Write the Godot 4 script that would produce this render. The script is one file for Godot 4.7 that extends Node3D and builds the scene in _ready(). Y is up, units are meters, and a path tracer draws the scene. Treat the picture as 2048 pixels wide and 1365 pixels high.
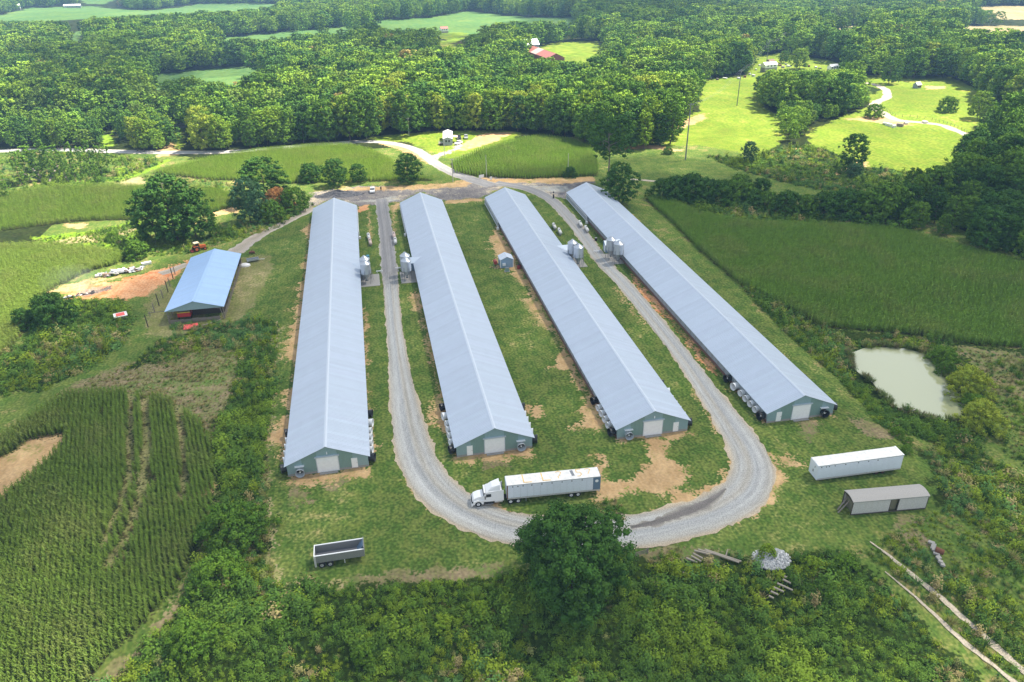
extends Node3D
# An aerial view of four long poultry houses on a farm pad, with cornfields, a pond, woods and meadows around them.
# y is up; the houses run along -z; the pad is at y = 0.

const FOC := 1488.46          # focal length in pixels of the 2048 x 1365 photograph
const EYE := Vector3(0.0, 84.96, 0.0)
const SUN_TO := Vector3(0.50, 0.84, -0.14)   # towards the sun
var view := Basis()
var M := {}                   # materials
var taken := {}               # names in use
var rng := RandomNumberGenerator.new()

# ------------------------------------------------------------------ mesh builder
class MB:
	var v := PackedVector3Array()
	var n := PackedVector3Array()
	var c := PackedColorArray()
	var col := Color(1, 1, 1)
	var xf := Transform3D.IDENTITY
	func tri(a: Vector3, b: Vector3, d: Vector3) -> void:   # counter-clockwise seen from outside
		a = xf * a
		b = xf * b
		d = xf * d
		var nn := (b - a).cross(d - a).normalized()
		v.append(a)
		v.append(d)
		v.append(b)
		for k in 3:
			n.append(nn)
			c.append(col)
	func quad(a: Vector3, b: Vector3, d: Vector3, e: Vector3) -> void:
		tri(a, b, d)
		tri(a, d, e)
	func trin(a: Vector3, b: Vector3, d: Vector3, na: Vector3, nb: Vector3, nd: Vector3) -> void:
		v.append(xf * a)
		v.append(xf * d)
		v.append(xf * b)
		n.append((xf.basis * na).normalized())
		n.append((xf.basis * nd).normalized())
		n.append((xf.basis * nb).normalized())
		for k in 3:
			c.append(col)
	func box(ctr: Vector3, size: Vector3, b := Basis()) -> void:
		var h := size * 0.5
		var p: Array[Vector3] = []
		for i in 8:
			p.append(ctr + b * Vector3(h.x if i & 1 else -h.x, h.y if i & 2 else -h.y, h.z if i & 4 else -h.z))
		quad(p[4], p[5], p[7], p[6])
		quad(p[1], p[0], p[2], p[3])
		quad(p[5], p[1], p[3], p[7])
		quad(p[0], p[4], p[6], p[2])
		quad(p[6], p[7], p[3], p[2])
		quad(p[0], p[1], p[5], p[4])
	func tube(p0: Vector3, p1: Vector3, r0: float, r1: float, seg := 8, caps := true) -> void:
		var ax := (p1 - p0).normalized()
		var s := ax.cross(Vector3.UP if absf(ax.y) < 0.9 else Vector3.RIGHT).normalized()
		var t := ax.cross(s)
		for i in seg:
			var a0 := TAU * i / seg
			var a1 := TAU * (i + 1) / seg
			var d0 := s * cos(a0) + t * sin(a0)
			var d1 := s * cos(a1) + t * sin(a1)
			trin(p0 + d0 * r0, p0 + d1 * r0, p1 + d1 * r1, d0, d1, d1)
			trin(p0 + d0 * r0, p1 + d1 * r1, p1 + d0 * r1, d0, d1, d0)
			if caps:
				tri(p0, p0 + d1 * r0, p0 + d0 * r0)
				tri(p1, p1 + d0 * r1, p1 + d1 * r1)
	func lathe(prof: Array, seg := 16, at := Vector3.ZERO, b := Basis()) -> void:   # prof: Vector2(radius, height) bottom to top
		for k in prof.size() - 1:
			var q0: Vector2 = prof[k]
			var q1: Vector2 = prof[k + 1]
			var sl := Vector2(q1.y - q0.y, q0.x - q1.x)
			for i in seg:
				var a0 := TAU * i / seg
				var a1 := TAU * (i + 1) / seg
				var d0 := Vector3(cos(a0), 0, -sin(a0))
				var d1 := Vector3(cos(a1), 0, -sin(a1))
				var n0 := b * (d0 * sl.x + Vector3(0, sl.y, 0))
				var n1 := b * (d1 * sl.x + Vector3(0, sl.y, 0))
				var A := at + b * (d0 * q0.x + Vector3(0, q0.y, 0))
				var B := at + b * (d1 * q0.x + Vector3(0, q0.y, 0))
				var C := at + b * (d1 * q1.x + Vector3(0, q1.y, 0))
				var D := at + b * (d0 * q1.x + Vector3(0, q1.y, 0))
				if q0.x > 0.0001:
					trin(A, B, C, n0, n1, n1)
				if q1.x > 0.0001:
					trin(A, C, D, n0, n1, n0)
	func prism(poly: PackedVector2Array, z0: float, z1: float) -> void:   # outline in x, y (counter-clockwise), pushed from z0 up to z1
		var ids := Geometry2D.triangulate_polygon(poly)
		for k in range(0, ids.size(), 3):
			var a := poly[ids[k]]
			var b := poly[ids[k + 1]]
			var d := poly[ids[k + 2]]
			if (b - a).cross(d - a) < 0.0:
				var sw := b
				b = d
				d = sw
			tri(Vector3(a.x, a.y, z1), Vector3(b.x, b.y, z1), Vector3(d.x, d.y, z1))
			tri(Vector3(a.x, a.y, z0), Vector3(d.x, d.y, z0), Vector3(b.x, b.y, z0))
		for k in poly.size():
			var a := poly[k]
			var b := poly[(k + 1) % poly.size()]
			quad(Vector3(a.x, a.y, z0), Vector3(b.x, b.y, z0), Vector3(b.x, b.y, z1), Vector3(a.x, a.y, z1))
	func mesh(colours := false) -> ArrayMesh:
		var a := []
		a.resize(Mesh.ARRAY_MAX)
		a[Mesh.ARRAY_VERTEX] = v
		a[Mesh.ARRAY_NORMAL] = n
		if colours:
			a[Mesh.ARRAY_COLOR] = c
		var m := ArrayMesh.new()
		m.add_surface_from_arrays(Mesh.PRIMITIVE_TRIANGLES, a)
		return m

# ------------------------------------------------------------------ nodes, names, labels
func numbered(called: String) -> String:
	if not taken.has(called):
		taken[called] = 0
		return called
	taken[called] += 1
	return "%s_%03d" % [called, taken[called]]

func tag(o: Node, label: String, category: String, group := "", kind := "") -> void:
	o.set_meta("label", label)
	o.set_meta("category", category)
	if group != "":
		o.set_meta("group", group)
	if kind != "":
		o.set_meta("kind", kind)

func thing(called: String, label: String, category: String, at := Vector3.ZERO, turn := 0.0, group := "") -> Node3D:
	var o := Node3D.new()
	o.name = numbered(called)
	add_child(o)
	o.position = at
	o.rotation.y = turn
	tag(o, label, category, group)
	return o

func part(parent: Node, called: String, shape, material: Material, label := "") -> MeshInstance3D:
	var o := MeshInstance3D.new()
	o.name = called
	o.mesh = shape.mesh(material.vertex_color_use_as_albedo) if shape is MB else shape
	o.material_override = material
	parent.add_child(o, true)
	if label != "":
		o.set_meta("label", label)
	return o

func solo(called: String, shape, material: Material, label: String, category: String, at := Vector3.ZERO, turn := 0.0, group := "") -> MeshInstance3D:
	var o := part(self, numbered(called), shape, material)
	o.position = at
	o.rotation.y = turn
	tag(o, label, category, group)
	return o

func structure(called: String, shape, material: Material) -> MeshInstance3D:
	var o := part(self, numbered(called), shape, material)
	o.set_meta("kind", "structure")
	return o

func bx(ctr: Vector3, size: Vector3, b := Basis()) -> MB:
	var m := MB.new()
	m.box(ctr, size, b)
	return m

func tb(p0: Vector3, p1: Vector3, r0: float, r1 := -1.0, seg := 8) -> MB:
	var m := MB.new()
	m.tube(p0, p1, r0, r0 if r1 < 0 else r1, seg)
	return m

# ------------------------------------------------------------------ ground shape; pixels of the photograph to places on the ground
func height(x: float, z: float) -> float:
	var zb := -83.0 + 9.0 * smoothstep(40.0, 80.0, x)
	var h := -3.2 * smoothstep(0.0, 17.0, z - zb)
	h = minf(h, -2.0 * smoothstep(92.0, 104.0, x) * smoothstep(-165.0, -148.0, z))
	var far := smoothstep(330.0, 560.0, Vector2(x - 30.0, z + 150.0).length())
	if far > 0.0:
		h += far * (3.2 * sin(x / 75.0 + 0.7) * sin(z / 95.0 + 1.9) + 2.6 * sin(x / 160.0 - z / 120.0))
	return h

func look(u: float, w: float) -> Vector3:
	return view * Vector3((u - 1024.0) / FOC, (682.5 - w) / FOC, -1.0)

func G(u: float, w: float, lift := 0.0) -> Vector3:   # where the sight line of a pixel meets the ground (or a height above it)
	var d := look(u, w)
	var y := 0.0
	var p := Vector3.ZERO
	for k in 7:
		p = EYE + d * ((y + lift - EYE.y) / d.y)
		y = height(p.x, p.z)
	return Vector3(p.x, y, p.z)

func to_px(p: Vector3) -> Vector2:
	var d := view.transposed() * (p - EYE)
	return Vector2(1024.0 - FOC * d.x / d.z, 682.5 + FOC * d.y / d.z)

func on(x: float, z: float, lift := 0.0) -> Vector3:
	return Vector3(x, height(x, z) + lift, z)

func area(px: Array) -> PackedVector2Array:   # outline in pixels -> outline on the ground (x, z)
	var out := PackedVector2Array()
	for k in range(0, px.size(), 2):
		var p := G(px[k], px[k + 1])
		out.append(Vector2(p.x, p.z))
	return out

func spans(poly: PackedVector2Array, y: float) -> PackedFloat32Array:
	var xs := PackedFloat32Array()
	var k := poly.size()
	for i in k:
		var a := poly[i]
		var b := poly[(i + 1) % k]
		if (a.y <= y) != (b.y <= y):
			xs.append(a.x + (y - a.y) / (b.y - a.y) * (b.x - a.x))
	xs.sort()
	return xs

func bounds(poly: PackedVector2Array) -> Rect2:
	var r := Rect2(poly[0], Vector2.ZERO)
	for p in poly:
		r = r.expand(p)
	return r

func scatter(poly: PackedVector2Array, gap: float, jitter := 0.5) -> PackedVector2Array:
	var out := PackedVector2Array()
	var r := bounds(poly)
	var y := r.position.y
	var odd := false
	while y < r.end.y:
		var xs := spans(poly, y)
		for k in range(0, xs.size() - 1, 2):
			var x := xs[k] + (gap * 0.5 if odd else 0.0)
			while x < xs[k + 1]:
				out.append(Vector2(x + rng.randf_range(-jitter, jitter) * gap, y + rng.randf_range(-jitter, jitter) * gap))
				x += gap
		y += gap
		odd = not odd
	return out

# ------------------------------------------------------------------ materials
func lin(r: float, g: float, b: float) -> Color:
	return Color(r, g, b).linear_to_srgb()

func noise_image(size: int, freq: float, seed_: int, oct := 4, type := FastNoiseLite.TYPE_SIMPLEX) -> Image:
	var f := FastNoiseLite.new()
	f.seed = seed_
	f.noise_type = type
	f.frequency = freq
	f.fractal_type = FastNoiseLite.FRACTAL_FBM
	f.fractal_octaves = oct
	return f.get_seamless_image(size, size, false, false, 0.1, true)

func tone_texture(size: int, freq: float, seed_: int, lo: float, hi: float, tint := Color(1, 1, 1)) -> ImageTexture:
	var src := noise_image(size, freq, seed_).get_data()
	var out := PackedByteArray()
	out.resize(size * size * 3)
	for k in size * size:
		var t := lo + (hi - lo) * src[k] / 255.0
		out[k * 3] = int(255.0 * t * tint.r)
		out[k * 3 + 1] = int(255.0 * t * tint.g)
		out[k * 3 + 2] = int(255.0 * t * tint.b)
	return ImageTexture.create_from_image(Image.create_from_data(size, size, false, Image.FORMAT_RGB8, out))

func mat(called: String, c: Color, rough := 0.7, metal := 0.0, tex: Texture2D = null, scale_ := 0.3, vertex := false) -> StandardMaterial3D:
	var m := StandardMaterial3D.new()
	m.resource_name = called
	m.albedo_color = c
	m.roughness = rough
	m.metallic = metal
	m.vertex_color_use_as_albedo = vertex
	if tex:
		m.albedo_texture = tex
		m.uv1_triplanar = true
		m.uv1_world_triplanar = true
		m.uv1_scale = Vector3.ONE * scale_
	M[called] = m
	return m

func leaf_mat(called: String, c: Color, back := 0.5) -> StandardMaterial3D:
	var m := mat(called, c, 0.75, 0.0, null, 1.0, true)
	m.metallic_specular = 0.1
	m.backlight = Color(0.7, 0.9, 0.3) * back
	m.cull_mode = BaseMaterial3D.CULL_DISABLED
	return m

func make_materials() -> void:
	var soft := tone_texture(256, 0.02, 11, 0.88, 1.0)
	var grit := tone_texture(256, 0.2, 12, 0.62, 1.0)
	var streak := tone_texture(256, 0.02, 13, 0.965, 1.0)
	mat("roof_metal", lin(0.50, 0.575, 0.67), 0.42, 0.35, streak, 0.05)
	M.roof_metal.vertex_color_use_as_albedo = true
	mat("roof_blue", lin(0.40, 0.58, 0.84), 0.4, 0.25, streak, 0.07, true)
	mat("ridge_metal", lin(0.54, 0.60, 0.68), 0.4, 0.3)
	mat("wall_slate", lin(0.30, 0.43, 0.47), 0.45, 0.2, streak, 0.3)
	mat("wall_green", lin(0.23, 0.35, 0.33), 0.5, 0.15, streak, 0.3)
	mat("wall_blue", lin(0.25, 0.37, 0.52), 0.5, 0.1, streak, 0.3)
	mat("curtain", lin(0.32, 0.36, 0.40), 0.7, 0.0, soft, 0.2)
	mat("knee_wall", lin(0.24, 0.13, 0.10), 0.9, 0.0, grit, 0.25)
	mat("concrete", lin(0.50, 0.48, 0.45), 0.9, 0.0, grit, 0.25)
	mat("white_paint", lin(0.86, 0.87, 0.88), 0.4, 0.0, streak, 0.2)
	mat("white_plastic", lin(0.78, 0.80, 0.82), 0.45)
	mat("grey_plastic", lin(0.42, 0.46, 0.50), 0.5)
	mat("black_plastic", lin(0.018, 0.020, 0.024), 0.4)
	mat("dark", lin(0.02, 0.02, 0.022), 0.8)
	mat("rubber", lin(0.022, 0.022, 0.024), 0.8, 0.0, grit, 1.0)
	mat("galvanised", lin(0.50, 0.545, 0.60), 0.38, 0.6, streak, 0.25)
	mat("galvanised_dark", lin(0.22, 0.24, 0.26), 0.5, 0.5)
	mat("steel", lin(0.30, 0.30, 0.31), 0.5, 0.5)
	mat("aluminium", lin(0.62, 0.63, 0.65), 0.35, 0.75)
	mat("dump_side", lin(0.40, 0.41, 0.40), 0.6, 0.25, grit, 0.3)
	mat("dump_floor", lin(0.24, 0.25, 0.28), 0.5, 0.3, grit, 0.3)
	mat("trailer_skin", lin(0.70, 0.76, 0.85), 0.38, 0.0, streak, 0.3)
	mat("trailer_roof", lin(0.83, 0.82, 0.79), 0.55, 0.0, soft, 0.15)
	mat("trailer_rear", lin(0.13, 0.21, 0.31), 0.45, 0.1, streak, 0.4)
	mat("old_roof", lin(0.52, 0.50, 0.47), 0.7, 0.0, grit, 0.2)
	mat("old_panel", lin(0.55, 0.55, 0.53), 0.65, 0.0, soft, 0.5)
	mat("old_frame", lin(0.12, 0.10, 0.08), 0.8, 0.1, grit, 0.5)
	mat("olive_door", lin(0.17, 0.165, 0.105), 0.8, 0.0, soft, 0.5)
	mat("rust", lin(0.22, 0.085, 0.045), 0.9, 0.0, grit, 0.5)
	mat("glass", lin(0.02, 0.025, 0.03), 0.08)
	mat("orange_mark", lin(0.80, 0.50, 0.12), 0.8)
	mat("car_white", lin(0.78, 0.79, 0.80), 0.25)
	mat("car_silver", lin(0.50, 0.52, 0.54), 0.25, 0.4)
	mat("car_dark", lin(0.035, 0.037, 0.045), 0.25)
	mat("red_paint", lin(0.50, 0.035, 0.03), 0.5)
	mat("dull_red", lin(0.25, 0.03, 0.03), 0.6)
	mat("pink_red", lin(0.75, 0.10, 0.09), 0.7)
	mat("orange_paint", lin(0.55, 0.12, 0.03), 0.5)
	mat("cream", lin(0.72, 0.62, 0.42), 0.6)
	mat("yellow", lin(0.70, 0.50, 0.04), 0.5)
	mat("tank_white", lin(0.70, 0.69, 0.67), 0.4, 0.0, soft, 0.6)
	mat("tank_rusty", lin(0.62, 0.47, 0.41), 0.5, 0.0, soft, 0.6)
	mat("wood_grey", lin(0.34, 0.29, 0.24), 0.9, 0.0, grit, 0.6)
	mat("wood_dark", lin(0.10, 0.08, 0.06), 0.9, 0.0, grit, 0.6)
	mat("wood_pale", lin(0.50, 0.44, 0.36), 0.9, 0.0, grit, 0.6)
	mat("bark", lin(0.17, 0.13, 0.10), 0.95, 0.0, grit, 0.4)
	mat("bark_pale", lin(0.32, 0.27, 0.23), 0.95, 0.0, grit, 0.4)
	mat("pole_steel", lin(0.20, 0.22, 0.22), 0.6, 0.3)
	mat("pole_pale", lin(0.42, 0.42, 0.40), 0.7)
	mat("gravel", lin(1.0, 1.0, 1.0), 0.95, 0.0, tone_texture(512, 0.03, 21, 0.76, 1.0), 0.16, true)
	mat("stone", lin(1.0, 1.0, 1.0), 0.95, 0.0, null, 1.0, true)
	mat("soot", lin(0.10, 0.09, 0.09), 0.95, 0.0, grit, 0.5)
	mat("scrap_white", lin(0.72, 0.72, 0.72), 0.5, 0.1)
	mat("scrap_grey", lin(0.32, 0.33, 0.35), 0.6, 0.2)
	mat("scrap_brown", lin(0.20, 0.13, 0.09), 0.8)
	mat("skin", lin(0.45, 0.28, 0.20), 0.6)
	mat("cloth_dark", lin(0.03, 0.03, 0.04), 0.9)
	mat("farm_red", lin(0.42, 0.15, 0.12), 0.6, 0.1, soft, 0.15)
	mat("farm_pink", lin(0.62, 0.42, 0.38), 0.6, 0.1)
	mat("teal", lin(0.05, 0.25, 0.36), 0.5)
	leaf_mat("leaf_oak", lin(0.123, 0.239, 0.030))
	leaf_mat("leaf_dark", lin(0.072, 0.166, 0.030))
	leaf_mat("leaf_mid", lin(0.155, 0.289, 0.033))
	leaf_mat("leaf_bright", lin(0.238, 0.372, 0.035))
	leaf_mat("leaf_yellow", lin(0.370, 0.460, 0.055), 0.8)
	leaf_mat("leaf_pine", lin(0.079, 0.166, 0.035))
	leaf_mat("leaf_blue", lin(0.090, 0.190, 0.080))
	leaf_mat("leaf_brown", lin(0.506, 0.259, 0.095), 0.2)
	leaf_mat("leaf_grey", lin(0.432, 0.361, 0.203), 0.1)
	leaf_mat("leaf_corn", lin(1, 1, 1), 0.6)
	leaf_mat("leaf_weed", lin(1, 1, 1), 0.5)
	leaf_mat("leaf_forest", lin(1, 1, 1), 0.5)

# ------------------------------------------------------------------ ground: what it is made of, as a map seen from above
# kinds of ground: albedo (sRGB) A and B mixed by a fine noise, C in patches; [A, B, C, how patchy, grain]
const KINDS := [
	[Color8(80, 105, 44), Color8(104, 117, 56), Color8(134, 121, 80), 0.30, 0.20],    # 0 rough grass
	[Color8(74, 98, 42), Color8(102, 114, 56), Color8(142, 132, 86), 0.14, 0.24],     # 1 mown grass
	[Color8(190, 160, 119), Color8(172, 142, 102), Color8(118, 118, 66), 0.25, 0.12], # 2 pale sandy clay
	[Color8(194, 140, 98), Color8(204, 158, 118), Color8(186, 110, 68), 0.30, 0.12],  # 3 orange clay
	[Color8(56, 66, 30), Color8(84, 76, 48), Color8(104, 88, 60), 0.15, 0.20],      # 4 soil between maize rows
	[Color8(36, 52, 18), Color8(52, 66, 26), Color8(92, 82, 54), 0.14, 0.25],       # 5 ground under brush
	[Color8(136, 121, 94), Color8(116, 114, 74), Color8(88, 108, 52), 0.38, 0.22],    # 6 dead grass
	[Color8(102, 126, 40), Color8(118, 132, 48), Color8(150, 134, 76), 0.16, 0.14],   # 7 pasture
	[Color8(36, 46, 20), Color8(48, 56, 26), Color8(70, 62, 42), 0.20, 0.20],         # 8 forest floor
	[Color8(80, 113, 62), Color8(92, 120, 62), Color8(104, 122, 62), 0.20, 0.08],     # 9 low crop
	[Color8(168, 167, 161), Color8(150, 147, 138), Color8(180, 160, 124), 0.25, 0.14],# 10 gravel
	[Color8(112, 108, 109), Color8(132, 127, 122), Color8(172, 160, 138), 0.36, 0.14],# 11 dark stone chippings
	[Color8(166, 150, 116), Color8(150, 140, 98), Color8(132, 134, 84), 0.25, 0.10],  # 12 stubble
	[Color8(92, 84, 80), Color8(120, 108, 98), Color8(150, 130, 110), 0.30, 0.20],    # 13 ash
	[Color8(104, 140, 38), Color8(124, 146, 44), Color8(96, 120, 44), 0.25, 0.16],    # 14 lush bright grass
	[Color8(132, 128, 86), Color8(112, 116, 66), Color8(150, 138, 100), 0.30, 0.18],  # 15 mown straw-coloured grass
]
var zones := []               # [outline on the ground, kind], painted in order
var grain_a: PackedByteArray
var grain_b: PackedByteArray
var grain_c: PackedByteArray

func zone(kind: int, px: Array) -> void:
	zones.append([area(px), kind])

func zone_xz(kind: int, pts: Array) -> void:
	var o := PackedVector2Array()
	for k in range(0, pts.size(), 2):
		o.append(Vector2(pts[k], pts[k + 1]))
	zones.append([o, kind])

func washed_edge(kind: int, x: float, z0: float, z1: float, side: float, width: float, seed_: int) -> void:
	# bare clay washed out along a wall: ragged tongues running into the grass
	var f := FastNoiseLite.new()
	f.seed = seed_
	f.frequency = 0.045
	var q := RandomNumberGenerator.new()
	q.seed = seed_
	var o := PackedVector2Array()
	o.append(Vector2(x, z0))
	var z := z0
	while z > z1:
		var w := width * clampf(0.62 + 1.4 * f.get_noise_1d(z), 0.1, 2.0)
		if q.randf() < 0.12:
			w *= q.randf_range(1.4, 2.1)
		o.append(Vector2(x + side * (w + q.randf_range(-0.25, 0.35)), z))
		z -= q.randf_range(0.4, 1.1)
	o.append(Vector2(x, z1))
	zones.append([o, kind])

func define_zones() -> void:
	# far country
	for f in [[9, [0,31, 62,15, 190,12, 294,22, 400,7, 565,8, 510,20, 360,27, 170,38, 70,46, 0,44, -40,44, -40,31]],
			[9, [160,-6, 250,-6, 205,9, 170,8]],
			[9, [418,77, 513,69, 610,60, 700,50, 775,39, 870,34, 925,24, 955,23, 1000,30, 1075,35, 1160,33, 1150,52, 1030,56, 990,66, 910,75, 850,72, 800,76, 740,72, 690,74, 600,84, 480,98, 420,96]],
			[9, [285,150, 360,146, 427,136, 535,132, 520,160, 470,186, 413,184, 380,178, 290,180]],
			[7, [1060,96, 1124,84, 1212,81, 1210,122, 1169,140, 1120,142, 1080,125]],
			[7, [880,64, 928,66, 905,112, 884,112]],
			[12, [1905,50, 2110,55, 2110,90, 1990,88, 1915,74]], [12, [1935,9, 2110,14, 2110,40, 2000,38]], [12, [1628,50, 1720,52, 1720,68, 1635,68]],
			[7, [1490,137, 1519,112, 1570,103, 1600,112, 1655,119, 1690,130, 1690,150, 1587,160, 1500,160]],
			[9, [150,60, 165,64, 160,85, 143,85]]]:
		zone(f[0], f[1])
	# pastures beyond the farm
	zone(7, [1405,150, 1520,150, 1530,212, 1560,236, 1570,270, 1539,312, 1480,315, 1410,308, 1330,300, 1330,255, 1399,222])
	zone(7, [1720,150, 1900,152, 1960,178, 1960,250, 1929,275, 1915,345, 1861,348, 1741,334, 1673,312, 1615,296, 1620,265, 1690,230, 1745,212, 1730,178])
	zone(0, [1190,300, 1400,290, 1560,320, 1700,345, 1850,350, 1850,400, 1700,420, 1500,400, 1300,370, 1190,360])
	zone(1, [1200,306, 1290,286, 1400,300, 1480,330, 1520,352, 1480,362, 1340,364, 1200,360])
	zone(5, [1410,310, 1500,315, 1560,290, 1620,290, 1700,315, 1740,335, 1850,350, 1850,380, 1700,390, 1560,362, 1470,338])
	zone(2, [1330,250, 1420,225, 1405,240, 1345,266])
	zone(2, [1240,296, 1290,288, 1370,300, 1366,304, 1290,296, 1245,302])
	zone(3, [1572,306, 1600,296, 1618,298, 1590,304])
	zone(2, [1660,345, 1700,330, 1740,322, 1735,330, 1700,340, 1672,349])
	zone(2, [1695,240, 1740,232, 1790,238, 1830,250, 1790,252, 1740,243])
	zone(2, [1850,172, 1890,172, 1885,178, 1855,179])
	zone(5, [1735,172, 1765,178, 1745,190, 1738,186])
	# left country beyond the farm
	zone(0, [-80,300, 310,300, 380,318, 300,345, 300,372, 150,372, -80,392])
	zone(14, [150,352, 300,325, 340,318, 320,335, 250,360, 160,368])
	zone(14, [205,272, 225,262, 228,292, 205,295])
	zone(2, [320,302, 344,282, 350,300, 380,300, 360,310, 310,316])
	zone(7, [348,240, 366,240, 368,300, 348,292])
	zone(12, [235,366, 290,350, 300,352, 300,368, 245,372])
	zone(0, [280,350, 420,358, 470,366, 480,382, 400,378, 300,372])
	zone(2, [448,354, 470,356, 480,374, 474,376, 460,362])
	zone(14, [60,475, 180,462, 285,440, 280,450, 150,475, 90,486])
	zone(12, [80,488, 180,468, 278,452, 275,462, 225,475, 140,494])
	zone(14, [120,492, 200,484, 280,468, 285,490, 215,500, 140,498])
	zone(2, [420,425, 470,408, 480,412, 478,425, 430,432])
	zone(2, [125,453, 140,446, 170,448, 176,455, 150,458])
	# mobile home clearing
	zone(7, [740,275, 800,268, 880,262, 1000,260, 1040,264, 1030,280, 960,300, 900,318, 865,305, 820,285, 760,284])
	zone(2, [735,280, 800,288, 850,310, 860,330, 820,310, 780,292])
	zone(2, [905,300, 960,268, 1030,264, 1000,280, 930,302])
	zone(10, [862,312, 905,298, 915,286, 925,290, 915,300, 870,320])
	# the pad
	zone(1, [545,1165, 520,1000, 530,900, 540,760, 560,640, 600,470, 615,420, 700,400, 1160,370, 1240,380, 1320,470, 1500,600, 1680,770, 1760,850, 1830,960, 1900,1010, 1840,1050, 1720,1090, 1500,1105, 1260,1105, 1000,1150, 700,1165])
	zone(1, [1500,1105, 1720,1060, 1900,1010, 1900,1080, 1800,1100, 1700,1098, 1560,1105])
	zone(11, [612,415, 625,385, 720,372, 790,372, 870,372, 905,372, 960,352, 1090,362, 1170,356, 1190,366, 1150,388, 1130,398, 1052,380, 1010,372, 966,395, 890,402, 842,384, 800,404, 716,412, 668,396, 622,417])
	zone(2, [660,378, 800,372, 900,366, 930,358, 940,364, 935,374, 860,378, 770,381, 700,382])
	zone(2, [955,352, 1000,358, 1090,356, 1190,354, 1195,362, 1130,368, 1060,366, 985,366])
	zone(10, [700,405, 790,392, 800,398, 770,404])
	zone(10, [1030,372, 1130,372, 1150,384, 1090,384])
	zone(3, [716,414, 735,410, 738,420, 718,424])
	zone(2, [780,412, 797,404, 800,418, 782,424])
	zone(2, [890,402, 966,396, 966,402, 892,408])
	# worn earth in front of the doors and on the loop
	zone(2, [1195,912, 1210,905, 1215,960, 1260,955, 1300,930, 1290,880, 1330,880, 1345,920, 1375,935, 1380,950, 1340,990, 1300,985, 1250,985, 1215,1005, 1195,1000])
	zone(6, [635,950, 680,948, 690,985, 655,990])
	zone(6, [960,912, 1000,910, 1010,935, 965,940])
	zone(6, [1590,838, 1625,836, 1645,875, 1615,880])
	zone(2, [1410,780, 1425,800, 1450,850, 1440,860, 1415,810])
	zone(2, [1530,905, 1560,930, 1565,970, 1540,1010, 1490,1035, 1420,1052, 1400,1040, 1480,1000, 1510,950])
	zone(2, [1465,895, 1480,930, 1460,970, 1400,1010, 1330,1035, 1300,1030, 1380,1000, 1430,965, 1450,930])
	zone(2, [1340,985, 1380,975, 1390,1000, 1350,1010])
	zone(6, [1200,1010, 1240,1012, 1245,1040, 1205,1045])
	zone(2, [1560,918, 1590,915, 1600,930, 1575,935])
	zone(2, [810,905, 830,960, 880,1010, 960,1045, 940,1048, 860,1012, 812,960])
	zone(2, [955,1000, 1010,1010, 1030,1030, 990,1030, 950,1015])
	zone(6, [690,1155, 800,1145, 960,1130, 1010,1128, 980,1150, 860,1165, 720,1175])
	zone(6, [1760,850, 1740,845, 1700,830, 1730,870, 1790,880, 1800,870])
	zone(6, [1785,1036, 1860,1032, 1865,1052, 1800,1060])
	zone(2, [1055,815, 1075,805, 1080,830, 1060,835])
	zone(6, [575,975, 600,970, 620,1000, 590,1010])
	# washed clay along the walls
	washed_edge(2, -20.0, -118.0, -262.0, -1.0, 3.0, 5)
	washed_edge(2, 10.8, -118.0, -190.0, -1.0, 3.0, 6)
	washed_edge(2, 41.8, -116.0, -238.0, -1.0, 4.0, 7)
	washed_edge(3, 72.6, -120.0, -190.0, -1.0, 1.8, 8)
	washed_edge(2, -5.0, -118.0, -185.0, 1.0, 1.0, 9)
	washed_edge(2, 87.6, -114.0, -262.0, 1.0, 1.6, 10)
	washed_edge(6, -25.5, -92.0, -150.0, 1.0, 1.4, 14)
	for k in 4:
		var hx: float = HOUSE_X[k]
		zone_xz(2, [hx - 7.6, -111.0, hx + 7.6, -110.0, hx + 7.6, -114.0, hx - 7.6, -114.0])
	# wheel ruts beside the lanes
	for r in [[738,425, 742,480], [787,420, 790,470], [1390,780, 1440,868], [1230,575, 1290,650]]:
		var a := G(r[0], r[1])
		var b := G(r[2], r[3])
		zone_xz(2, [a.x - 0.3, a.z, a.x + 0.3, a.z, b.x + 0.3, b.z, b.x - 0.3, b.z])
	# land left of the pad
	zone(0, [-80,700, 0,720, 50,690, 110,600, 290,540, 380,510, 470,490, 600,440, 610,470, 560,640, 540,760, 520,920, 430,930, 400,840, 300,795, 200,780, 100,790, -80,860])
	zone(5, [60,690, 60,620, 110,590, 170,600, 250,600, 265,640, 240,690, 180,730, 90,780, -20,790, -80,760])
	zone(15, [330,560, 440,650, 360,660, 290,655, 300,560])
	zone(15, [455,520, 545,505, 555,525, 520,600, 490,635, 380,668, 300,672, 290,650, 440,640, 470,580])
	zone(1, [450,500, 600,440, 608,470, 560,640, 480,660, 500,620, 545,540, 540,510, 470,515])
	zone(6, [110,790, 180,755, 260,725, 330,690, 420,660, 490,680, 480,740, 460,800, 440,870, 415,870, 380,820, 300,795, 230,785])
	zone(5, [240,745, 320,680, 420,655, 500,640, 555,650, 548,760, 530,900, 440,1000, 425,900, 450,820, 490,700, 420,690, 330,720])
	zone(3, [118,580, 170,568, 240,562, 300,543, 400,515, 380,530, 340,560, 300,590, 250,600, 180,597, 150,600])
	zone(13, [160,582, 220,572, 225,578, 190,590, 165,592])
	zone(3, [75,620, 92,600, 92,625, 78,637])
	zone(2, [190,672, 215,670, 212,688, 196,684])
	zone(2, [40,640, 55,615, 80,592, 130,570, 180,560, 240,553, 240,557, 180,565, 132,576, 86,600, 62,625, 50,650])
	# maize
	for k in FIELDS:
		zone(4, k.px)
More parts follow.
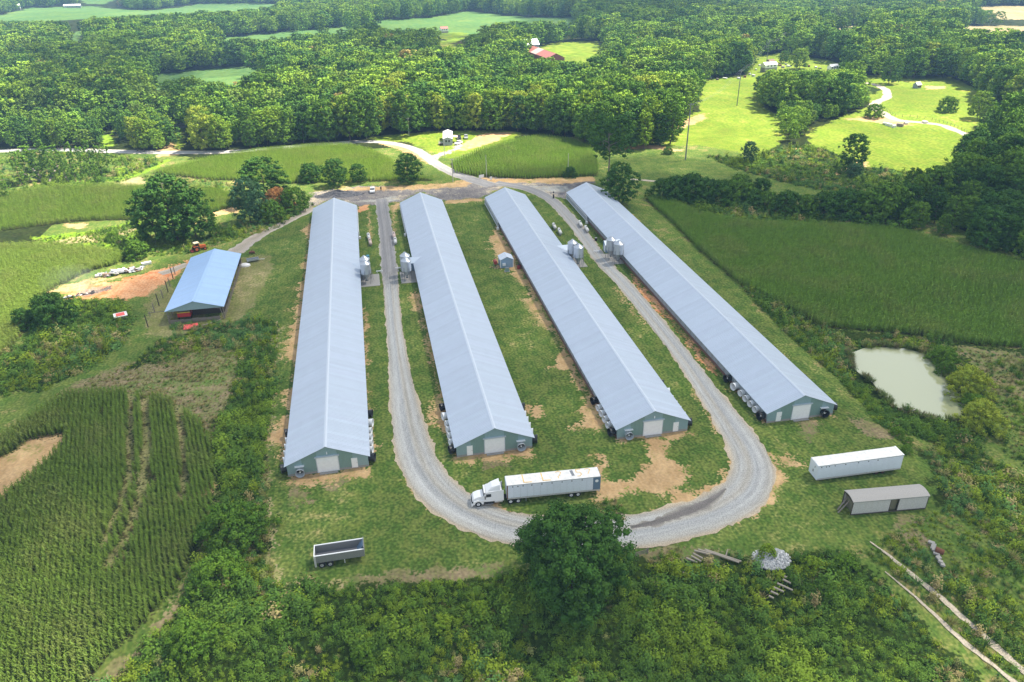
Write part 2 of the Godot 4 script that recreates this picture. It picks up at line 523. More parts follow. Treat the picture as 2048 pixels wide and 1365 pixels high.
	zone(2, [-20,930, 60,880, 135,866, 130,892, 60,955, -20,1020])
	for px in MAIZE_TRACKS:
		var line := PackedVector2Array()
		for q in px_path(px):
			line.append(Vector2(q.x, q.z))
		for o in Geometry2D.offset_polyline(line, 0.8):
			zones.append([o, 15])
	zone(2, [380,990, 430,962, 435,978, 390,1000])
	# bank in front and the strip left of the pad
	zone(5, [540,1172, 700,1175, 860,1165, 1000,1150, 1260,1108, 1400,1108, 1500,1112, 1690,1102, 1790,1190, 2000,1380, 2000,1460, 100,1460, 200,1365, 290,1285, 380,1150, 430,1000, 440,920, 530,900, 520,1000])
	zone(6, [200,1365, 290,1285, 380,1150, 430,990, 440,1010, 400,1150, 330,1270, 250,1365, 230,1420, 150,1420])
	zone(0, [1700,1100, 1900,1010, 1960,900, 2110,860, 2110,1460, 2000,1400, 1800,1190])
	zone(5, [1880,1010, 1840,900, 1900,880, 2048,960, 2110,1000, 2110,1100, 1960,1060])
	zone(6, [1260,1105, 1340,1092, 1480,1100, 1480,1112, 1300,1125])
	zone(6, [1360,1250, 1420,1230, 1440,1270, 1380,1290])
	zone(6, [1790,1060, 1840,1060, 1870,1100, 1830,1110])
	zone(12, [524,935, 533,935, 531,1000, 540,1080, 553,1140, 568,1162, 700,1166, 700,1174, 556,1174, 540,1130, 529,1070, 521,1000])
	zone(12, [548,640, 562,640, 552,720, 546,800, 538,900, 530,900, 537,800, 541,720])
	# around the pond
	zone(5, [1480,570, 1560,612, 1650,657, 1750,667, 1850,674, 1950,692, 2110,705, 2110,740, 1990,760, 2000,860, 1940,900, 1850,880, 1760,850, 1690,770, 1560,650])
	zone(6, [1880,690, 1990,700, 2110,720, 2110,860, 2020,860, 1985,790, 1940,720])
	zone(0, [1990,790, 2110,800, 2110,960, 2010,940, 1960,890])

func paint(rect: Rect2, w: int, h: int) -> ImageTexture:
	var kinds := Image.create(w, h, false, Image.FORMAT_L8)
	var sx := w / rect.size.x
	var sy := h / rect.size.y
	var base := 8 if rect.size.x > 500 else 0
	kinds.fill(Color8(base, base, base))
	for zn in zones:
		var poly: PackedVector2Array = zn[0]
		var kc := Color8(zn[1], zn[1], zn[1])
		var b := bounds(poly)
		var y0 := maxi(0, int((b.position.y - rect.position.y) * sy))
		var y1 := mini(h - 1, int((b.end.y - rect.position.y) * sy))
		for y in range(y0, y1 + 1):
			var xs := spans(poly, rect.position.y + (y + 0.5) / sy)
			for k in range(0, xs.size() - 1, 2):
				var x0 := int((xs[k] - rect.position.x) * sx)
				var x1 := int((xs[k + 1] - rect.position.x) * sx)
				if x1 > 0 and x0 < w and x1 > x0:
					x0 = maxi(x0, 0)
					kinds.fill_rect(Rect2i(x0, y, mini(x1, w) - x0, 1), kc)
	var src := kinds.get_data()
	var wob := 0.9 * sx / 64.0          # edges wander by about a metre
	var wob2 := 0.6 * sx / 64.0     # and break up into grains
	if base == 8:
		wob = 0.05
		wob2 = 0.03
	var strips := 16
	var rows := int(ceil(h / float(strips)))
	var made := []
	made.resize(strips)
	var job := func(s: int) -> void:
		var out := PackedByteArray()
		var ya := s * rows
		var yb := mini(h, ya + rows)
		out.resize(maxi(0, yb - ya) * w * 3)
		var o := 0
		var pa := PackedFloat32Array()
		for kd in KINDS:
			for ci in 3:
				var cc: Color = kd[ci]
				pa.append(cc.r * 255.0)
				pa.append(cc.g * 255.0)
				pa.append(cc.b * 255.0)
			pa.append(kd[3])
			pa.append(kd[4])
		for y in range(ya, yb):
			for x in w:
				var i := ((y & 1023) << 10) | (x & 1023)
				var nb: int = grain_b[i]
				var j := (((x + 371) & 1023) << 10) | ((y + 97) & 1023)
				var nb2: int = grain_b[j]
				var na: int = grain_a[i]
				var na2: int = grain_a[j]
				var xx := clampi(x + int((nb - 128) * wob + (na - 128) * wob2), 0, w - 1)
				var yy := clampi(y + int((nb2 - 128) * wob + (na2 - 128) * wob2), 0, h - 1)
				var q: int = src[yy * w + xx] * 11
				var nc: int = grain_c[i]
				var ns: int = grain_a[(((y >> 4) & 1023) << 10) | (x & 1023)]      # mower streaks along the houses
				var t := clampf((nb2 * 0.45 + na2 * 0.3 + ns * 0.25 - 128.0) / 60.0 + 0.5, 0.0, 1.0)
				var pt := clampf(((nb * 0.38 + nc * 0.36 + na * 0.26) / 255.0 - (0.74 - pa[q + 9] * 0.55)) * 6.0, 0.0, 1.0)
				var g := 1.0 + ((na + na2) * 0.5 - 128.0) / 128.0 * pa[q + 10] * 1.5 + (nc - 128.0) / 128.0 * 0.10
				var e := t * (1.0 - pt)
				var d := (1.0 - t) * (1.0 - pt)
				out[o] = clampi(int((pa[q] * d + pa[q + 3] * e + pa[q + 6] * pt) * g), 0, 255)
				out[o + 1] = clampi(int((pa[q + 1] * d + pa[q + 4] * e + pa[q + 7] * pt) * g), 0, 255)
				out[o + 2] = clampi(int((pa[q + 2] * d + pa[q + 5] * e + pa[q + 8] * pt) * g), 0, 255)
				o += 3
		made[s] = out
	var id := WorkerThreadPool.add_group_task(job, strips, 4)
	WorkerThreadPool.wait_for_group_task_completion(id)
	var all := PackedByteArray()
	for s in strips:
		all.append_array(made[s])
	return ImageTexture.create_from_image(Image.create_from_data(w, h, false, Image.FORMAT_RGB8, all))

func lines(stops: Array) -> PackedFloat32Array:   # [from, step, to, step, to ...] (finer near the farm)
	var out := PackedFloat32Array()
	var x: float = stops[0]
	out.append(x)
	for k in range(1, stops.size(), 2):
		var to: float = stops[k + 1]
		var cells := int(round(absf(to - x) / stops[k]))
		for i in range(1, cells + 1):
			out.append(lerpf(x, to, i / float(cells)))
		x = to
	return out

func build_ground() -> void:
	grain_a = noise_image(1024, 0.22, 31, 3).get_data()
	grain_b = noise_image(1024, 0.035, 32, 5).get_data()
	grain_c = noise_image(1024, 0.006, 33, 3).get_data()
	define_zones()
	var near := Rect2(-110, -360, 300, 320)
	var mid := Rect2(-280, -640, 780, 480)
	var far := Rect2(-1500, -2700, 3500, 2680)
	var rects := [near, mid, far]
	var tex := [paint(near, 1600, 1700), paint(mid, 1560, 960), paint(far, 1750, 1340)]
	var xs := lines([-1500, 80, -440, 20, -280, 10, -110, 4, 190, 10, 500, 20, 700, 80, 2000])
	var zs := lines([-2700, 80, -840, 20, -640, 10, -360, 4, -160, 4, -40, 5, -20])
	var vs := []
	var ns := []
	var us := []
	for k in 3:
		vs.append(PackedVector3Array())
		ns.append(PackedVector3Array())
		us.append(PackedVector2Array())
	for j in zs.size() - 1:
		for i in xs.size() - 1:
			var c := Vector2((xs[i] + xs[i + 1]) / 2, (zs[j] + zs[j + 1]) / 2)
			var s := 0 if near.has_point(c) else (1 if mid.has_point(c) else 2)
			var r: Rect2 = rects[s]
			var q := [Vector2(xs[i], zs[j]), Vector2(xs[i + 1], zs[j]), Vector2(xs[i + 1], zs[j + 1]), Vector2(xs[i], zs[j + 1])]
			for k in [0, 1, 2, 0, 2, 3]:
				var p: Vector2 = q[k]
				vs[s].append(Vector3(p.x, height(p.x, p.y), p.y))
				var e := 2.0
				ns[s].append(Vector3(height(p.x - e, p.y) - height(p.x + e, p.y), 2 * e, height(p.x, p.y - e) - height(p.x, p.y + e)).normalized())
				us[s].append((p - r.position) / r.size)
	var am := ArrayMesh.new()
	for k in 3:
		var a := []
		a.resize(Mesh.ARRAY_MAX)
		a[Mesh.ARRAY_VERTEX] = vs[k]
		a[Mesh.ARRAY_NORMAL] = ns[k]
		a[Mesh.ARRAY_TEX_UV] = us[k]
		am.add_surface_from_arrays(Mesh.PRIMITIVE_TRIANGLES, a)
		var m := StandardMaterial3D.new()
		m.resource_name = ["soil_and_grass", "pasture_and_fields", "far_country"][k]
		m.albedo_texture = tex[k]
		m.roughness = 1.0
		m.metallic_specular = 0.15
		am.surface_set_material(k, m)
	var o := MeshInstance3D.new()
	o.name = "ground"
	o.mesh = am
	add_child(o)
	o.set_meta("kind", "structure")

# ------------------------------------------------------------------ roads and tracks: ribbons that lie on the ground
func smooth_path(pts: Array, step := 1.0) -> PackedVector3Array:
	var c := Curve3D.new()
	for k in pts.size():
		var a: Vector3 = pts[maxi(k - 1, 0)]
		var b: Vector3 = pts[mini(k + 1, pts.size() - 1)]
		var t := (b - a) / 6.0
		c.add_point(pts[k], -t, t)
	c.bake_interval = step
	return c.get_baked_points()

func px_path(px: Array) -> Array:
	var out := []
	for k in range(0, px.size(), 2):
		out.append(G(px[k], px[k + 1]))
	return out

func ribbon(called: String, pts: Array, widths: Array, bands: Array, bands_end: Array, lift: float, ragged: float, seed_: int, step := 1.0, quick := 1.0) -> void:
	# bands: [place across from -1 to 1, colour] at the start, bands_end the colours at the end
	var path := smooth_path(pts, step)
	if bands.size() > 6:      # more strips across, so that tracks can show
		var fine := []
		var fine_end := []
		for k in 21:
			var at := -1.0 + k / 10.0
			for j in bands.size() - 1:
				if at >= bands[j][0] - 0.001 and at <= bands[j + 1][0] + 0.001:
					var u: float = (at - bands[j][0]) / (bands[j + 1][0] - bands[j][0])
					fine.append([at, (bands[j][1] as Color).lerp(bands[j + 1][1], u)])
					fine_end.append([at, (bands_end[j][1] as Color).lerp(bands_end[j + 1][1], u)])
					break
		bands = fine
		bands_end = fine_end
	var q := RandomNumberGenerator.new()
	q.seed = seed_
	var f := FastNoiseLite.new()
	f.seed = seed_
	f.frequency = 0.09
	var mb := MB.new()
	var last := []
	var last_c := []
	for i in path.size():
		var t := i / float(path.size() - 1)
		var fw := t * (widths.size() - 1)
		var w: float = lerpf(widths[int(fw)], widths[mini(int(fw) + 1, widths.size() - 1)], fw - int(fw)) * 0.5
		var d := (path[mini(i + 1, path.size() - 1)] - path[maxi(i - 1, 0)])
		d.y = 0
		d = d.normalized()
		var s := Vector3(-d.z, 0, d.x)
		var row := []
		var cols := []
		for b in bands.size():
			var off: float = bands[b][0] * w
			if b == 0 or b == bands.size() - 1:
				off *= 1.0 + q.randf_range(-ragged, ragged) * 0.35 + (f.get_noise_2d(i * 0.8, b * 50.0) + 0.6 * f.get_noise_2d(i * 3.0, b * 50.0)) * ragged * 1.9
			else:
				off += f.get_noise_2d(i * 0.7, b * 31.0) * 0.12
			var p := path[i] + s * off
			row.append(on(p.x, p.z, lift))
			var c0: Color = bands[b][1]
			var c1: Color = bands_end[b][1]
			var m := f.get_noise_2d(i * 2.0, b * 17.0 + 300.0) * 0.25
			var streak := f.get_noise_2d(i * 0.12, b * 23.0 + 900.0) * 0.75      # wheel streaks that run along the way
			cols.append(c0.lerp(c1, clampf(t * quick + m * 1.2, 0, 1)) * (1.0 + m * 0.6 + streak * 0.45 + q.randf_range(-0.05, 0.05)))
		if i > 0:
			for b in bands.size() - 1:
				var A: Vector3 = last[b]
				var B: Vector3 = row[b]
				var C: Vector3 = row[b + 1]
				var D: Vector3 = last[b + 1]
				for e in [[A, last_c[b]], [B, cols[b]], [C, cols[b + 1]], [A, last_c[b]], [C, cols[b + 1]], [D, last_c[b + 1]]]:
					mb.v.append(e[0])
					mb.n.append(Vector3.UP)
					mb.c.append(e[1])
		last = row
		last_c = cols
	structure(called, mb, M.gravel)

func build_roads() -> void:
	var tan_ := Color(0.56, 0.45, 0.31)
	var pale := Color(0.50, 0.50, 0.48)
	var grey := Color(0.44, 0.45, 0.45)
	var mix_ := Color(0.46, 0.43, 0.37)
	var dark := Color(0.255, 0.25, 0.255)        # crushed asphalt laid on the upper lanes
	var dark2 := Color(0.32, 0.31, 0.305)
	var loop_ := [[-1, tan_], [-0.82, mix_], [-0.5, pale], [-0.15, mix_], [0.1, grey], [0.5, pale], [0.85, mix_], [1, tan_]]
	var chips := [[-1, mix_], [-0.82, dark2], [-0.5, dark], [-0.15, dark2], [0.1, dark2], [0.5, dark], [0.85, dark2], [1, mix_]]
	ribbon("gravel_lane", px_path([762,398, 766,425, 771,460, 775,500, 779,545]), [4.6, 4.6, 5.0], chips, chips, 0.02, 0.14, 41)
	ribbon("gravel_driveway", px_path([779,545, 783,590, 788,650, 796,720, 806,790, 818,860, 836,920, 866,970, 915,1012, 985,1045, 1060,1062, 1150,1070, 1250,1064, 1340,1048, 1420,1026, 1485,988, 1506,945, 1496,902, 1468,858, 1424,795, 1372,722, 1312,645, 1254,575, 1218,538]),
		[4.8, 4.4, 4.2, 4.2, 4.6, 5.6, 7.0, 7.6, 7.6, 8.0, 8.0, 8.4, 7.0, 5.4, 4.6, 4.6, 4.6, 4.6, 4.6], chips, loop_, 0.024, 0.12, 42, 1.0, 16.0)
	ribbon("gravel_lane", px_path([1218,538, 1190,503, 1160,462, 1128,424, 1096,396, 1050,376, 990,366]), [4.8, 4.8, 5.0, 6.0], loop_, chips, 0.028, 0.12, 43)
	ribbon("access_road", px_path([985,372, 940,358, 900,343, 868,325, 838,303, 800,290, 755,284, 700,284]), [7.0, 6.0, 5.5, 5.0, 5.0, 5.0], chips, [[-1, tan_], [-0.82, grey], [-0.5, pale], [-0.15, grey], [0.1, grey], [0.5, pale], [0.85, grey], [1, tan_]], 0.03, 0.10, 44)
	var muck := Color(0.16, 0.145, 0.135)
	ribbon("manure_strip", px_path([1262,1056, 1310,1046, 1360,1030, 1402,1012, 1436,992, 1452,978]), [1.2, 2.6, 2.2, 3.2, 2.4, 0.6], [[-1, mix_], [-0.4, muck], [0.3, muck * 1.3], [1, mix_]], [[-1, mix_], [-0.4, muck * 1.4], [0.3, muck], [1, mix_]], 0.034, 0.5, 52)
	var road := Color(0.52, 0.51, 0.50)
	var rb := [[-1, tan_], [-0.8, road], [0.8, road], [1, tan_]]
	ribbon("country_road", px_path([-120,306, 0,302, 120,300, 230,303, 330,305, 450,304, 560,296, 640,289, 710,284]), [6.5, 6.5], rb, rb, 0.03, 0.05, 45, 2.0)
	var dirt := [[-1, mix_], [-0.5, Color(0.40, 0.34, 0.29)], [0.0, Color(0.34, 0.31, 0.24)], [0.5, Color(0.42, 0.36, 0.31)], [1, mix_]]
	ribbon("dirt_track", px_path([470,506, 500,482, 545,458, 600,430, 625,415]), [6.5, 4.2, 3.6, 4.0], dirt, dirt, 0.02, 0.18, 46)
	ribbon("dirt_track", px_path([375,528, 350,538, 320,548]), [3.0, 3.4], dirt, dirt, 0.02, 0.2, 47)
	var sand := Color(0.60, 0.52, 0.40)
	var rut := [[-1, sand * 0.9], [-0.3, sand], [0.4, sand * 0.95], [1, sand * 0.85]]
	ribbon("wheel_rut", px_path([1740,1085, 1790,1122, 1850,1172, 1910,1222, 1970,1275, 2048,1345, 2100,1390]), [0.3, 0.8, 0.9, 1.0, 1.0], rut, rut, 0.14, 0.4, 48)
	ribbon("wheel_rut", px_path([1770,1145, 1830,1195, 1890,1250, 1960,1312, 2040,1375]), [0.2, 0.4, 0.8, 0.9], rut, rut, 0.14, 0.4, 49)
	var lane := [[-1, sand * 0.85], [-0.4, sand], [0.4, sand * 1.05], [1, sand * 0.9]]
	ribbon("meadow_track", px_path([1725,165, 1752,170, 1772,180, 1774,195, 1756,203, 1750,215, 1768,228, 1795,240, 1840,245, 1880,250, 1915,262, 1945,275]), [5.0, 5.0, 5.5, 6.0, 5.0, 4.5], lane, lane, 0.03, 0.15, 50)
	ribbon("meadow_track", px_path([1260,358, 1290,361, 1330,364]), [1.6, 2.0, 1.6], lane, lane, 0.03, 0.3, 51)

# ------------------------------------------------------------------ plants
const MAIZE_TRACKS := [[262,786, 263,880, 260,940, 248,1000, 226,1055, 205,1095], [292,796, 294,880, 293,930, 285,990, 264,1050, 250,1085, 215,1130], [352,815, 364,870, 370,930, 370,975, 364,1005]]
const FIELDS := [
	{"px": [130,792, 240,787, 330,802, 400,850, 428,900, 430,960, 422,1010, 388,1095, 350,1180, 262,1270, 185,1350, 150,1400, -90,1440, -90,925, 0,885, 60,842], "turn": 1.32, "gap": 0.42, "tone": Color(0.133, 0.211, 0.032), "h": 2.3, "tag": "green maize field with tyre tracks curving through it", "cut": true},
	{"px": [-90,495, 0,495, 90,492, 215,502, 262,512, 235,528, 175,545, 110,575, 75,600, 50,645, 30,688, 0,715, -90,725], "turn": 0.5, "gap": 0.5, "tone": Color(0.190, 0.283, 0.044), "h": 2.2, "tag": "yellowish maize field beyond the smoking burn pile"},
	{"px": [-70,392, 0,388, 150,373, 340,374, 440,380, 478,398, 476,412, 430,423, 300,438, 150,444, 0,463, -70,466], "turn": 0.35, "gap": 0.55, "tone": Color(0.156, 0.254, 0.029), "h": 2.2, "tag": "maize field below the fallen logs and thin trees"},
	{"px": [305,347, 400,322, 520,302, 640,292, 700,292, 755,306, 795,330, 815,350, 868,361, 700,364, 560,368, 480,362, 420,360, 350,353], "turn": 1.1, "gap": 0.55, "tone": Color(0.178, 0.289, 0.029), "h": 2.2, "tag": "maize field between the country road and the stone chippings yard"},
	{"px": [905,327, 960,303, 1040,279, 1090,275, 1150,284, 1188,302, 1198,340, 1192,352, 1050,358, 950,353, 910,346], "turn": 1.62, "gap": 0.55, "tone": Color(0.156, 0.267, 0.030), "h": 2.3, "tag": "dark green maize field in front of the mobile home"},
	{"px": [1292,398, 1340,402, 1400,432, 1500,448, 1620,453, 1760,458, 1830,472, 1950,507, 2048,532, 2130,556, 2130,703, 2048,697, 1950,690, 1850,672, 1750,664, 1650,654, 1560,610, 1480,568, 1400,500, 1340,440], "turn": 0.15, "gap": 0.5, "tone": Color(0.144, 0.264, 0.034), "h": 2.4, "tag": "wide dark green maize field between the pond and the woods"},
]

func leaf(mb: MB, p: Vector3, nn: Vector3, s: float, c: Color) -> void:   # one leaf (or sprig): a kite
	var a := nn.cross(Vector3(rng.randf_range(-1, 1), rng.randf_range(-1, 1), rng.randf_range(-1, 1))).normalized()
	var b := nn.cross(a)
	mb.col = c
	mb.quad(p - a * s * 0.5, p - b * s * 0.33, p + a * s * 0.6, p + b * s * 0.33)

func rnd_dir() -> Vector3:
	var z := rng.randf_range(-1, 1)
	var t := rng.randf_range(0, TAU)
	var r := sqrt(1.0 - z * z)
	return Vector3(r * cos(t), z, r * sin(t))

func lump(mb: MB, c: Vector3, r: Vector3, tone: Color) -> void:   # leafy mass inside a clump: an uneven twenty-sided lump
	var ring := []
	for k in 2:
		for i in 5:
			var a := TAU * (i + k * 0.5) / 5.0
			ring.append(c + Vector3(cos(a) * 0.89, 0.45 * (1 - 2 * k), sin(a) * 0.89) * r * rng.randf_range(0.8, 1.15))
	var top := c + Vector3(0, r.y, 0)
	var bot := c - Vector3(0, r.y, 0)
	for i in 5:
		var j := (i + 1) % 5
		var g := rng.randf_range(0.86, 1.0)
		mb.col = Color(tone.r * g, tone.g * g, tone.b * g)
		mb.tri(top, ring[j], ring[i])
		mb.tri(ring[i], ring[j], ring[5 + i])
		mb.tri(ring[j], ring[5 + j], ring[5 + i])
		mb.tri(bot, ring[5 + i], ring[5 + j])

func crown(seed_: int, h: float, base: float, rad: float, shape: int, clumps: int, leaves: int, size: float, loose := 0.0, fine := 0.19) -> ArrayMesh:
	# shape 0 round, 1 tall oval, 2 cone, 3 flat top, 4 low bush
	rng.seed = seed_
	var mb := MB.new()
	for k in clumps:
		var t := rng.randf()
		var prof := 1.0
		match shape:
			0: prof = sqrt(maxf(0.0, 1.0 - pow((t - 0.42) / 0.62, 2.0)))
			1: prof = sqrt(maxf(0.0, 1.0 - pow((t - 0.48) / 0.58, 2.0))) * 0.9
			2: prof = 1.02 - t
			3: prof = 0.55 + 0.45 * sin(t * PI)
			4: prof = sqrt(maxf(0.0, 1.0 - t * t * 0.96))
		var ang := rng.randf_range(0, TAU)
		var bump := 1.0 + 0.20 * sin(ang * 3.0 + seed_) + 0.12 * sin(ang * 5.0 + t * 6.0 + seed_ * 2.0)
		var rr := rad * prof * bump * (0.2 + 0.8 * pow(rng.randf(), 0.4))
		var cc := Vector3(cos(ang) * rr, base + (h - base) * t, sin(ang) * rr)
		var rc := rad * rng.randf_range(0.6, 1.25) * fine * (0.6 if shape == 2 else 1.0)
		cc.y = minf(cc.y, h - rc * 0.6)
		var tone := rng.randf_range(0.72, 1.0)
		var warm := rng.randf_range(-0.08, 0.08)
		var out := Vector3(cc.x, (cc.y - base - (h - base) * 0.35) * 0.9, cc.z).normalized()
		lump(mb, cc, Vector3(rc, rc * 0.78, rc) * 0.62, Color(clampf(tone * (1.0 + warm), 0, 1), tone, clampf(tone * (1.0 - warm), 0, 1)) * 0.9)
		for i in leaves:
			var d := (rnd_dir() + out * 0.35 + Vector3(0, 0.25, 0)).normalized()
			var p := cc + d * rc * rng.randf_range(0.62, 1.2 + loose) * Vector3(1.0, 0.8, 1.0)
			var g := tone * rng.randf_range(0.80, 1.0)
			leaf(mb, p, (d + rnd_dir() * 0.55).normalized(), size * rng.randf_range(0.6, 1.25), Color(clampf(g * (1.0 + warm), 0, 1), g, clampf(g * (1.0 - warm), 0, 1)))
	return mb.mesh(true)

func trunk(seed_: int, h: float, r: float, limbs: int, first: float, spread: float) -> ArrayMesh:
	rng.seed = seed_
	var mb := MB.new()
	var p := Vector3(0, -0.3, 0)
	var tops := []
	for k in 5:
		var q := p + Vector3(rng.randf_range(-0.03, 0.03) * h, h * 0.17, rng.randf_range(-0.03, 0.03) * h)
		mb.tube(p, q, r * (1.0 - k * 0.17), r * (1.0 - (k + 1) * 0.17), 7, false)
		tops.append([q, r * (1.0 - (k + 1) * 0.17)])
		p = q
	for k in limbs:
		var lv: float = first + (0.82 - first) * k / float(maxi(1, limbs - 1))
		var s := clampi(int(lv * 5), 0, 4)
		var from: Vector3 = tops[s][0]
		from.y = h * lv
		var ang := k * 2.4 + seed_
		var mid := from + Vector3(cos(ang) * spread * 0.5, h * 0.06, sin(ang) * spread * 0.5)
		var end := mid + Vector3(cos(ang + 0.4) * spread * 0.4, h * 0.08, sin(ang + 0.4) * spread * 0.4)
		mb.tube(from, mid, r * 0.38, r * 0.22, 5, false)
		mb.tube(mid, end, r * 0.22, r * 0.07, 5, false)
	return mb.mesh()

var crowns := {}
var trunks := {}

func make_tree_kinds() -> void:
	for k in 5:
		crowns["broad%d" % k] = [crown(100 + k, 18.0, 2.2, 6.4 + (k % 3) * 0.5, 0, 230 - 50 * (k % 2), 20 + 6 * (k % 2), 0.70, 0.15 + 0.2 * (k % 2), 0.15 + 0.03 * (k % 2)), 18.0]
		crowns["tall%d" % k] = [crown(120 + k, 20.0, 2.6, 5.2, 1, 170, 20, 0.70, 0.15, 0.17), 20.0]
	for k in 2:
		crowns["cone%d" % k] = [crown(140 + k, 16.0, 1.2, 4.2, 2, 130, 18, 0.65, 0.2), 16.0]
		crowns["bush%d" % k] = [crown(150 + k, 6.0, 0.2, 4.2, 4, 170, 24, 0.42, 0.3, 0.15), 6.0]
		crowns["thin%d" % k] = [crown(160 + k, 14.0, 1.5, 2.1, 1, 70, 16, 0.55, 0.4, 0.22), 14.0]
		crowns["far%d" % k] = [crown(170 + k, 18.0, 3.0, 6.8 - k, k, 110 - 20 * k, 9 + 3 * k, 1.05, 0.2 + 0.3 * k, 0.17 + 0.03 * k), 18.0]
	crowns["farcone"] = [crown(175, 19.0, 3.5, 4.9, 1, 100, 9, 1.0, 0.2, 0.18), 19.0]
	crowns["front"] = [crown(180, 14.0, 0.2, 6.9, 0, 640, 44, 0.34, 0.25, 0.135), 14.0]
	crowns["umbrella"] = [crown(181, 26.0, 11.0, 8.4, 3, 150, 24, 0.62, 0.2, 0.15), 26.0]
	crowns["pond"] = [crown(182, 6.0, 0.1, 4.1, 4, 260, 40, 0.26, 0.4, 0.12), 6.0]
	crowns["reed"] = [crown(183, 5.0, 0.1, 4.6, 4, 240, 34, 0.28, 0.5, 0.11), 5.0]
	trunks["wood"] = [trunk(190, 18.0, 0.30, 6, 0.35, 4.5), 18.0]
	trunks["slim"] = [trunk(191, 14.0, 0.16, 4, 0.3, 2.0), 14.0]
	trunks["front"] = [trunk(192, 13.0, 0.42, 7, 0.2, 5.0), 14.0]
	trunks["umbrella"] = [trunk(193, 24.0, 0.42, 7, 0.5, 6.5), 26.0]
	trunks["bush"] = [trunk(194, 4.5, 0.12, 6, 0.12, 2.6), 6.0]

func tree(called: String, label: String, category: String, at: Vector3, h: float, w: float, kind: String, leafm: String, bark := "bark", group := "") -> Node3D:
	# w: how wide, 1 as the kind is made
	var t := thing(called, label, category, at, rng.randf_range(0, TAU), group)
	var c: Array = crowns[kind]
	var stem := "wood"
	if kind.begins_with("thin") or kind.begins_with("cone"):
		stem = "slim"
	elif kind.begins_with("bush") or kind == "pond" or kind == "reed":
		stem = "bush"
	elif kind == "front" or kind == "umbrella":
		stem = kind
	var s: float = h / c[1]
	var o := part(t, "crown", c[0], M[leafm])
	o.scale = Vector3(s * w, s, s * w)
	var b := part(t, "trunk", trunks[stem][0], M[bark])
	var s2: float = h / trunks[stem][1]
	b.scale = Vector3(s2, s2, s2)
	return t

# where woods stand, from the photograph: a mask of 4-pixel cells; 1 = open ground in view that no tree may hide
var mask := PackedByteArray()
const MASK_W := 560
const MASK_H := 140
const CLEARINGS := [
	[-100,30, 0,31, 62,15, 190,12, 294,22, 400,7, 565,8, 510,20, 360,27, 170,38, 70,46, 0,41, -100,44],
	[160,-8, 240,-8, 205,9, 170,8],
	[418,77, 513,70, 610,62, 700,53, 775,41, 870,36, 925,25, 955,24, 1000,31, 1075,36, 1150,34, 1140,45, 1030,42, 990,48, 910,62, 880,58, 850,60, 830,55, 800,62, 775,58, 750,45, 690,58, 600,70, 480,82, 420,82],
	[285,152, 360,147, 427,137, 533,133, 492,150, 437,166, 413,160, 383,150, 320,165],
	[1063,96, 1124,85, 1210,82, 1200,103, 1169,116, 1152,123, 1131,109, 1094,99],
	[882,65, 926,68, 899,96, 885,96],
	[1915,51, 2160,55, 2160,74, 1997,63, 1929,58], [1939,10, 2160,14, 2160,28, 2014,27], [1630,51, 1715,53, 1715,57, 1640,57],
	[1498,137, 1519,113, 1570,104, 1574,113, 1655,120, 1676,130, 1676,143, 1587,142, 1512,147],
	[1413,155, 1512,155, 1515,212, 1539,236, 1560,270, 1539,307, 1480,308, 1410,304, 1348,297, 1348,260, 1399,225, 1413,191],
	[1729,164, 1734,155, 1758,157, 1895,160, 1943,178, 1936,205, 1936,236, 1963,243, 1929,270, 1908,290, 1905,342, 1861,342, 1741,328, 1673,308, 1621,294, 1628,270, 1690,232, 1731,219, 1751,205, 1734,178],
	[346,235, 366,235, 368,303, 346,303], [200,265, 226,258, 228,300, 200,300], [1060,99, 1108,119, 1086,119, 1052,106],
	[140,60, 165,62, 162,86, 143,86],
]
const WOODS := [-220,298, 210,298, 225,303, 345,303, 346,240, 366,240, 368,303, 470,303, 640,288, 700,284, 760,276, 870,263, 1035,263, 1150,276, 1215,301, 1260,302, 1340,292, 1400,236, 1413,200, 1413,158, 1500,150, 1680,146, 1735,156, 1900,163, 1945,183, 1990,215, 2048,225, 2160,240, 2160,-12, -220,-12]

func make_mask() -> void:
	mask.resize(MASK_W * MASK_H)
	for j in MASK_H:
		var y := j * 4.0 - 40.0 + 2.0
		for c in CLEARINGS:
			var poly := PackedVector2Array()
			for k in range(0, c.size(), 2):
				poly.append(Vector2(c[k], c[k + 1]))
			var xs := spans(poly, y)
			for k in range(0, xs.size() - 1, 2):
				for i in range(maxi(0, int((xs[k] + 96) / 4)), mini(MASK_W, int((xs[k + 1] + 96) / 4) + 1)):
					mask[j * MASK_W + i] = 1

func open_px(p: Vector2) -> bool:
	var i := int((p.x + 96) / 4)
	var j := int((p.y + 40) / 4)
	return i >= 0 and j >= 0 and i < MASK_W and j < MASK_H and mask[j * MASK_W + i] == 1

func hides_open(base: Vector3, h: float) -> bool:
	var pb := to_px(base)
	var pt := to_px(base + Vector3(0, h * 0.93, 0))
	var half := (pb.y - pt.y) * 0.26
	for i in 9:
		var p := pb.lerp(pt, i / 8.0)
		if open_px(p) or (i > 3 and (open_px(p + Vector2(half, 0)) or open_px(p - Vector2(half, 0)))):
			return true
	return false

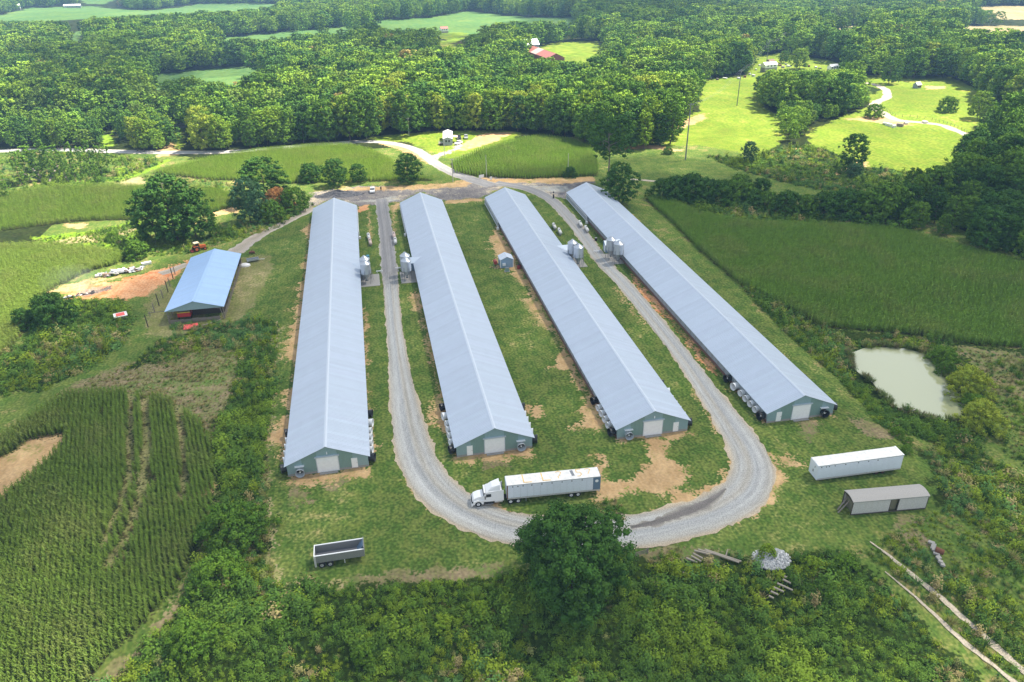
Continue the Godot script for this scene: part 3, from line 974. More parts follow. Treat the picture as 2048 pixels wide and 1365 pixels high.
func build_woods() -> void:
	make_mask()
	rng.seed = 77
	var all := []            # [size in view, place, height, kind number]
	var shade := FastNoiseLite.new()
	shade.seed = 5
	shade.frequency = 0.012
	# rows of the photograph from the front of the woods to the far edge, trees spaced by their own width
	var wood := PackedVector2Array()
	for k in range(0, WOODS.size(), 2):
		wood.append(Vector2(WOODS[k], maxf(WOODS[k + 1], -11.0)))
	var z := -330.0
	while z > -2050.0:
		var gap := 6.6 if z > -600 else (7.8 if z > -1000 else 10.0)
		var x := -900.0
		while x < 1250.0:
			var q := Vector2(x + rng.randf_range(-0.42, 0.42) * gap, z + rng.randf_range(-0.42, 0.42) * gap)
			x += gap
			var base := on(q.x, q.y)
			var pb := to_px(base)
			if pb.x < -120 or pb.x > 2170 or pb.y < -10 or pb.y > 306:
				continue
			if not Geometry2D.is_point_in_polygon(pb, wood):
				continue
			var nz := shade.get_noise_2d(q.x, q.y)
			var h := 17.0 + nz * 5.0 + rng.randf_range(-4.5, 4.5)
			if pb.y > 255 and pb.x < 350:
				h *= 0.72
			if hides_open(base, h):
				continue
			var front := not Geometry2D.is_point_in_polygon(pb + Vector2(0, 14), wood)
			all.append([h / (base - EYE).length() * (1.6 if front else 1.0), base, h, nz])
		z -= gap
	for k in scatter(area([1512,182, 1520,218, 1555,224, 1578,282, 1600,278, 1640,245, 1735,224, 1758,212, 1730,178, 1600,168]), 5.6, 0.4):
		var base := on(k.x, k.y)
		var pb := to_px(base)
		var h := rng.randf_range(12.0, 19.0) if pb.y < 232 else rng.randf_range(6.0, 10.0)
		while h > 4.0 and hides_open(base, h):
			h -= 1.5
		if h < 5.0:
			continue
		all.append([h / (base - EYE).length() * 1.3, base, h, 0.1])
	for k in scatter(area([1905,342, 1950,300, 1990,285, 2060,268, 2160,262, 2160,560, 2048,522, 1950,498, 1850,462, 1790,446, 1780,425, 1840,405, 1900,385]), 7.0, 0.4):
		var base := on(k.x, k.y)
		var pb := to_px(base)
		var h := rng.randf_range(11.0, 20.0) if pb.y < 430 else rng.randf_range(7.0, 13.0)
		while h > 4.0 and hides_open(base, h):
			h -= 1.5
		if h >= 5.0:
			all.append([20.0 / (base - EYE).length(), base, h, -0.6])
	all.sort_custom(func(a, b): return a[0] > b[0])
	var leaves := ["leaf_mid", "leaf_oak", "leaf_bright", "leaf_dark", "leaf_yellow", "leaf_mid", "leaf_oak", "leaf_bright"]
	var words := {"leaf_mid": "mid green", "leaf_oak": "deep green", "leaf_bright": "bright green", "leaf_dark": "dark green", "leaf_yellow": "yellow green", "leaf_brown": "browning"}
	var places := []
	for k in 3:
		places.append([])
	for k in all.size():
		var e: Array = all[k]
		var at: Vector3 = e[1]
		var h: float = e[2]
		var pb := to_px(at)
		if k < 290:
			var lm: String = leaves[rng.randi() % leaves.size()]
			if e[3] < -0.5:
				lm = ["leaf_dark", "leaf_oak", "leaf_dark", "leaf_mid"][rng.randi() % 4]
			var tall := rng.randf() < 0.5
			var kind: String = ("tall%d" if tall else "broad%d") % (rng.randi() % 5)
			var where := "in the woods behind the mobile home"
			if e[3] < -0.5:
				where = "in the shaded woods behind the wide maize field"
			elif pb.x < 350:
				where = "along the country road across from the thin trees"
			elif pb.x < 740:
				where = "along the country road beyond the maize field"
			elif pb.x > 1900:
				where = "at the far edge of the fenced pasture"
			elif pb.x > 1500:
				where = "in the grove between the two pastures"
			elif pb.x > 1170:
				where = "at the corner of the woods beside the pasture"
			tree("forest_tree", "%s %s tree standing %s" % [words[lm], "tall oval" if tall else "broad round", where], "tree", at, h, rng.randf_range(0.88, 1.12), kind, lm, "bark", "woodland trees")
			continue
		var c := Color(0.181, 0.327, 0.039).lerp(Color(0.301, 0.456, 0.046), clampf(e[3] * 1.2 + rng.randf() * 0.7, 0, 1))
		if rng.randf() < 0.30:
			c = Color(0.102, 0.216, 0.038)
		elif rng.randf() < 0.05:
			c = Color(0.212, 0.320, 0.056)
		elif rng.randf() < 0.008:
			c = Color(0.448, 0.355, 0.120)
		c *= rng.randf_range(0.72, 1.25)
		var s := h / 18.0
		var w := rng.randf_range(0.75, 1.35) * s
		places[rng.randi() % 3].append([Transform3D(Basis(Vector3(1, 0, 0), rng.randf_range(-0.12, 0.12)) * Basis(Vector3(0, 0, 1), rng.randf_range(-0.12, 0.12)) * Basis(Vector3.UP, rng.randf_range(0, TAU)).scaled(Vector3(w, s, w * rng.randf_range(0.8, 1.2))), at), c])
	var holder := Node3D.new()
	holder.name = "forest"
	add_child(holder)
	tag(holder, "mass of distant woodland reaching to the far fields", "forest", "", "stuff")
	for k in 3:
		many(holder, ["broadleaf_trees", "oval_trees", "narrow_trees"][k], crowns[["far0", "far1", "farcone"][k]][0], M.leaf_forest, places[k])
	print("trees in all ", all.size())

func many(parent: Node, called: String, shape: Mesh, material: Material, places: Array) -> MultiMeshInstance3D:
	var mm := MultiMesh.new()
	mm.transform_format = MultiMesh.TRANSFORM_3D
	mm.use_colors = true
	mm.mesh = shape
	mm.instance_count = places.size()
	for k in places.size():
		mm.set_instance_transform(k, places[k][0])
		mm.set_instance_color(k, places[k][1])
	var o := MultiMeshInstance3D.new()
	o.name = called
	o.multimesh = mm
	o.material_override = material
	parent.add_child(o, true)
	return o

func stuff(called: String, shape: Mesh, material: Material, places: Array, label: String, category: String) -> void:
	if places.is_empty():
		return
	var o := many(self, numbered(called), shape, material, places)
	tag(o, label, category, "", "stuff")

func blade(mb: MB, p: Vector3, dir: Vector3, length: float, width: float, droop: float, segs: int, rise := 1.1) -> void:   # an arching strap of a leaf
	var side := dir.cross(Vector3.UP).normalized() * width
	var a := p
	var d := (dir + Vector3.UP * rise).normalized()
	var wa := 0.55
	for k in segs:
		d = (d + Vector3.DOWN * droop).normalized()
		var b := a + d * length / segs
		var wb := 1.0 - (k + 1.0) / segs
		if k == 0:
			wb = 1.0
		mb.quad(a - side * wa, a + side * wa, b + side * wb, b - side * wb)
		a = b
		wa = wb

func maize(seed_: int) -> ArrayMesh:
	rng.seed = seed_
	var mb := MB.new()
	for plant in 2:
		var at := Vector3(rng.randf_range(-0.12, 0.12), 0, (plant - 0.5) * 0.26)
		mb.col = Color(0.9, 1.0, 0.8)
		mb.tube(at, at + Vector3(0, 1.9, 0), 0.022, 0.014, 3, false)
		var turn := rng.randf_range(0, TAU)
		for k in 9:
			var g := rng.randf_range(0.75, 1.0)
			mb.col = Color(g, g, g)
			var a := turn + (k % 2) * PI + rng.randf_range(-0.5, 0.5)
			blade(mb, at + Vector3(0, 0.35 + k * 0.19, 0), Vector3(cos(a), 0, sin(a)), rng.randf_range(0.62, 0.95), 0.062, 0.6, 3, 0.75)
		mb.col = Color(1.0, 0.92, 0.62)
		for k in 4:
			var a := k * 1.6
			mb.tri(at + Vector3(0, 1.85, 0), at + Vector3(cos(a) * 0.03, 1.9, sin(a) * 0.03), at + Vector3(cos(a) * 0.12, 2.25, sin(a) * 0.12))
	return mb.mesh(true)

func near_line(p: Vector2, path: Array, w: float) -> bool:
	for k in path.size() - 1:
		if Geometry2D.get_closest_point_to_segment(p, path[k], path[k + 1]).distance_squared_to(p) < w * w:
			return true
	return false

func build_maize() -> void:
	var plants := [maize(301), maize(302)]
	var tracks := []
	for px in MAIZE_TRACKS:
		var t := []
		for p in px_path(px):
			t.append(Vector2(p.x, p.z))
		tracks.append(t)
	var bare := area([-20,930, 60,880, 135,866, 130,892, 60,955, -20,1020])
	var f := FastNoiseLite.new()
	f.seed = 9
	f.frequency = 0.05
	for fd in FIELDS:
		rng.seed = 400 + int(fd.turn * 100)
		var poly := area(fd.px)
		var turn: float = fd.turn
		var rot := PackedVector2Array()
		for p in poly:
			rot.append(p.rotated(-turn))
		var b := bounds(rot)
		var out := [[], []]
		var y := b.position.y
		var tone: Color = fd.tone
		while y < b.end.y:
			var xs := spans(rot, y)
			for k in range(0, xs.size() - 1, 2):
				var x := xs[k]
				while x < xs[k + 1]:
					var p := Vector2(x + rng.randf_range(-0.1, 0.1), y + rng.randf_range(-0.14, 0.14)).rotated(turn)
					x += fd.gap
					var nz := f.get_noise_2d(p.x, p.y)
					if fd.has("cut"):
						if Geometry2D.is_point_in_polygon(p, bare) or near_line(p, tracks[0], 0.75) or near_line(p, tracks[1], 0.95) or near_line(p, tracks[2], 0.7):
							continue
						if nz < -0.42 and rng.randf() < 0.6:
							continue
					var s: float = fd.h / 2.2 * rng.randf_range(0.82, 1.1) * (1.0 + nz * 0.15)
					var c := tone.lerp(Color(0.26, 0.24, 0.09), clampf(nz * 0.45 + rng.randf_range(-0.1, 0.2), 0, 0.32)) * rng.randf_range(0.75, 1.2)
					out[rng.randi() % 2].append([Transform3D(Basis(Vector3.UP, -turn + PI / 2 + rng.randf_range(-0.4, 0.4) + (PI if rng.randf() < 0.5 else 0.0)).scaled(Vector3(s, s, s)), on(p.x, p.y)), c])
			y += 0.78 if fd.gap < 0.55 else 1.1
		var holder := Node3D.new()
		holder.name = numbered("maize_field")
		add_child(holder)
		tag(holder, fd.tag, "cornfield", "", "stuff")
		for k in 2:
			many(holder, "maize_plants", plants[k], M.leaf_corn, out[k])

func weed(seed_: int, h: float, rad: float, leaves: int, size: float) -> ArrayMesh:
	rng.seed = seed_
	var mb := MB.new()
	lump(mb, Vector3(0, h * 0.2, 0), Vector3(rad * 0.6, h * 0.45, rad * 0.6), Color(0.7, 0.7, 0.7))
	for k in leaves:
		var d := rnd_dir()
		d.y = absf(d.y)
		var p := Vector3(d.x * rad, d.y * h, d.z * rad) * rng.randf_range(0.55, 1.25)
		var g := rng.randf_range(0.7, 1.0)
		leaf(mb, p, (d + Vector3(0, 0.5, 0) + rnd_dir() * 0.7).normalized(), size * rng.randf_range(0.6, 1.3), Color(g, g, g))
	return mb.mesh(true)

func tuft(seed_: int, h: float, blades: int) -> ArrayMesh:
	rng.seed = seed_
	var mb := MB.new()
	for k in blades:
		var a := rng.randf_range(0, TAU)
		var g := rng.randf_range(0.7, 1.0)
		mb.col = Color(g, g, g)
		var d := Vector3(cos(a), 0, sin(a))
		blade(mb, d * rng.randf_range(0, 0.3), d * rng.randf_range(0.2, 0.8), h * rng.randf_range(0.7, 1.2), 0.035, 0.28, 2)
	return mb.mesh(true)

func build_brush() -> void:
	var weeds := [weed(501, 0.9, 0.75, 120, 0.22), weed(502, 0.55, 0.95, 130, 0.20), weed(503, 1.5, 0.5, 120, 0.19)]
	var tall := tuft(511, 1.0, 40)
	var low := tuft(512, 0.55, 34)
	var f := FastNoiseLite.new()
	f.seed = 15
	f.frequency = 0.06
	var f2 := FastNoiseLite.new()
	f2.seed = 16
	f2.frequency = 0.025
	var greens := [Color(0.182, 0.283, 0.030), Color(0.122, 0.222, 0.031), Color(0.095, 0.187, 0.032), Color(0.208, 0.292, 0.027), Color(0.113, 0.231, 0.057)]
	var dry := [Color(0.392, 0.327, 0.138), Color(0.304, 0.283, 0.100), Color(0.249, 0.274, 0.088)]
	var keep_clear := []     # places that the brush leaves open: x, z, radius
	for e in [[1543,1112,3.2], [1540,1105,3.2], [1380,1118,1.6], [1395,1114,1.6], [1410,1110,1.4], [1430,1114,1.0], [1450,1120,1.0], [1470,1126,1.0], [1540,1204,1.1], [1550,1196,1.1], [1558,1188,1.2], [1568,1182,1.2], [1576,1176,1.1], [1872,1105,1.4], [1880,1112,1.4], [1866,1096,1.2], [1880,1128,1.2], [1283,1112,1.3], [243,636,1.6]]:
		var g := G(e[0], e[1])
		keep_clear.append(Vector3(g.x, g.z, e[2]))
	var ruts := []
	for px in [[1740,1085, 1790,1122, 1850,1172, 1910,1222, 1970,1275, 2048,1345, 2100,1390], [1770,1145, 1830,1195, 1890,1250, 1960,1312, 2040,1375]]:
		var t := []
		for q in px_path(px):
			t.append(Vector2(q.x, q.z))
		ruts.append(t)
	# [outline, gap, share of leafy weeds, share of dry growth, size, name, label]
	var beds := [
		[[540,1175, 700,1178, 860,1168, 1000,1152, 1260,1110, 1400,1110, 1500,1116, 1690,1104, 1790,1192, 2000,1400, 2000,1480, 60,1480, 250,1340, 330,1250, 395,1150, 440,1010, 450,930, 528,905, 522,1000], 0.85, 0.86, 0.05, 1.0, "brush", "tangled leafy brush on the bank below the farm pad"],
		[[420,690, 500,645, 556,652, 548,760, 532,900, 450,960, 430,900, 455,820, 488,705], 0.85, 0.9, 0.05, 1.15, "brush", "leafy brush strip between the dead grass patch and the first poultry house"],
		[[245,742, 320,685, 410,657, 480,640, 495,660, 420,690, 330,722], 1.0, 0.85, 0.1, 0.9, "brush", "band of weeds below the pole barn's mown turnaround"],
		[[60,690, 60,622, 110,592, 170,602, 245,605, 262,640, 235,690, 180,730, 90,780, -20,800, -90,780, -90,730], 1.0, 0.85, 0.12, 1.1, "brush", "weedy thicket around the half-hidden red and white hut"],
		[[1482,572, 1560,614, 1650,659, 1700,690, 1704,760, 1740,790, 1830,830, 1900,850, 1930,880, 1860,880, 1765,852, 1692,772, 1560,652], 0.8, 0.9, 0.06, 0.95, "brush", "weeds on the slope between the fourth poultry house and the pond"],
		[[1690,690, 1760,672, 1860,680, 1930,700, 1950,745, 1935,760, 1890,740, 1840,705, 1770,694, 1705,704], 0.9, 0.7, 0.15, 0.9, "brush", "weedy rim along the far shore of the pond"],
		[[1960,780, 2000,860, 1950,900, 2050,960, 2130,1010, 2130,1100, 1970,1070, 1900,1010, 1850,905, 1900,880, 1940,868], 0.9, 0.85, 0.1, 1.0, "brush", "weedy hollow beside the two parked trailers"],
		[[1940,700, 2130,725, 2130,990, 2000,900, 1985,790], 0.85, 0.12, 0.5, 0.75, "rough_grass", "dry rough grass on the rise beyond the pond"],
		[[1720,1100, 1900,1015, 2130,1090, 2130,1460, 2010,1400, 1960,1300], 0.75, 0.3, 0.12, 0.75, "rough_grass", "rough grass either side of the two wheel ruts"],
		[[110,792, 185,757, 260,727, 330,697, 410,700, 480,700, 455,800, 440,870, 415,868, 385,822, 300,797, 230,786], 0.7, 0.03, 0.8, 0.5, "dead_grass", "flattened brown dead grass above the tracked maize field"],
		[[1412,312, 1500,318, 1560,295, 1620,294, 1700,318, 1740,338, 1850,352, 1850,382, 1700,392, 1560,362, 1470,340], 1.5, 0.6, 0.1, 1.1, "brush", "green thicket in the hollow below the pasture"],
		[[-90,306, 150,305, 300,320, 330,322, 250,362, 150,372, 0,386, -90,390], 1.6, 0.6, 0.15, 1.1, "brush", "scrub around the thin trees and fallen logs"],
		[[285,352, 420,360, 470,367, 478,380, 400,377, 300,372], 1.4, 0.6, 0.2, 0.9, "brush", "scrub strip between two maize fields with a fallen log"],
		[[60,480, 180,465, 285,445, 300,470, 400,480, 470,450, 600,425, 560,455, 440,488, 400,505, 290,515, 215,500, 90,490], 1.1, 0.6, 0.12, 0.8, "brush", "bright weeds and tall grass beside the orange tractor"],
		[[1315,392, 1400,385, 1500,400, 1640,415, 1780,425, 1790,446, 1620,446, 1500,440, 1400,424], 1.2, 0.85, 0.05, 1.3, "brush", "undergrowth along the top of the wide maize field"],
		[[200,1380, 290,1290, 380,1155, 425,1010, 440,1010, 400,1155, 330,1275, 255,1370], 1.4, 0.3, 0.5, 0.6, "rough_grass", "sparse growth on the dirt strip beside the tracked maize"],
		[[1265,1105, 1340,1094, 1480,1102, 1480,1114, 1300,1124], 0.8, 0.3, 0.7, 0.7, "dead_grass", "yellowed weeds around the stacked poles"],
		[[1195,1000, 1245,1008, 1248,1044, 1205,1046], 0.7, 0.4, 0.6, 0.8, "dead_grass", "browning weeds behind the semi-trailer"],
		[[540,1168, 530,1080, 524,1000, 530,930, 534,930, 530,1000, 537,1080, 550,1165], 0.5, 0.1, 0.9, 0.6, "dead_grass", "line of dead weeds along the pad's edge"],
		[[345,648, 440,645, 450,652, 380,662, 340,660], 0.9, 0.8, 0.1, 0.8, "brush", "weeds along the open front of the pole barn"],
	]
	var reeds := []
	rng.seed = 590
	for k in pond_poly.size():
		var a := pond_poly[k]
		var b := pond_poly[(k + 1) % pond_poly.size()]
		var out_ := (b - a).orthogonal().normalized()
		if Geometry2D.is_point_in_polygon((a + b) / 2 + out_ * 0.3, pond_poly):
			out_ = -out_
		var steps := int((b - a).length() / 0.3)
		for i in steps:
			if f.get_noise_2d(a.x * 3.0 + i * 0.8, a.y * 3.0) < -0.12:
				continue
			var p := a.lerp(b, i / float(steps)) + out_ * rng.randf_range(-0.35, 1.1)
			var s := rng.randf_range(0.7, 1.6)
			reeds.append([Transform3D(Basis(Vector3.UP, rng.randf_range(0, TAU)).scaled(Vector3(s, s, s)), Vector3(p.x, maxf(height(p.x, p.y), POND_Y), p.y)), (Color(0.16, 0.22, 0.06) if rng.randf() < 0.7 else Color(0.26, 0.23, 0.11)) * rng.randf_range(0.8, 1.15)])
	stuff("reeds", tall, M.leaf_weed, reeds, "reeds and sedge along the pond's rim", "reeds")
	for bd in beds:
		rng.seed = 600 + beds.find(bd)
		var out := [[], [], [], [], []]
		for p in scatter(area(bd[0]), bd[1], 0.48):
			if not pond_poly.is_empty() and Geometry2D.is_point_in_polygon(p, pond_poly):
				continue
			var clear := false
			for e in keep_clear:
				clear = clear or Vector2(e.x, e.y).distance_squared_to(p) < e.z * e.z
			for e in ruts:
				clear = clear or near_line(p, e, 0.8)
			if clear:
				continue
			var nz := f.get_noise_2d(p.x, p.y)
			var nz2 := f2.get_noise_2d(p.x, p.y)
			var leafy: bool = rng.randf() < bd[2] + nz * 0.5
			var dead: bool = rng.randf() < bd[3] + nz2 * 0.35
			var c: Color = dry[rng.randi() % 3] if dead else greens[clampi(int((nz2 + 0.5) * 5.0 + rng.randf_range(-0.9, 0.9)), 0, 4)]
			c *= rng.randf_range(0.8, 1.15)
			var s: float = bd[4] * (0.5 + 1.3 * pow(rng.randf(), 1.7)) * (1.0 + nz * 0.9)
			var k := (rng.randi() % 3) if leafy else (3 if rng.randf() < 0.5 else 4)
			out[k].append([Transform3D(Basis(Vector3.UP, rng.randf_range(0, TAU)).scaled(Vector3(s, s * rng.randf_range(0.7, 1.2), s)), on(p.x, p.y, -0.05)), c])
		var holder := Node3D.new()
		holder.name = numbered(bd[5])
		add_child(holder)
		tag(holder, bd[6], "grass" if bd[5] != "brush" else "brush", "", "stuff")
		for k in 5:
			if out[k].size() > 0:
				many(holder, ["weeds", "weeds", "weeds", "tall_grass", "low_grass"][k], [weeds[0], weeds[1], weeds[2], tall, low][k], M.leaf_weed, out[k])

func build_trees() -> void:
	rng.seed = 900
	# [name, label, category, pixel of the foot, height, width, crown, leaves]
	for t in [
		["broadleaf_tree", "dense dark broadleaf tree on the bank in front of the loop driveway", "tree", 1146, 1182, 14.0, 1.06, "front", "leaf_dark"],
		["broadleaf_tree", "tallest dark oak of the clump beyond the pole barn", "tree", 356, 480, 21.0, 1.15, "broad0", "leaf_dark"],
		["broadleaf_tree", "dark oak at the field edge of the clump beyond the pole barn", "tree", 312, 484, 17.0, 1.0, "broad1", "leaf_dark"],
		["broadleaf_tree", "dark oak with a low crown beside the small cedar", "tree", 392, 478, 16.0, 1.0, "broad2", "leaf_dark"],
		["cedar", "small pointed cedar beside the dark oak clump", "tree", 433, 474, 9.0, 1.1, "cone0", "leaf_oak"],
		["broadleaf_tree", "rounded blue-green tree beside the rust-brown bush", "tree", 501, 446, 15.5, 0.95, "broad3", "leaf_blue"],
		["broadleaf_tree", "wide dark tree behind the blue-green tree", "tree", 532, 402, 16.0, 1.35, "broad4", "leaf_dark"],
		["bush", "rust-brown dying bush among green trees", "bush", 557, 418, 7.5, 1.0, "bush0", "leaf_brown"],
		["bush", "green bush below the rust-brown bush", "bush", 546, 442, 7.0, 1.0, "bush1", "leaf_oak"],
		["bush", "green bush between the rust-brown bush and the dirt track", "bush", 590, 420, 8.0, 1.0, "bush0", "leaf_oak"],
		["bush", "dark bush behind the dark stone pile", "bush", 622, 362, 7.0, 1.0, "bush1", "leaf_dark"],
		["broadleaf_tree", "round dark tree beside the small round tree along the maize", "tree", 671, 372, 10.5, 1.2, "broad1", "leaf_dark"],
		["broadleaf_tree", "small round dark tree above the white car", "tree", 717, 366, 7.5, 1.1, "broad2", "leaf_dark"],
		["broadleaf_tree", "round dark tree at the end of the maize by the access road", "tree", 816, 366, 11.5, 1.25, "broad3", "leaf_dark"],
		["shade_tree", "tall flat-topped tree on a bare pale trunk beside the dark maize", "tree", 1215, 368, 27.0, 1.05, "umbrella", "leaf_dark"],
		["broadleaf_tree", "dark tree leaning over the fourth poultry house's far end", "tree", 1238, 408, 15.0, 1.05, "broad4", "leaf_dark"],
		["broadleaf_tree", "lone dark round tree on the slope of the pasture", "tree", 1704, 338, 14.0, 1.05, "broad0", "leaf_dark"],
		["broadleaf_tree", "small dark tree at the edge of the bright pasture", "tree", 1496, 324, 8.5, 1.0, "broad1", "leaf_blue"],
		["bush", "low bush below the lone dark round tree", "bush", 1708, 352, 5.0, 0.9, "bush0", "leaf_blue"],
		["bush", "round bush beside the meadow track's bend", "bush", 1749, 236, 7.0, 1.0, "bush1", "leaf_mid"],
		["bush", "round bush standing alone in the fenced pasture", "bush", 1893, 224, 8.0, 0.9, "bush0", "leaf_mid"],
		["broadleaf_tree", "bright green tree at the fenced pasture's corner", "tree", 1955, 238, 14.0, 1.0, "broad2", "leaf_bright"],
		["broadleaf_tree", "olive green tree below the bright corner tree", "tree", 1985, 262, 12.0, 1.1, "broad3", "leaf_mid"],
		["broadleaf_tree", "large feathery tree rising over the shaded woods", "tree", 2030, 300, 25.0, 1.2, "broad4", "leaf_oak"],
		["bush", "bright yellow-green willow bush reflected in the pond", "bush", 1931, 792, 6.6, 0.98, "pond", "leaf_yellow"],
		["bush", "yellow-green willow bush at the pond's near corner", "bush", 1955, 858, 6.0, 1.08, "pond", "leaf_yellow"],
		["bush", "green bush between the two willow bushes by the pond", "bush", 1944, 818, 3.2, 0.9, "reed", "leaf_mid"],
		["bush", "green bush at the pond's far shore under the maize", "bush", 1884, 728, 4.0, 0.9, "reed", "leaf_mid"],
		["bush", "dark green bush at the pond's far shore beside the willow", "bush", 1890, 748, 3.0, 0.8, "reed", "leaf_oak"],
		["bush", "large dark bush beside the orange clay patch", "bush", 108, 650, 8.5, 0.85, "bush0", "leaf_dark"],
		["bush", "dark bush on the track's bend by the maize", "bush", 50, 655, 5.0, 0.8, "bush1", "leaf_dark"],
		["bush", "grey-green bush beside the white scrap pile", "bush", 274, 515, 5.5, 1.0, "bush1", "leaf_oak"],
		["bush", "small round bush in the straw-coloured strip", "bush", 228, 482, 3.2, 1.0, "bush0", "leaf_mid"],
		["bush", "large grey-green bush beside the pad's dead-weed edge", "bush", 470, 1085, 6.5, 1.0, "reed", "leaf_oak"],
		["bush", "rounded bush on the bank by the tracked maize", "bush", 445, 1170, 5.0, 1.0, "reed", "leaf_mid"],
		["bush", "rounded green bush on the bank beside the dirt strip", "bush", 388, 1300, 4.4, 0.9, "reed", "leaf_mid"],
		["bush", "dark bush at the pad's far corner beside the maize", "bush", 1140, 354, 4.0, 1.0, "bush0", "leaf_dark"],
		["bush", "low bush by the steel pole's foot", "bush", 1336, 308, 3.0, 1.2, "bush1", "leaf_oak"],
		["broadleaf_tree", "lone spreading tree in the cluttered yard", "tree", 1598, 138, 14.0, 1.2, "broad1", "leaf_bright"],
		["broadleaf_tree", "smaller dark tree in the cluttered yard", "tree", 1567, 126, 9.0, 1.1, "broad2", "leaf_oak"],
		["broadleaf_tree", "dark tree casting shade over the meadow track's start", "tree", 1778, 168, 17.0, 1.1, "broad0", "leaf_oak"],
	]:
		tree(t[0], t[1], t[2], G(t[3], t[4]), t[5], t[6], t[7], t[8], "bark_pale" if t[7] == "umbrella" else "bark")
	# young trees left standing among the logs
	for p in [[14,398,11], [44,372,14], [62,365,15], [84,362,13], [108,360,14], [122,352,13], [138,366,12], [152,358,15], [170,350,12], [186,345,14], [206,352,13], [216,336,12], [92,340,13], [64,338,13], [196,368,8]]:
		tree("young_tree", "thin young tree among the fallen logs by the country road", "tree", G(p[0], p[1]), p[2], rng.randf_range(0.8, 1.4), "thin%d" % (rng.randi() % 2), "leaf_oak" if rng.randf() < 0.6 else "leaf_mid", "bark", "thin trees left after clearing")
	# shrubs in a belt above the wide maize field
	for p in [[1325,398,7], [1352,400,8], [1382,402,9], [1410,404,8], [1440,408,8.5], [1470,412,9], [1500,416,7], [1535,420,7], [1572,428,8], [1610,430,7.5], [1648,432,9], [1690,436,10], [1730,440,11], [1770,444,12], [1480,385,6], [1520,392,6]]:
		tree("shrub", "dark leafy shrub in the belt above the wide maize field", "shrub", G(p[0], p[1]), p[2] * rng.randf_range(0.9, 1.1), rng.randf_range(0.8, 1.1), "bush%d" % (rng.randi() % 2), "leaf_dark" if rng.randf() < 0.7 else "leaf_oak", "bark", "shrubs above the wide maize field")
	# blue-green weeds in round cushions below the pond
	for p in [[1795,872], [1815,888], [1845,868], [1862,880], [1830,860], [1812,905]]:
		tree("shrub", "low rounded green cushion of weeds below the pond", "shrub", G(p[0], p[1]), rng.randf_range(1.3, 1.9), 1.1, "bush%d" % (rng.randi() % 2), "leaf_mid", "bark", "green cushions below the pond")
	for p in [[730,1320], [960,1225], [890,1255], [560,1260], [640,1240], [1290,1215], [1620,1140], [1690,1135], [1650,1190], [1533,1116]]:
		tree("shrub", "small leafy shrub growing out of the bank's brush", "shrub", G(p[0], p[1]), rng.randf_range(1.6, 2.6), rng.randf_range(0.8, 1.2), "bush%d" % (rng.randi() % 2), ["leaf_oak", "leaf_mid", "leaf_bright"][rng.randi() % 3], "bark", "shrubs on the bank")

# ------------------------------------------------------------------ the four poultry houses
const HOUSE_X := [-12.49, 18.26, 49.30, 80.07]
const HOUSE_Z := [-113.32, -112.48, -111.51, -110.42]
const HOUSE_L := 152.4
const EAVE := 2.47
const RISE := 3.31
const HALF := 7.67          # to the drip edge
const WALL := 7.25          # to the wall face

func ribbed_slope(length: float, half: float, eave: float, rise: float, side: float, gap: float) -> MB:
	# sheet metal with raised ribs running from ridge to eave, 4 cm thick
	var mb := MB.new()
	var dn := Vector3(side * half, -rise, 0).normalized()
	var up := Vector3(side * rise, half, 0).normalized()
	var len_ := Vector2(half, rise).length()
	var top := Vector3(0, eave + rise, 0)
	var cells := int(length / gap)
	var g := length / cells
	var prof := [Vector2(0, 0), Vector2(g * 0.80, 0), Vector2(g * 0.84, 0.028), Vector2(g * 0.95, 0.028), Vector2(g, 0)]
	var tone := RandomNumberGenerator.new()
	tone.seed = int(length * 10.0) + int(side * 7.0)
	for k in cells:
		if k % 2 == 0:       # sheets two ribs wide, weathered a little differently
			var g1 := tone.randf_range(0.93, 1.0)
			mb.col = Color(g1, g1 * tone.randf_range(0.985, 1.0), g1)
		for i in 4:
			var a: Vector2 = prof[i]
			var b: Vector2 = prof[i + 1]
			var za := -k * g - a.x
			var zb := -k * g - b.x
			var A := top + up * a.y + Vector3(0, 0, za)
			var B := top + up * b.y + Vector3(0, 0, zb)
			if side > 0:
				mb.quad(A, A + dn * len_, B + dn * len_, B)
			else:
				mb.quad(A + dn * len_, A, B, B + dn * len_)
	# underside, eave edge and the two ends
	var t := up * -0.05
	var p0 := top + t
	var p1 := top + dn * len_ + t
	var q := Vector3(0, 0, -length)
	for f in [[p0, p0 + q, p1 + q, p1], [p1, p1 + q, p1 + q - t, p1 - t], [p0, p1, p1 - t, p0 - t], [p0 + q, p0 + q - t, p1 + q - t, p1 + q]]:
		if side > 0:
			mb.quad(f[0], f[1], f[2], f[3])
		else:
			mb.quad(f[3], f[2], f[1], f[0])
	return mb

func top_at(x: float) -> float:    # underside of the roof over the gable wall
	return EAVE + RISE * (1.0 - absf(x) / HALF) - 0.07

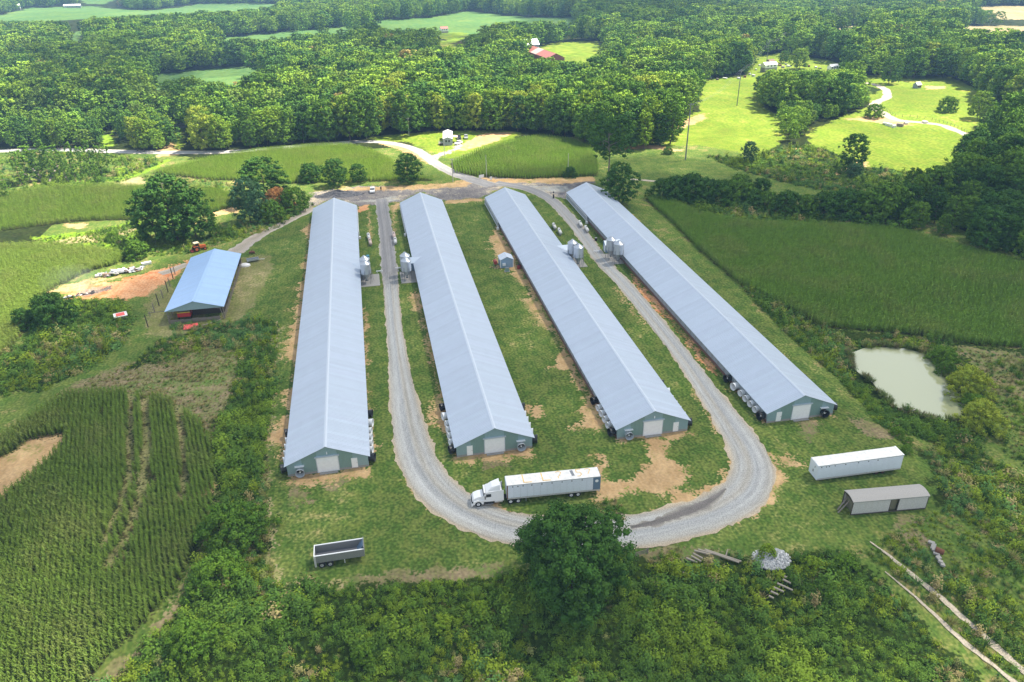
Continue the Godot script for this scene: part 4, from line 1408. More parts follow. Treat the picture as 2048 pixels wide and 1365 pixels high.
func fan(parent: Node, at: Vector3, out: Vector3, r: float, length: float, m: String, turned := 0.0) -> void:
	# an exhaust fan: housing on the wall, flared cone, motor and blades inside
	var b := Basis(Quaternion(Vector3.UP, out.rotated(Vector3.UP, turned)))
	var mb := MB.new()
	mb.lathe([Vector2(r * 0.82, 0), Vector2(r * 0.84, length * 0.35), Vector2(r, length), Vector2(r * 0.95, length), Vector2(r * 0.79, length * 0.35), Vector2(r * 0.77, 0.02)], 20, at, b)
	var cone := part(parent, "exhaust_fan", mb, M[m])
	var hub := MB.new()
	hub.lathe([Vector2(0.0, length * 0.28), Vector2(0.16, length * 0.28), Vector2(0.16, length * 0.62), Vector2(0.0, length * 0.62)], 10, at, b)
	part(cone, "motor", hub, M.white_plastic if m != "white_plastic" else M.grey_plastic)
	for k in 3:
		var a := TAU * k / 3.0 + 0.3
		var bl := bx(at + b * Vector3(cos(a) * r * 0.45, length * 0.35, sin(a) * r * 0.45), Vector3(r * 0.62, 0.03, 0.20), b * Basis(Vector3.UP, -a) * Basis(Vector3.RIGHT, 0.35))
		part(cone, "blade", bl, M.steel)
	var back := MB.new()
	back.lathe([Vector2(0, 0.04), Vector2(r * 0.78, 0.05), Vector2(0, 0.06)], 16, at, b)
	part(cone, "shutter", back, M.dark)

func house(k: int) -> void:
	var labels := ["long metal-roofed poultry house nearest the pole barn", "long metal-roofed poultry house facing the semi truck's cab", "long metal-roofed poultry house with the small blue shed beside it", "long metal-roofed poultry house beside the pond"]
	var t := thing("poultry_house", labels[k], "poultry house", Vector3(HOUSE_X[k], 0, HOUSE_Z[k]), 0.0, "four long poultry houses")
	var L := HOUSE_L
	for s in [-1.0, 1.0]:
		part(t, "roof_slope", ribbed_slope(L, HALF, EAVE, RISE, s, 0.457), M.roof_metal)
	var cap := MB.new()
	var cz := 0.0
	while cz < L:      # ridge cap in 3 m lengths
		var e := minf(cz + 3.05, L)
		for s in [-1.0, 1.0]:
			cap.box(Vector3(s * 0.15, EAVE + RISE - 0.02, -(cz + e) / 2), Vector3(0.33, 0.03, e - cz - 0.01), Basis(Vector3.BACK, -s * atan2(RISE, HALF)))
		cz = e
	part(t, "ridge_cap", cap, M.ridge_metal)
	# gable facing the loop: sheet panels, each its own piece, with a door opening and a man door
	var fan_side := -1.0 if k % 2 == 0 else 1.0
	var dw := 1.95
	var dh := 3.35
	var man_x := -fan_side * 4.75
	var panels := 16
	for i in panels:
		var x0 := -WALL + 2 * WALL * i / panels
		var x1 := -WALL + 2 * WALL * (i + 1) / panels
		var low := 0.42
		if x0 > -dw - 0.1 and x1 < dw + 0.1:
			low = dh
		var xa := x0 + 0.008
		var xb := x1 - 0.008
		var pts := PackedVector2Array([Vector2(xa, low), Vector2(xb, low), Vector2(xb, top_at(xb))])
		if xa < 0 and xb > 0:
			pts.append(Vector2(0, top_at(0)))
		pts.append(Vector2(xa, top_at(xa)))
		var mb := MB.new()
		mb.prism(pts, -0.40 - 0.05, -0.40)
		for r in 3:       # ribs of the sheet
			var rx := lerpf(xa, xb, (r + 0.5) / 3.0)
			mb.box(Vector3(rx, (low + top_at(rx)) / 2, -0.385), Vector3(0.04, top_at(rx) - low - 0.02, 0.03))
		var mid := absf((x0 + x1) / 2)
		part(t, "wall_panel", mb, M.wall_green if mid > 2.0 and mid < 4.6 else M.wall_slate)
	var inner := MB.new()    # closes the gable behind the sheets
	inner.prism(PackedVector2Array([Vector2(-WALL, 0.0), Vector2(WALL, 0.0), Vector2(WALL, top_at(WALL)), Vector2(0, top_at(0)), Vector2(-WALL, top_at(WALL))]), -0.60, -0.47)
	part(t, "end_wall", inner, M.wall_slate)
	for s in [-1.0, 1.0]:
		part(t, "foundation", bx(Vector3(s * (WALL + dw) / 2, 0.2, -0.44), Vector3(WALL - dw, 0.42, 0.14)), M.concrete)
	var door := part(t, "roll_up_door", bx(Vector3(0, dh / 2, -0.36), Vector3(dw * 2 - 0.1, dh - 0.05, 0.06)), M.white_paint)
	for i in 7:
		part(door, "slat", bx(Vector3(0, 0.26 + i * 0.44, -0.322), Vector3(dw * 2 - 0.16, 0.40, 0.02)), M.white_paint)
	part(t, "door_header", bx(Vector3(0, dh + 0.12, -0.28), Vector3(dw * 2 + 0.5, 0.22, 0.24)), M.ridge_metal)
	for s in [-1.0, 1.0]:
		part(t, "door_jamb", bx(Vector3(s * (dw + 0.02), dh / 2, -0.35), Vector3(0.10, dh, 0.09)), M.ridge_metal)
	part(t, "door_sill", bx(Vector3(0, 0.06, 0.1), Vector3(dw * 1.7, 0.12, 0.5)), M.concrete)
	var md := part(t, "man_door", bx(Vector3(man_x, 1.24, -0.37), Vector3(1.1, 2.1, 0.07)), M.white_paint)
	part(md, "door_handle", bx(Vector3(man_x + 0.42, 1.2, -0.31), Vector3(0.05, 0.14, 0.05)), M.dark)
	if k % 2 == 0:
		part(t, "wall_light", bx(Vector3(0.1, 4.2, -0.28), Vector3(0.16, 0.42, 0.2)), M.white_plastic)
	fan(t, Vector3(fan_side * 5.0, 1.05, -0.38), Vector3.BACK, 0.86, 1.0, "grey_plastic" if k < 3 else "black_plastic")
	part(t, "fan_hood", bx(Vector3(fan_side * 5.0, 2.1, -0.15), Vector3(1.7, 0.08, 0.5)), M.white_plastic)
	# far gable
	var back := MB.new()
	back.prism(PackedVector2Array([Vector2(-WALL, 0.0), Vector2(WALL, 0.0), Vector2(WALL, top_at(WALL)), Vector2(0, top_at(0)), Vector2(-WALL, top_at(WALL))]), -L + 0.35, -L + 0.45)
	part(t, "end_wall", back, M.wall_slate)
	# long sides: knee wall, curtain, upper band, fans near the loop, cooling pads at the far end
	for s in [-1.0, 1.0]:
		part(t, "knee_wall", bx(Vector3(s * (WALL - 0.05), 0.32, -L / 2), Vector3(0.16, 0.66, L - 0.9)), M.knee_wall)
		part(t, "curtain", bx(Vector3(s * (WALL - 0.12), 1.27, -L / 2), Vector3(0.06, 1.26, L - 0.9)), M.curtain)
		part(t, "wall_band", bx(Vector3(s * (WALL - 0.05), 2.14, -L / 2), Vector3(0.14, 0.5, L - 0.9)), M.wall_slate)
		var post := MB.new()
		for i in 50:
			post.box(Vector3(s * (WALL - 0.04), 1.27, -1.5 - i * 3.05), Vector3(0.09, 1.26, 0.09))
		part(t, "wall_posts", post, M.steel).set_meta("kind", "stuff")
		part(t, "cooling_pad", bx(Vector3(s * (WALL + 0.28), 1.25, -L + 14.2), Vector3(0.42, 1.65, 27.0)), M.curtain)
		for y in [0.38, 2.12]:
			part(t, "pad_pipe", tb(Vector3(s * (WALL + 0.52), y, -L + 0.6), Vector3(s * (WALL + 0.52), y, -L + 27.8), 0.07, 0.07, 6), M.white_plastic)
		for z in [-L + 0.6, -L + 14.2, -L + 27.8]:
			part(t, "pad_riser", tb(Vector3(s * (WALL + 0.52), 0.1, z), Vector3(s * (WALL + 0.52), 2.1, z), 0.06, 0.06, 6), M.white_plastic)
		part(t, "pump_box", bx(Vector3(s * (WALL + 0.75), 0.35, -L + 28.6), Vector3(0.7, 0.7, 0.9)), M.white_plastic)
		var lane_side: bool = (s > 0) == (k % 2 == 0)
		var row := [["black_plastic", 1.7], ["white_plastic", 4.1], ["white_plastic", 6.2], ["white_plastic", 8.3], ["white_plastic", 10.4]]
		if lane_side:
			row += [["white_plastic", 13.2], ["black_plastic", 16.6]]
		else:
			row += [["black_plastic", 13.2]]
		for f in row:
			var big: bool = f[0] == "black_plastic" or f[1] > 13.0
			fan(t, Vector3(s * (WALL + 0.02), 1.15, -f[1]), Vector3(s, 0, 0), 0.86 if big else 0.72, 1.25 if big else 0.95, f[0], -s * 0.25)

func gable_room(k: int, side: float, z: float) -> void:
	# control room built against the side of a house, its roof running into the big roof
	var t := thing("control_room", ["control room with a low gable roof on the first poultry house", "control room with a low gable roof on the second poultry house", "blue control room with a wide low roof behind the third house's feed bins", "little blue control room with an open white door by the fourth house"][k], "shed", Vector3(HOUSE_X[k] + side * (WALL + 0.1), 0, z), 0.0, "control rooms between the houses")
	var d := 2.7
	var w := 2.5 if k == 3 else 3.9
	for s in [-1.0, 1.0]:
		part(t, "side_wall", bx(Vector3(side * d / 2, 1.3, s * w / 2), Vector3(d, 2.6, 0.1)), M.wall_blue)
	var f := MB.new()
	f.prism(PackedVector2Array([Vector2(-w / 2 - 0.05, 0), Vector2(w / 2 + 0.05, 0), Vector2(w / 2 + 0.05, 2.6), Vector2(0, 3.5), Vector2(-w / 2 - 0.05, 2.6)]), -0.05, 0.05)
	var fw := part(t, "front_wall", f, M.wall_blue)
	fw.position = Vector3(side * d, 0, 0)
	fw.rotation.y = PI / 2
	var door := part(t, "door", bx(Vector3(side * (d + 0.09), 1.05, 0.3), Vector3(0.06, 2.1, 1.0)), M.white_paint)
	part(door, "door_handle", bx(Vector3(side * (d + 0.14), 1.05, 0.65), Vector3(0.05, 0.12, 0.05)), M.dark)
	for s in [-1.0, 1.0]:
		var r := MB.new()
		var x0 := -3.6 * side
		var x1 := (d + 0.35) * side
		var a := Vector3(x0, 3.58, 0)
		var b := Vector3(x1, 3.58, 0)
		var e := Vector3(x1, 2.52, s * (w / 2 + 0.3))
		var g := Vector3(-0.9 * side, 2.52, s * (w / 2 + 0.3))
		if s * side > 0:
			r.quad(a, g, e, b)
		else:
			r.quad(b, e, g, a)
		for q in 3:
			var u := b.lerp(a, 0.08 + q * 0.3)
			var v := e.lerp(g, 0.08 + q * 0.3)
			r.tube(u + Vector3(0, 0.015, 0), v + Vector3(0, 0.015, 0), 0.02, 0.02, 4, false)
		part(t, "roof_slope", r, M.roof_metal)
	part(t, "fascia", bx(Vector3(side * (d + 0.36), 3.45, 0), Vector3(0.05, 0.22, 0.6)), M.ridge_metal)

func feed_bin(label: String, at: Vector3, tall: float) -> void:
	var t := thing("feed_bin", label, "feed bin", at, rng.randf_range(0, 1), "galvanised feed bins")
	var r := 1.4
	var y0 := 2.9
	var y1 := y0 + 3.0 * tall
	var mb := MB.new()
	var prof := []
	var rings := 9
	for k in rings:          # corrugated rings
		var a := lerpf(y0, y1, k / float(rings))
		var b := lerpf(y0, y1, (k + 1) / float(rings))
		prof += [Vector2(r, a), Vector2(r + 0.03, a + 0.08), Vector2(r + 0.03, b - 0.08), Vector2(r, b - 0.01)]
	mb.lathe(prof, 24)
	part(t, "barrel", mb, M.galvanised)
	var roof := MB.new()
	roof.lathe([Vector2(r + 0.08, y1 - 0.06), Vector2(r + 0.1, y1), Vector2(0.35, y1 + 0.85), Vector2(0.33, y1 + 1.0), Vector2(0, y1 + 1.05)], 24)
	var rp := part(t, "cone_roof", roof, M.galvanised)
	for k in 12:
		var a := TAU * k / 12
		part(rp, "roof_rib", tb(Vector3(cos(a) * (r + 0.1), y1 + 0.02, sin(a) * (r + 0.1)), Vector3(cos(a) * 0.35, y1 + 0.88, sin(a) * 0.35), 0.02, 0.02, 4), M.galvanised)
	var hop := MB.new()
	hop.lathe([Vector2(0.22, 0.9), Vector2(0.25, 1.1), Vector2(r, y0)], 24)
	part(t, "hopper", hop, M.galvanised)
	part(t, "boot", bx(Vector3(0, 0.75, 0), Vector3(0.5, 0.35, 0.5)), M.galvanised_dark)
	for k in 6:
		var a := TAU * k / 6 + 0.3
		var c := Vector3(cos(a), 0, sin(a)) * (r + 0.07)
		part(t, "leg", tb(c, c + Vector3(0, y0 + 1.2, 0), 0.06, 0.06, 5), M.galvanised_dark)
	var lad := MB.new()
	var lx := Vector3(0, 0, r + 0.22)
	for s in [-0.2, 0.2]:
		lad.tube(lx + Vector3(s, 0.5, 0), lx + Vector3(s, y1 + 0.2, 0), 0.025, 0.025, 4)
	for k in 16:
		lad.tube(lx + Vector3(-0.2, 0.7 + k * (y1 - 0.6) / 16, 0), lx + Vector3(0.2, 0.7 + k * (y1 - 0.6) / 16, 0), 0.018, 0.018, 4)
	part(t, "ladder", lad, M.steel)
	part(t, "fill_pipe", tb(Vector3(0.6, y1 + 0.5, 0.5), Vector3(1.7, 0.4, 1.2), 0.05, 0.05, 5), M.steel)

func gas_tank(label: String, at: Vector3, turn: float, m: String) -> void:
	var t := thing("gas_tank", label, "tank", at, turn, "gas tanks beside the lanes")
	var mb := MB.new()
	mb.lathe([Vector2(0, -2.35), Vector2(0.28, -2.28), Vector2(0.46, -2.1), Vector2(0.52, -1.85), Vector2(0.52, 1.85), Vector2(0.46, 2.1), Vector2(0.28, 2.28), Vector2(0, 2.35)], 16, Vector3(0, 0.95, 0), Basis(Vector3.RIGHT, PI / 2))
	part(t, "vessel", mb, M[m])
	var dome := MB.new()
	dome.lathe([Vector2(0.24, 1.38), Vector2(0.24, 1.66), Vector2(0.16, 1.76), Vector2(0, 1.78)], 10)
	part(t, "valve_dome", dome, M.galvanised_dark)
	for s in [-1.3, 1.3]:
		part(t, "saddle", bx(Vector3(0, 0.25, s), Vector3(0.9, 0.5, 0.28)), M.concrete)

func build_houses() -> void:
	for k in 4:
		house(k)
	gable_room(0, 1.0, -206.5)
	gable_room(1, -1.0, -207.5)
	gable_room(2, 1.0, -207.0)
	gable_room(3, -1.0, -207.8)
	rng.seed = 5
	var bins := [[-3.2, -199.6, 1.0, "feed bin standing foremost by the first house"], [-3.3, -203.2, 1.0, "feed bin behind the foremost one by the first house"], [8.2, -199.2, 1.0, "feed bin standing foremost by the second house"], [8.2, -202.8, 1.05, "feed bin behind the foremost one by the second house"],
		[58.7, -198.0, 1.05, "feed bin standing foremost by the third house"], [57.9, -201.8, 1.05, "feed bin behind the foremost one by the third house"], [71.0, -197.8, 1.05, "feed bin standing foremost by the fourth house"], [69.9, -201.6, 1.05, "feed bin behind the foremost one by the fourth house"]]
	for b in bins:
		feed_bin("galvanised " + b[3], Vector3(b[0], 0.1, b[1]), b[2])
	for p in [[-5.0, 0.4], [6.4, 10.9], [57.0, 61.4], [68.0, 72.7]]:
		var mb := MB.new()
		mb.box(Vector3((p[0] + p[1]) / 2, 0.05, -201.2), Vector3(p[1] - p[0], 0.11, 8.6))
		structure("concrete_pad", mb, M.concrete)
	for b in [[0.6, -206.3, "white bumper rail by the first house's feed bins"], [6.2, -207.5, "white bumper rail by the second house's feed bins"], [67.2, -207.2, "white bumper rail by the fourth house's feed bins"]]:
		var t := thing("bumper_rail", b[2], "barrier", Vector3(b[0], 0, b[1]), 0.0, "white bumper rails")
		part(t, "rail", bx(Vector3(0, 0.62, 0), Vector3(1.9, 0.28, 0.16)), M.white_paint)
		for s in [-0.7, 0.7]:
			part(t, "post", tb(Vector3(s, 0, 0), Vector3(s, 0.6, 0), 0.07), M.white_paint)
	for g in [[-1.3, -231.0, 0.05, "tank_rusty", "pinkish weathered gas tank beside the first house"], [-1.6, -236.4, 0.05, "tank_white", "pale gas tank beyond the pinkish one by the first house"], [6.7, -230.2, -0.02, "tank_white", "white gas tank beside the second house"], [6.6, -235.6, 0.0, "tank_rusty", "rusty gas tank beyond the white one by the second house"],
			[60.5, -226.5, -0.1, "tank_white", "white gas tank beside the third house, next to the lane"], [60.0, -231.9, -0.1, "tank_white", "white gas tank farther along the third house"], [69.8, -226.8, -0.1, "tank_white", "white gas tank beside the fourth house, next to the lane"], [69.2, -232.2, -0.1, "tank_white", "white gas tank farther along the fourth house"]]:
		gas_tank(g[4], Vector3(g[0], 0, g[1]), g[2], g[3])
	var tt := thing("water_drum", "small blue drum on a stand beside the first house", "drum", Vector3(-2.4, 0, -217.5))
	part(tt, "drum", tb(Vector3(0, 0.6, 0), Vector3(0, 1.5, 0), 0.5, 0.5, 12), M.teal)
	for s in [-0.35, 0.35]:
		part(tt, "stand", bx(Vector3(s, 0.3, 0), Vector3(0.1, 0.6, 0.7)), M.steel)
	var bn := thing("trash_barrel", "small black barrel on the grass by the fourth house", "barrel", Vector3(70.2, 0, -217.5))
	part(bn, "barrel", tb(Vector3(0, 0, 0), Vector3(0, 0.95, 0), 0.4, 0.42, 12), M.dark)
	part(bn, "rim", tb(Vector3(0, 0.93, 0), Vector3(0, 0.98, 0), 0.44, 0.44, 12), M.steel)
	# post with a round top at the lane's mouth
	var bp := thing("mailbox_post", "black post with a round head at the lane's mouth", "post", G(1107, 397))
	part(bp, "post", bx(Vector3(0, 0.75, 0), Vector3(0.5, 1.5, 0.4)), M.dark)
	part(bp, "head", tb(Vector3(0, 2.2, 0), Vector3(0, 2.6, 0), 0.28, 0.28, 10), M.dark)
	part(bp, "stem", tb(Vector3(0, 1.5, 0), Vector3(0, 2.2, 0), 0.06), M.steel)
	generator_shed()

func generator_shed() -> void:
	var t := thing("generator_shed", "small blue shed with a pale gable roof beside the third house", "shed", Vector3(37.9, 0, -203.6))
	var w := 3.9
	var d := 3.6
	var f := MB.new()
	f.prism(PackedVector2Array([Vector2(-w / 2, 0), Vector2(w / 2, 0), Vector2(w / 2, 2.5), Vector2(0, 3.4), Vector2(-w / 2, 2.5)]), d / 2 - 0.08, d / 2)
	part(t, "front_wall", f, M.wall_blue)
	var b := MB.new()
	b.prism(PackedVector2Array([Vector2(-w / 2, 0), Vector2(w / 2, 0), Vector2(w / 2, 2.5), Vector2(0, 3.4), Vector2(-w / 2, 2.5)]), -d / 2, -d / 2 + 0.08)
	part(t, "back_wall", b, M.wall_blue)
	for s in [-1.0, 1.0]:
		part(t, "side_wall", bx(Vector3(s * (w / 2 - 0.05), 1.25, 0), Vector3(0.08, 2.5, d - 0.18)), M.wall_blue)
		part(t, "corner_trim", bx(Vector3(s * (w / 2 - 0.05), 1.25, d / 2 + 0.02), Vector3(0.16, 2.5, 0.05)), M.white_paint)
		var r := MB.new()
		r.box(Vector3(s * (w / 4 + 0.06), 2.98, 0), Vector3(w / 2 + 0.32, 0.07, d + 0.5), Basis(Vector3.BACK, -s * atan2(0.9, w / 2)))
		for k in 8:
			r.box(Vector3(s * (w / 4 + 0.06), 3.02, -d / 2 + k * 0.5), Vector3(w / 2 + 0.3, 0.03, 0.05), Basis(Vector3.BACK, -s * atan2(0.9, w / 2)))
		part(t, "roof_slope", r, M.ridge_metal)
	part(t, "exhaust_hood", bx(Vector3(-0.9, 1.2, d / 2 + 0.25), Vector3(0.9, 0.7, 0.5)), M.white_plastic)
	var ft := thing("fuel_tank", "red fuel tank on legs beside the small blue shed", "tank", Vector3(34.6, 0, -202.9))
	part(ft, "vessel", tb(Vector3(0, 1.7, -0.9), Vector3(0, 1.7, 0.9), 0.55, 0.55, 14), M.dull_red)
	for s in [Vector3(-0.4, 0, -0.7), Vector3(0.4, 0, -0.7), Vector3(-0.4, 0, 0.7), Vector3(0.4, 0, 0.7)]:
		part(ft, "leg", tb(s, s + Vector3(0, 1.5, 0), 0.05), M.steel)
	var gb := thing("meter_box", "dark green box on a slab in front of the small blue shed", "box", Vector3(37.4, 0, -199.0))
	part(gb, "cabinet", bx(Vector3(0, 0.6, 0), Vector3(1.1, 1.0, 0.8)), M.wall_green)
	part(gb, "slab", bx(Vector3(0, 0.05, 0), Vector3(1.6, 0.1, 1.2)), M.concrete)
	part(gb, "lid", bx(Vector3(0, 1.13, 0), Vector3(1.2, 0.06, 0.9)), M.galvanised_dark)
	var rd := thing("red_drum", "dark red drum against the third house", "drum", Vector3(41.2, 0, -200.2))
	part(rd, "drum", tb(Vector3(0, 0, 0), Vector3(0, 1.2, 0), 0.55, 0.55, 14), M.dull_red)
	part(rd, "lid", tb(Vector3(0, 1.2, 0), Vector3(0, 1.26, 0), 0.5, 0.5, 14), M.dark)

# ------------------------------------------------------------------ pole barn and what lies round it
func build_barn() -> void:
	var t := thing("pole_barn", "open-sided pole barn with a blue metal roof", "barn", Vector3(-46.85, 0, -184.2))
	var hw := 7.25
	var L := 38.0
	var e := 3.6
	var r := 2.2
	for s in [-1.0, 1.0]:
		part(t, "roof_slope", ribbed_slope(L, hw, e, r, s, 0.5), M.roof_blue)
	part(t, "ridge_cap", bx(Vector3(0, e + r + 0.02, -L / 2), Vector3(0.45, 0.05, L)), M.roof_blue)
	for z in [-0.35, -L + 0.35]:
		var g := MB.new()
		g.prism(PackedVector2Array([Vector2(-hw + 0.3, e - 0.25), Vector2(hw - 0.3, e - 0.25), Vector2(hw - 0.3, e - 0.02), Vector2(0, e + r - 0.12), Vector2(-hw + 0.3, e - 0.02)]), z - 0.06, z)
		part(t, "gable", g, M.wall_slate)
	for s in [-1.0, 1.0]:
		for k in 10:
			var z := -0.5 - k * (L - 1.0) / 9.0
			part(t, "post", bx(Vector3(s * (hw - 0.45), (e - 0.1) / 2, z), Vector3(0.2, e - 0.1, 0.2)), M.wood_grey)
		part(t, "girt", bx(Vector3(s * (hw - 0.32), e - 0.35, -L / 2), Vector3(0.06, 0.3, L - 0.6)), M.wood_grey)
		for y in [0.5, 1.0, 1.5]:
			part(t, "side_rail", bx(Vector3(s * (hw - 0.32), y, -L / 2), Vector3(0.05, 0.16, L - 0.6)), M.wood_grey)
	for k in 9:      # trusses
		var z := -2.0 - k * 4.2
		var tr := MB.new()
		tr.box(Vector3(0, e - 0.25, z), Vector3(hw * 2 - 0.8, 0.2, 0.06))
		for s in [-1.0, 1.0]:
			tr.box(Vector3(s * hw / 2, e + r / 2 - 0.25, z), Vector3(Vector2(hw, r).length() - 0.5, 0.14, 0.06), Basis(Vector3.BACK, -s * atan2(r, hw)))
		part(t, "truss", tr, M.wood_dark)
	part(t, "back_boards", bx(Vector3(0, 1.7, -L + 0.6), Vector3(hw * 2 - 1.0, 3.4, 0.06)), M.wood_dark)
	part(t, "hay_stack", bx(Vector3(2.2, 1.2, -9.0), Vector3(8.0, 2.4, 9.0)), M.wood_dark)
	part(t, "brace", tb(Vector3(hw - 0.5, 0.2, 0.1), Vector3(hw - 1.1, e - 0.3, -0.2), 0.09), M.wood_grey)
	part(t, "brace", tb(Vector3(hw - 1.1, e - 0.4, -0.2), Vector3(hw - 2.6, e - 0.2, -0.3), 0.07), M.wood_grey)
	for k in 7:
		part(t, "front_board", bx(Vector3(-5.6 + k * 1.75, 0.62, -0.1), Vector3(1.68, 1.0 - (k % 3) * 0.12, 0.05), Basis(Vector3.BACK, 0.04)), M.wood_grey)
	var w := thing("hay_wagon", "red wagon parked inside the pole barn's open end", "wagon", Vector3(-50.2, 0, -188.5))
	part(w, "box", bx(Vector3(0, 1.35, 0), Vector3(3.2, 1.1, 4.6)), M.red_paint)
	part(w, "load", bx(Vector3(0, 2.2, -0.2), Vector3(2.9, 0.7, 4.0)), M.olive_door)
	part(w, "front_rail", bx(Vector3(0, 2.0, 2.2), Vector3(3.2, 0.2, 0.1)), M.yellow)
	for p in [Vector3(-1.5, 0.5, 1.5), Vector3(1.5, 0.5, 1.5), Vector3(-1.5, 0.5, -1.5), Vector3(1.5, 0.5, -1.5)]:
		part(w, "wheel", tb(p - Vector3(0.12, 0, 0), p + Vector3(0.12, 0, 0), 0.5, 0.5, 14), M.rubber)
	# red sheet on the grass before the barn
	var mb := MB.new()
	mb.prism(PackedVector2Array([Vector2(-1.6, -0.9), Vector2(0.9, -1.1), Vector2(1.1, -0.4), Vector2(1.9, 0.2), Vector2(1.8, 0.9), Vector2(-1.5, 0.8)]), 0.0, 0.06)
	var sh := solo("red_sheet", mb, M.pink_red, "bright red sheet lying in front of the pole barn", "sheet", on(-47.9, -180.8, 0.5))
	sh.rotation = Vector3(-1.25, 0.1, 0)
	for k in 6:
		solo("board", bx(Vector3.ZERO, Vector3(2.6 + k * 0.3, 0.08, 0.2)), M.wood_pale if k % 2 else M.wood_grey, "loose board on the ground before the pole barn", "board", Vector3(-45.0 + k * 0.5, 0.06 + k * 0.03, -181.6 - k * 0.25), 0.1 + k * 0.12, "loose boards before the pole barn")
	# fence of tall posts
	var fpx := [[296,655,602], [309,624,570], [318,612,580], [326,597,556], [336,585,548], [340,573,542], [346,558,528], [350,549,522]]
	var o := G(296, 655)
	var fn := thing("post_fence", "row of tall wooden posts with wire beside the pole barn", "fence", o)
	var last := Vector3.ZERO
	for k in fpx.size():
		var p := G(fpx[k][0], fpx[k][1]) - o
		var h: float = 3.6 if k % 2 == 0 else 2.6
		part(fn, "post", tb(p, p + Vector3(-0.1, h, 0), 0.14, 0.12, 7), M.wood_dark if k % 2 == 0 else M.wood_grey)
		if k > 0:
			for y in [0.9, 1.7, 2.4]:
				part(fn, "wire", tb(last + Vector3(0, y, 0), p + Vector3(0, y, 0), 0.012, 0.012, 3), M.steel)
		last = p
	var br := thing("rail", "grey fence rail propped between the post fence and the pole barn", "rail", G(300, 632))
	part(br, "rail", bx(Vector3(1.8, 0.9, 0), Vector3(4.4, 0.14, 0.08), Basis(Vector3.BACK, 0.03)), M.wood_grey)
	part(br, "stub", bx(Vector3(0, 0.5, 0), Vector3(0.16, 1.0, 0.16)), M.wood_grey)
	# tractor
	tractor(G(399, 501), 0.5)
	# white scrap beside the barn: an upturned boat hull and a drinking trough
	var hull := MB.new()
	hull.lathe([Vector2(1.4, 0), Vector2(1.3, 0.4), Vector2(0.9, 0.65), Vector2(0, 0.75)], 14)
	var hs := solo("overturned_tub", hull, M.scrap_white, "white upturned tub beside the pole barn", "tub", G(489, 532))
	hs.scale = Vector3(1.25, 1, 0.9)
	var tr2 := thing("feed_trough", "grey metal trough beside the white upturned tub", "trough", G(506, 523), 0.25)
	part(tr2, "tray", bx(Vector3(0, 0.5, 0), Vector3(3.6, 0.12, 1.6)), M.galvanised_dark)
	for s in [-0.8, 0.8]:
		part(tr2, "side", bx(Vector3(0, 0.7, s), Vector3(3.6, 0.5, 0.06)), M.galvanised)
	part(tr2, "drawbar", tb(Vector3(1.8, 0.4, 0), Vector3(3.4, 0.3, 0.3), 0.07), M.scrap_white)
	var imp := thing("rusty_implement", "small rusty farm implement in the grass beside the barn track", "implement", G(504, 508))
	part(imp, "frame", bx(Vector3(0, 0.6, 0), Vector3(1.4, 0.5, 0.9)), M.rust)
	part(imp, "seat_post", tb(Vector3(0, 0.8, 0), Vector3(0.1, 1.5, 0), 0.1), M.rust)
	for s in [-0.7, 0.7]:
		part(imp, "wheel", tb(Vector3(s, 0.4, 0), Vector3(s * 1.2, 0.4, 0), 0.4, 0.4, 12), M.rust)
	scrap_and_fire()

func tractor(at: Vector3, turn: float) -> void:
	var t := thing("farm_tractor", "orange farm tractor with a cream cab roof", "tractor", at, turn)
	for s in [-1.0, 1.0]:
		for w in [[-1.1, 0.85, 0.5], [1.5, 0.5, 0.34]]:
			var c := Vector3(w[0], w[1], s * 0.85)
			var wh := part(t, "wheel", tb(c - Vector3(0, 0, w[2] / 2), c + Vector3(0, 0, w[2] / 2), w[1], w[1], 18), M.rubber)
			part(wh, "rim", tb(c + Vector3(0, 0, s * (w[2] / 2 + 0.01)), c + Vector3(0, 0, s * (w[2] / 2 + 0.04)), w[1] * 0.55, w[1] * 0.55, 14), M.orange_paint)
	var hood := MB.new()
	hood.prism(PackedVector2Array([Vector2(0.2, 0.8), Vector2(2.1, 0.75), Vector2(2.15, 1.4), Vector2(1.9, 1.6), Vector2(0.2, 1.7)]), -0.42, 0.42)
	part(t, "hood", hood, M.orange_paint)
	part(t, "chassis", bx(Vector3(0.3, 0.7, 0), Vector3(3.2, 0.35, 0.5)), M.dark)
	part(t, "fender", bx(Vector3(-1.1, 1.55, 0), Vector3(1.3, 0.4, 1.7)), M.orange_paint)
	part(t, "cab_glass", bx(Vector3(-0.7, 2.05, 0), Vector3(1.25, 1.0, 1.3)), M.glass)
	for s in [Vector3(-1.3, 1.5, 0.68), Vector3(-0.05, 1.5, 0.68), Vector3(-1.3, 1.5, -0.68), Vector3(-0.05, 1.5, -0.68)]:
		part(t, "cab_pillar", tb(s, s + Vector3(0, 1.15, 0), 0.06), M.orange_paint)
	part(t, "cab_roof", bx(Vector3(-0.68, 2.72, 0), Vector3(1.6, 0.18, 1.6)), M.cream)
	part(t, "exhaust_stack", tb(Vector3(1.1, 1.6, 0.3), Vector3(1.1, 2.5, 0.3), 0.05), M.steel)
	part(t, "mower", bx(Vector3(-2.3, 0.4, 0), Vector3(1.1, 0.4, 1.8)), M.dull_red)

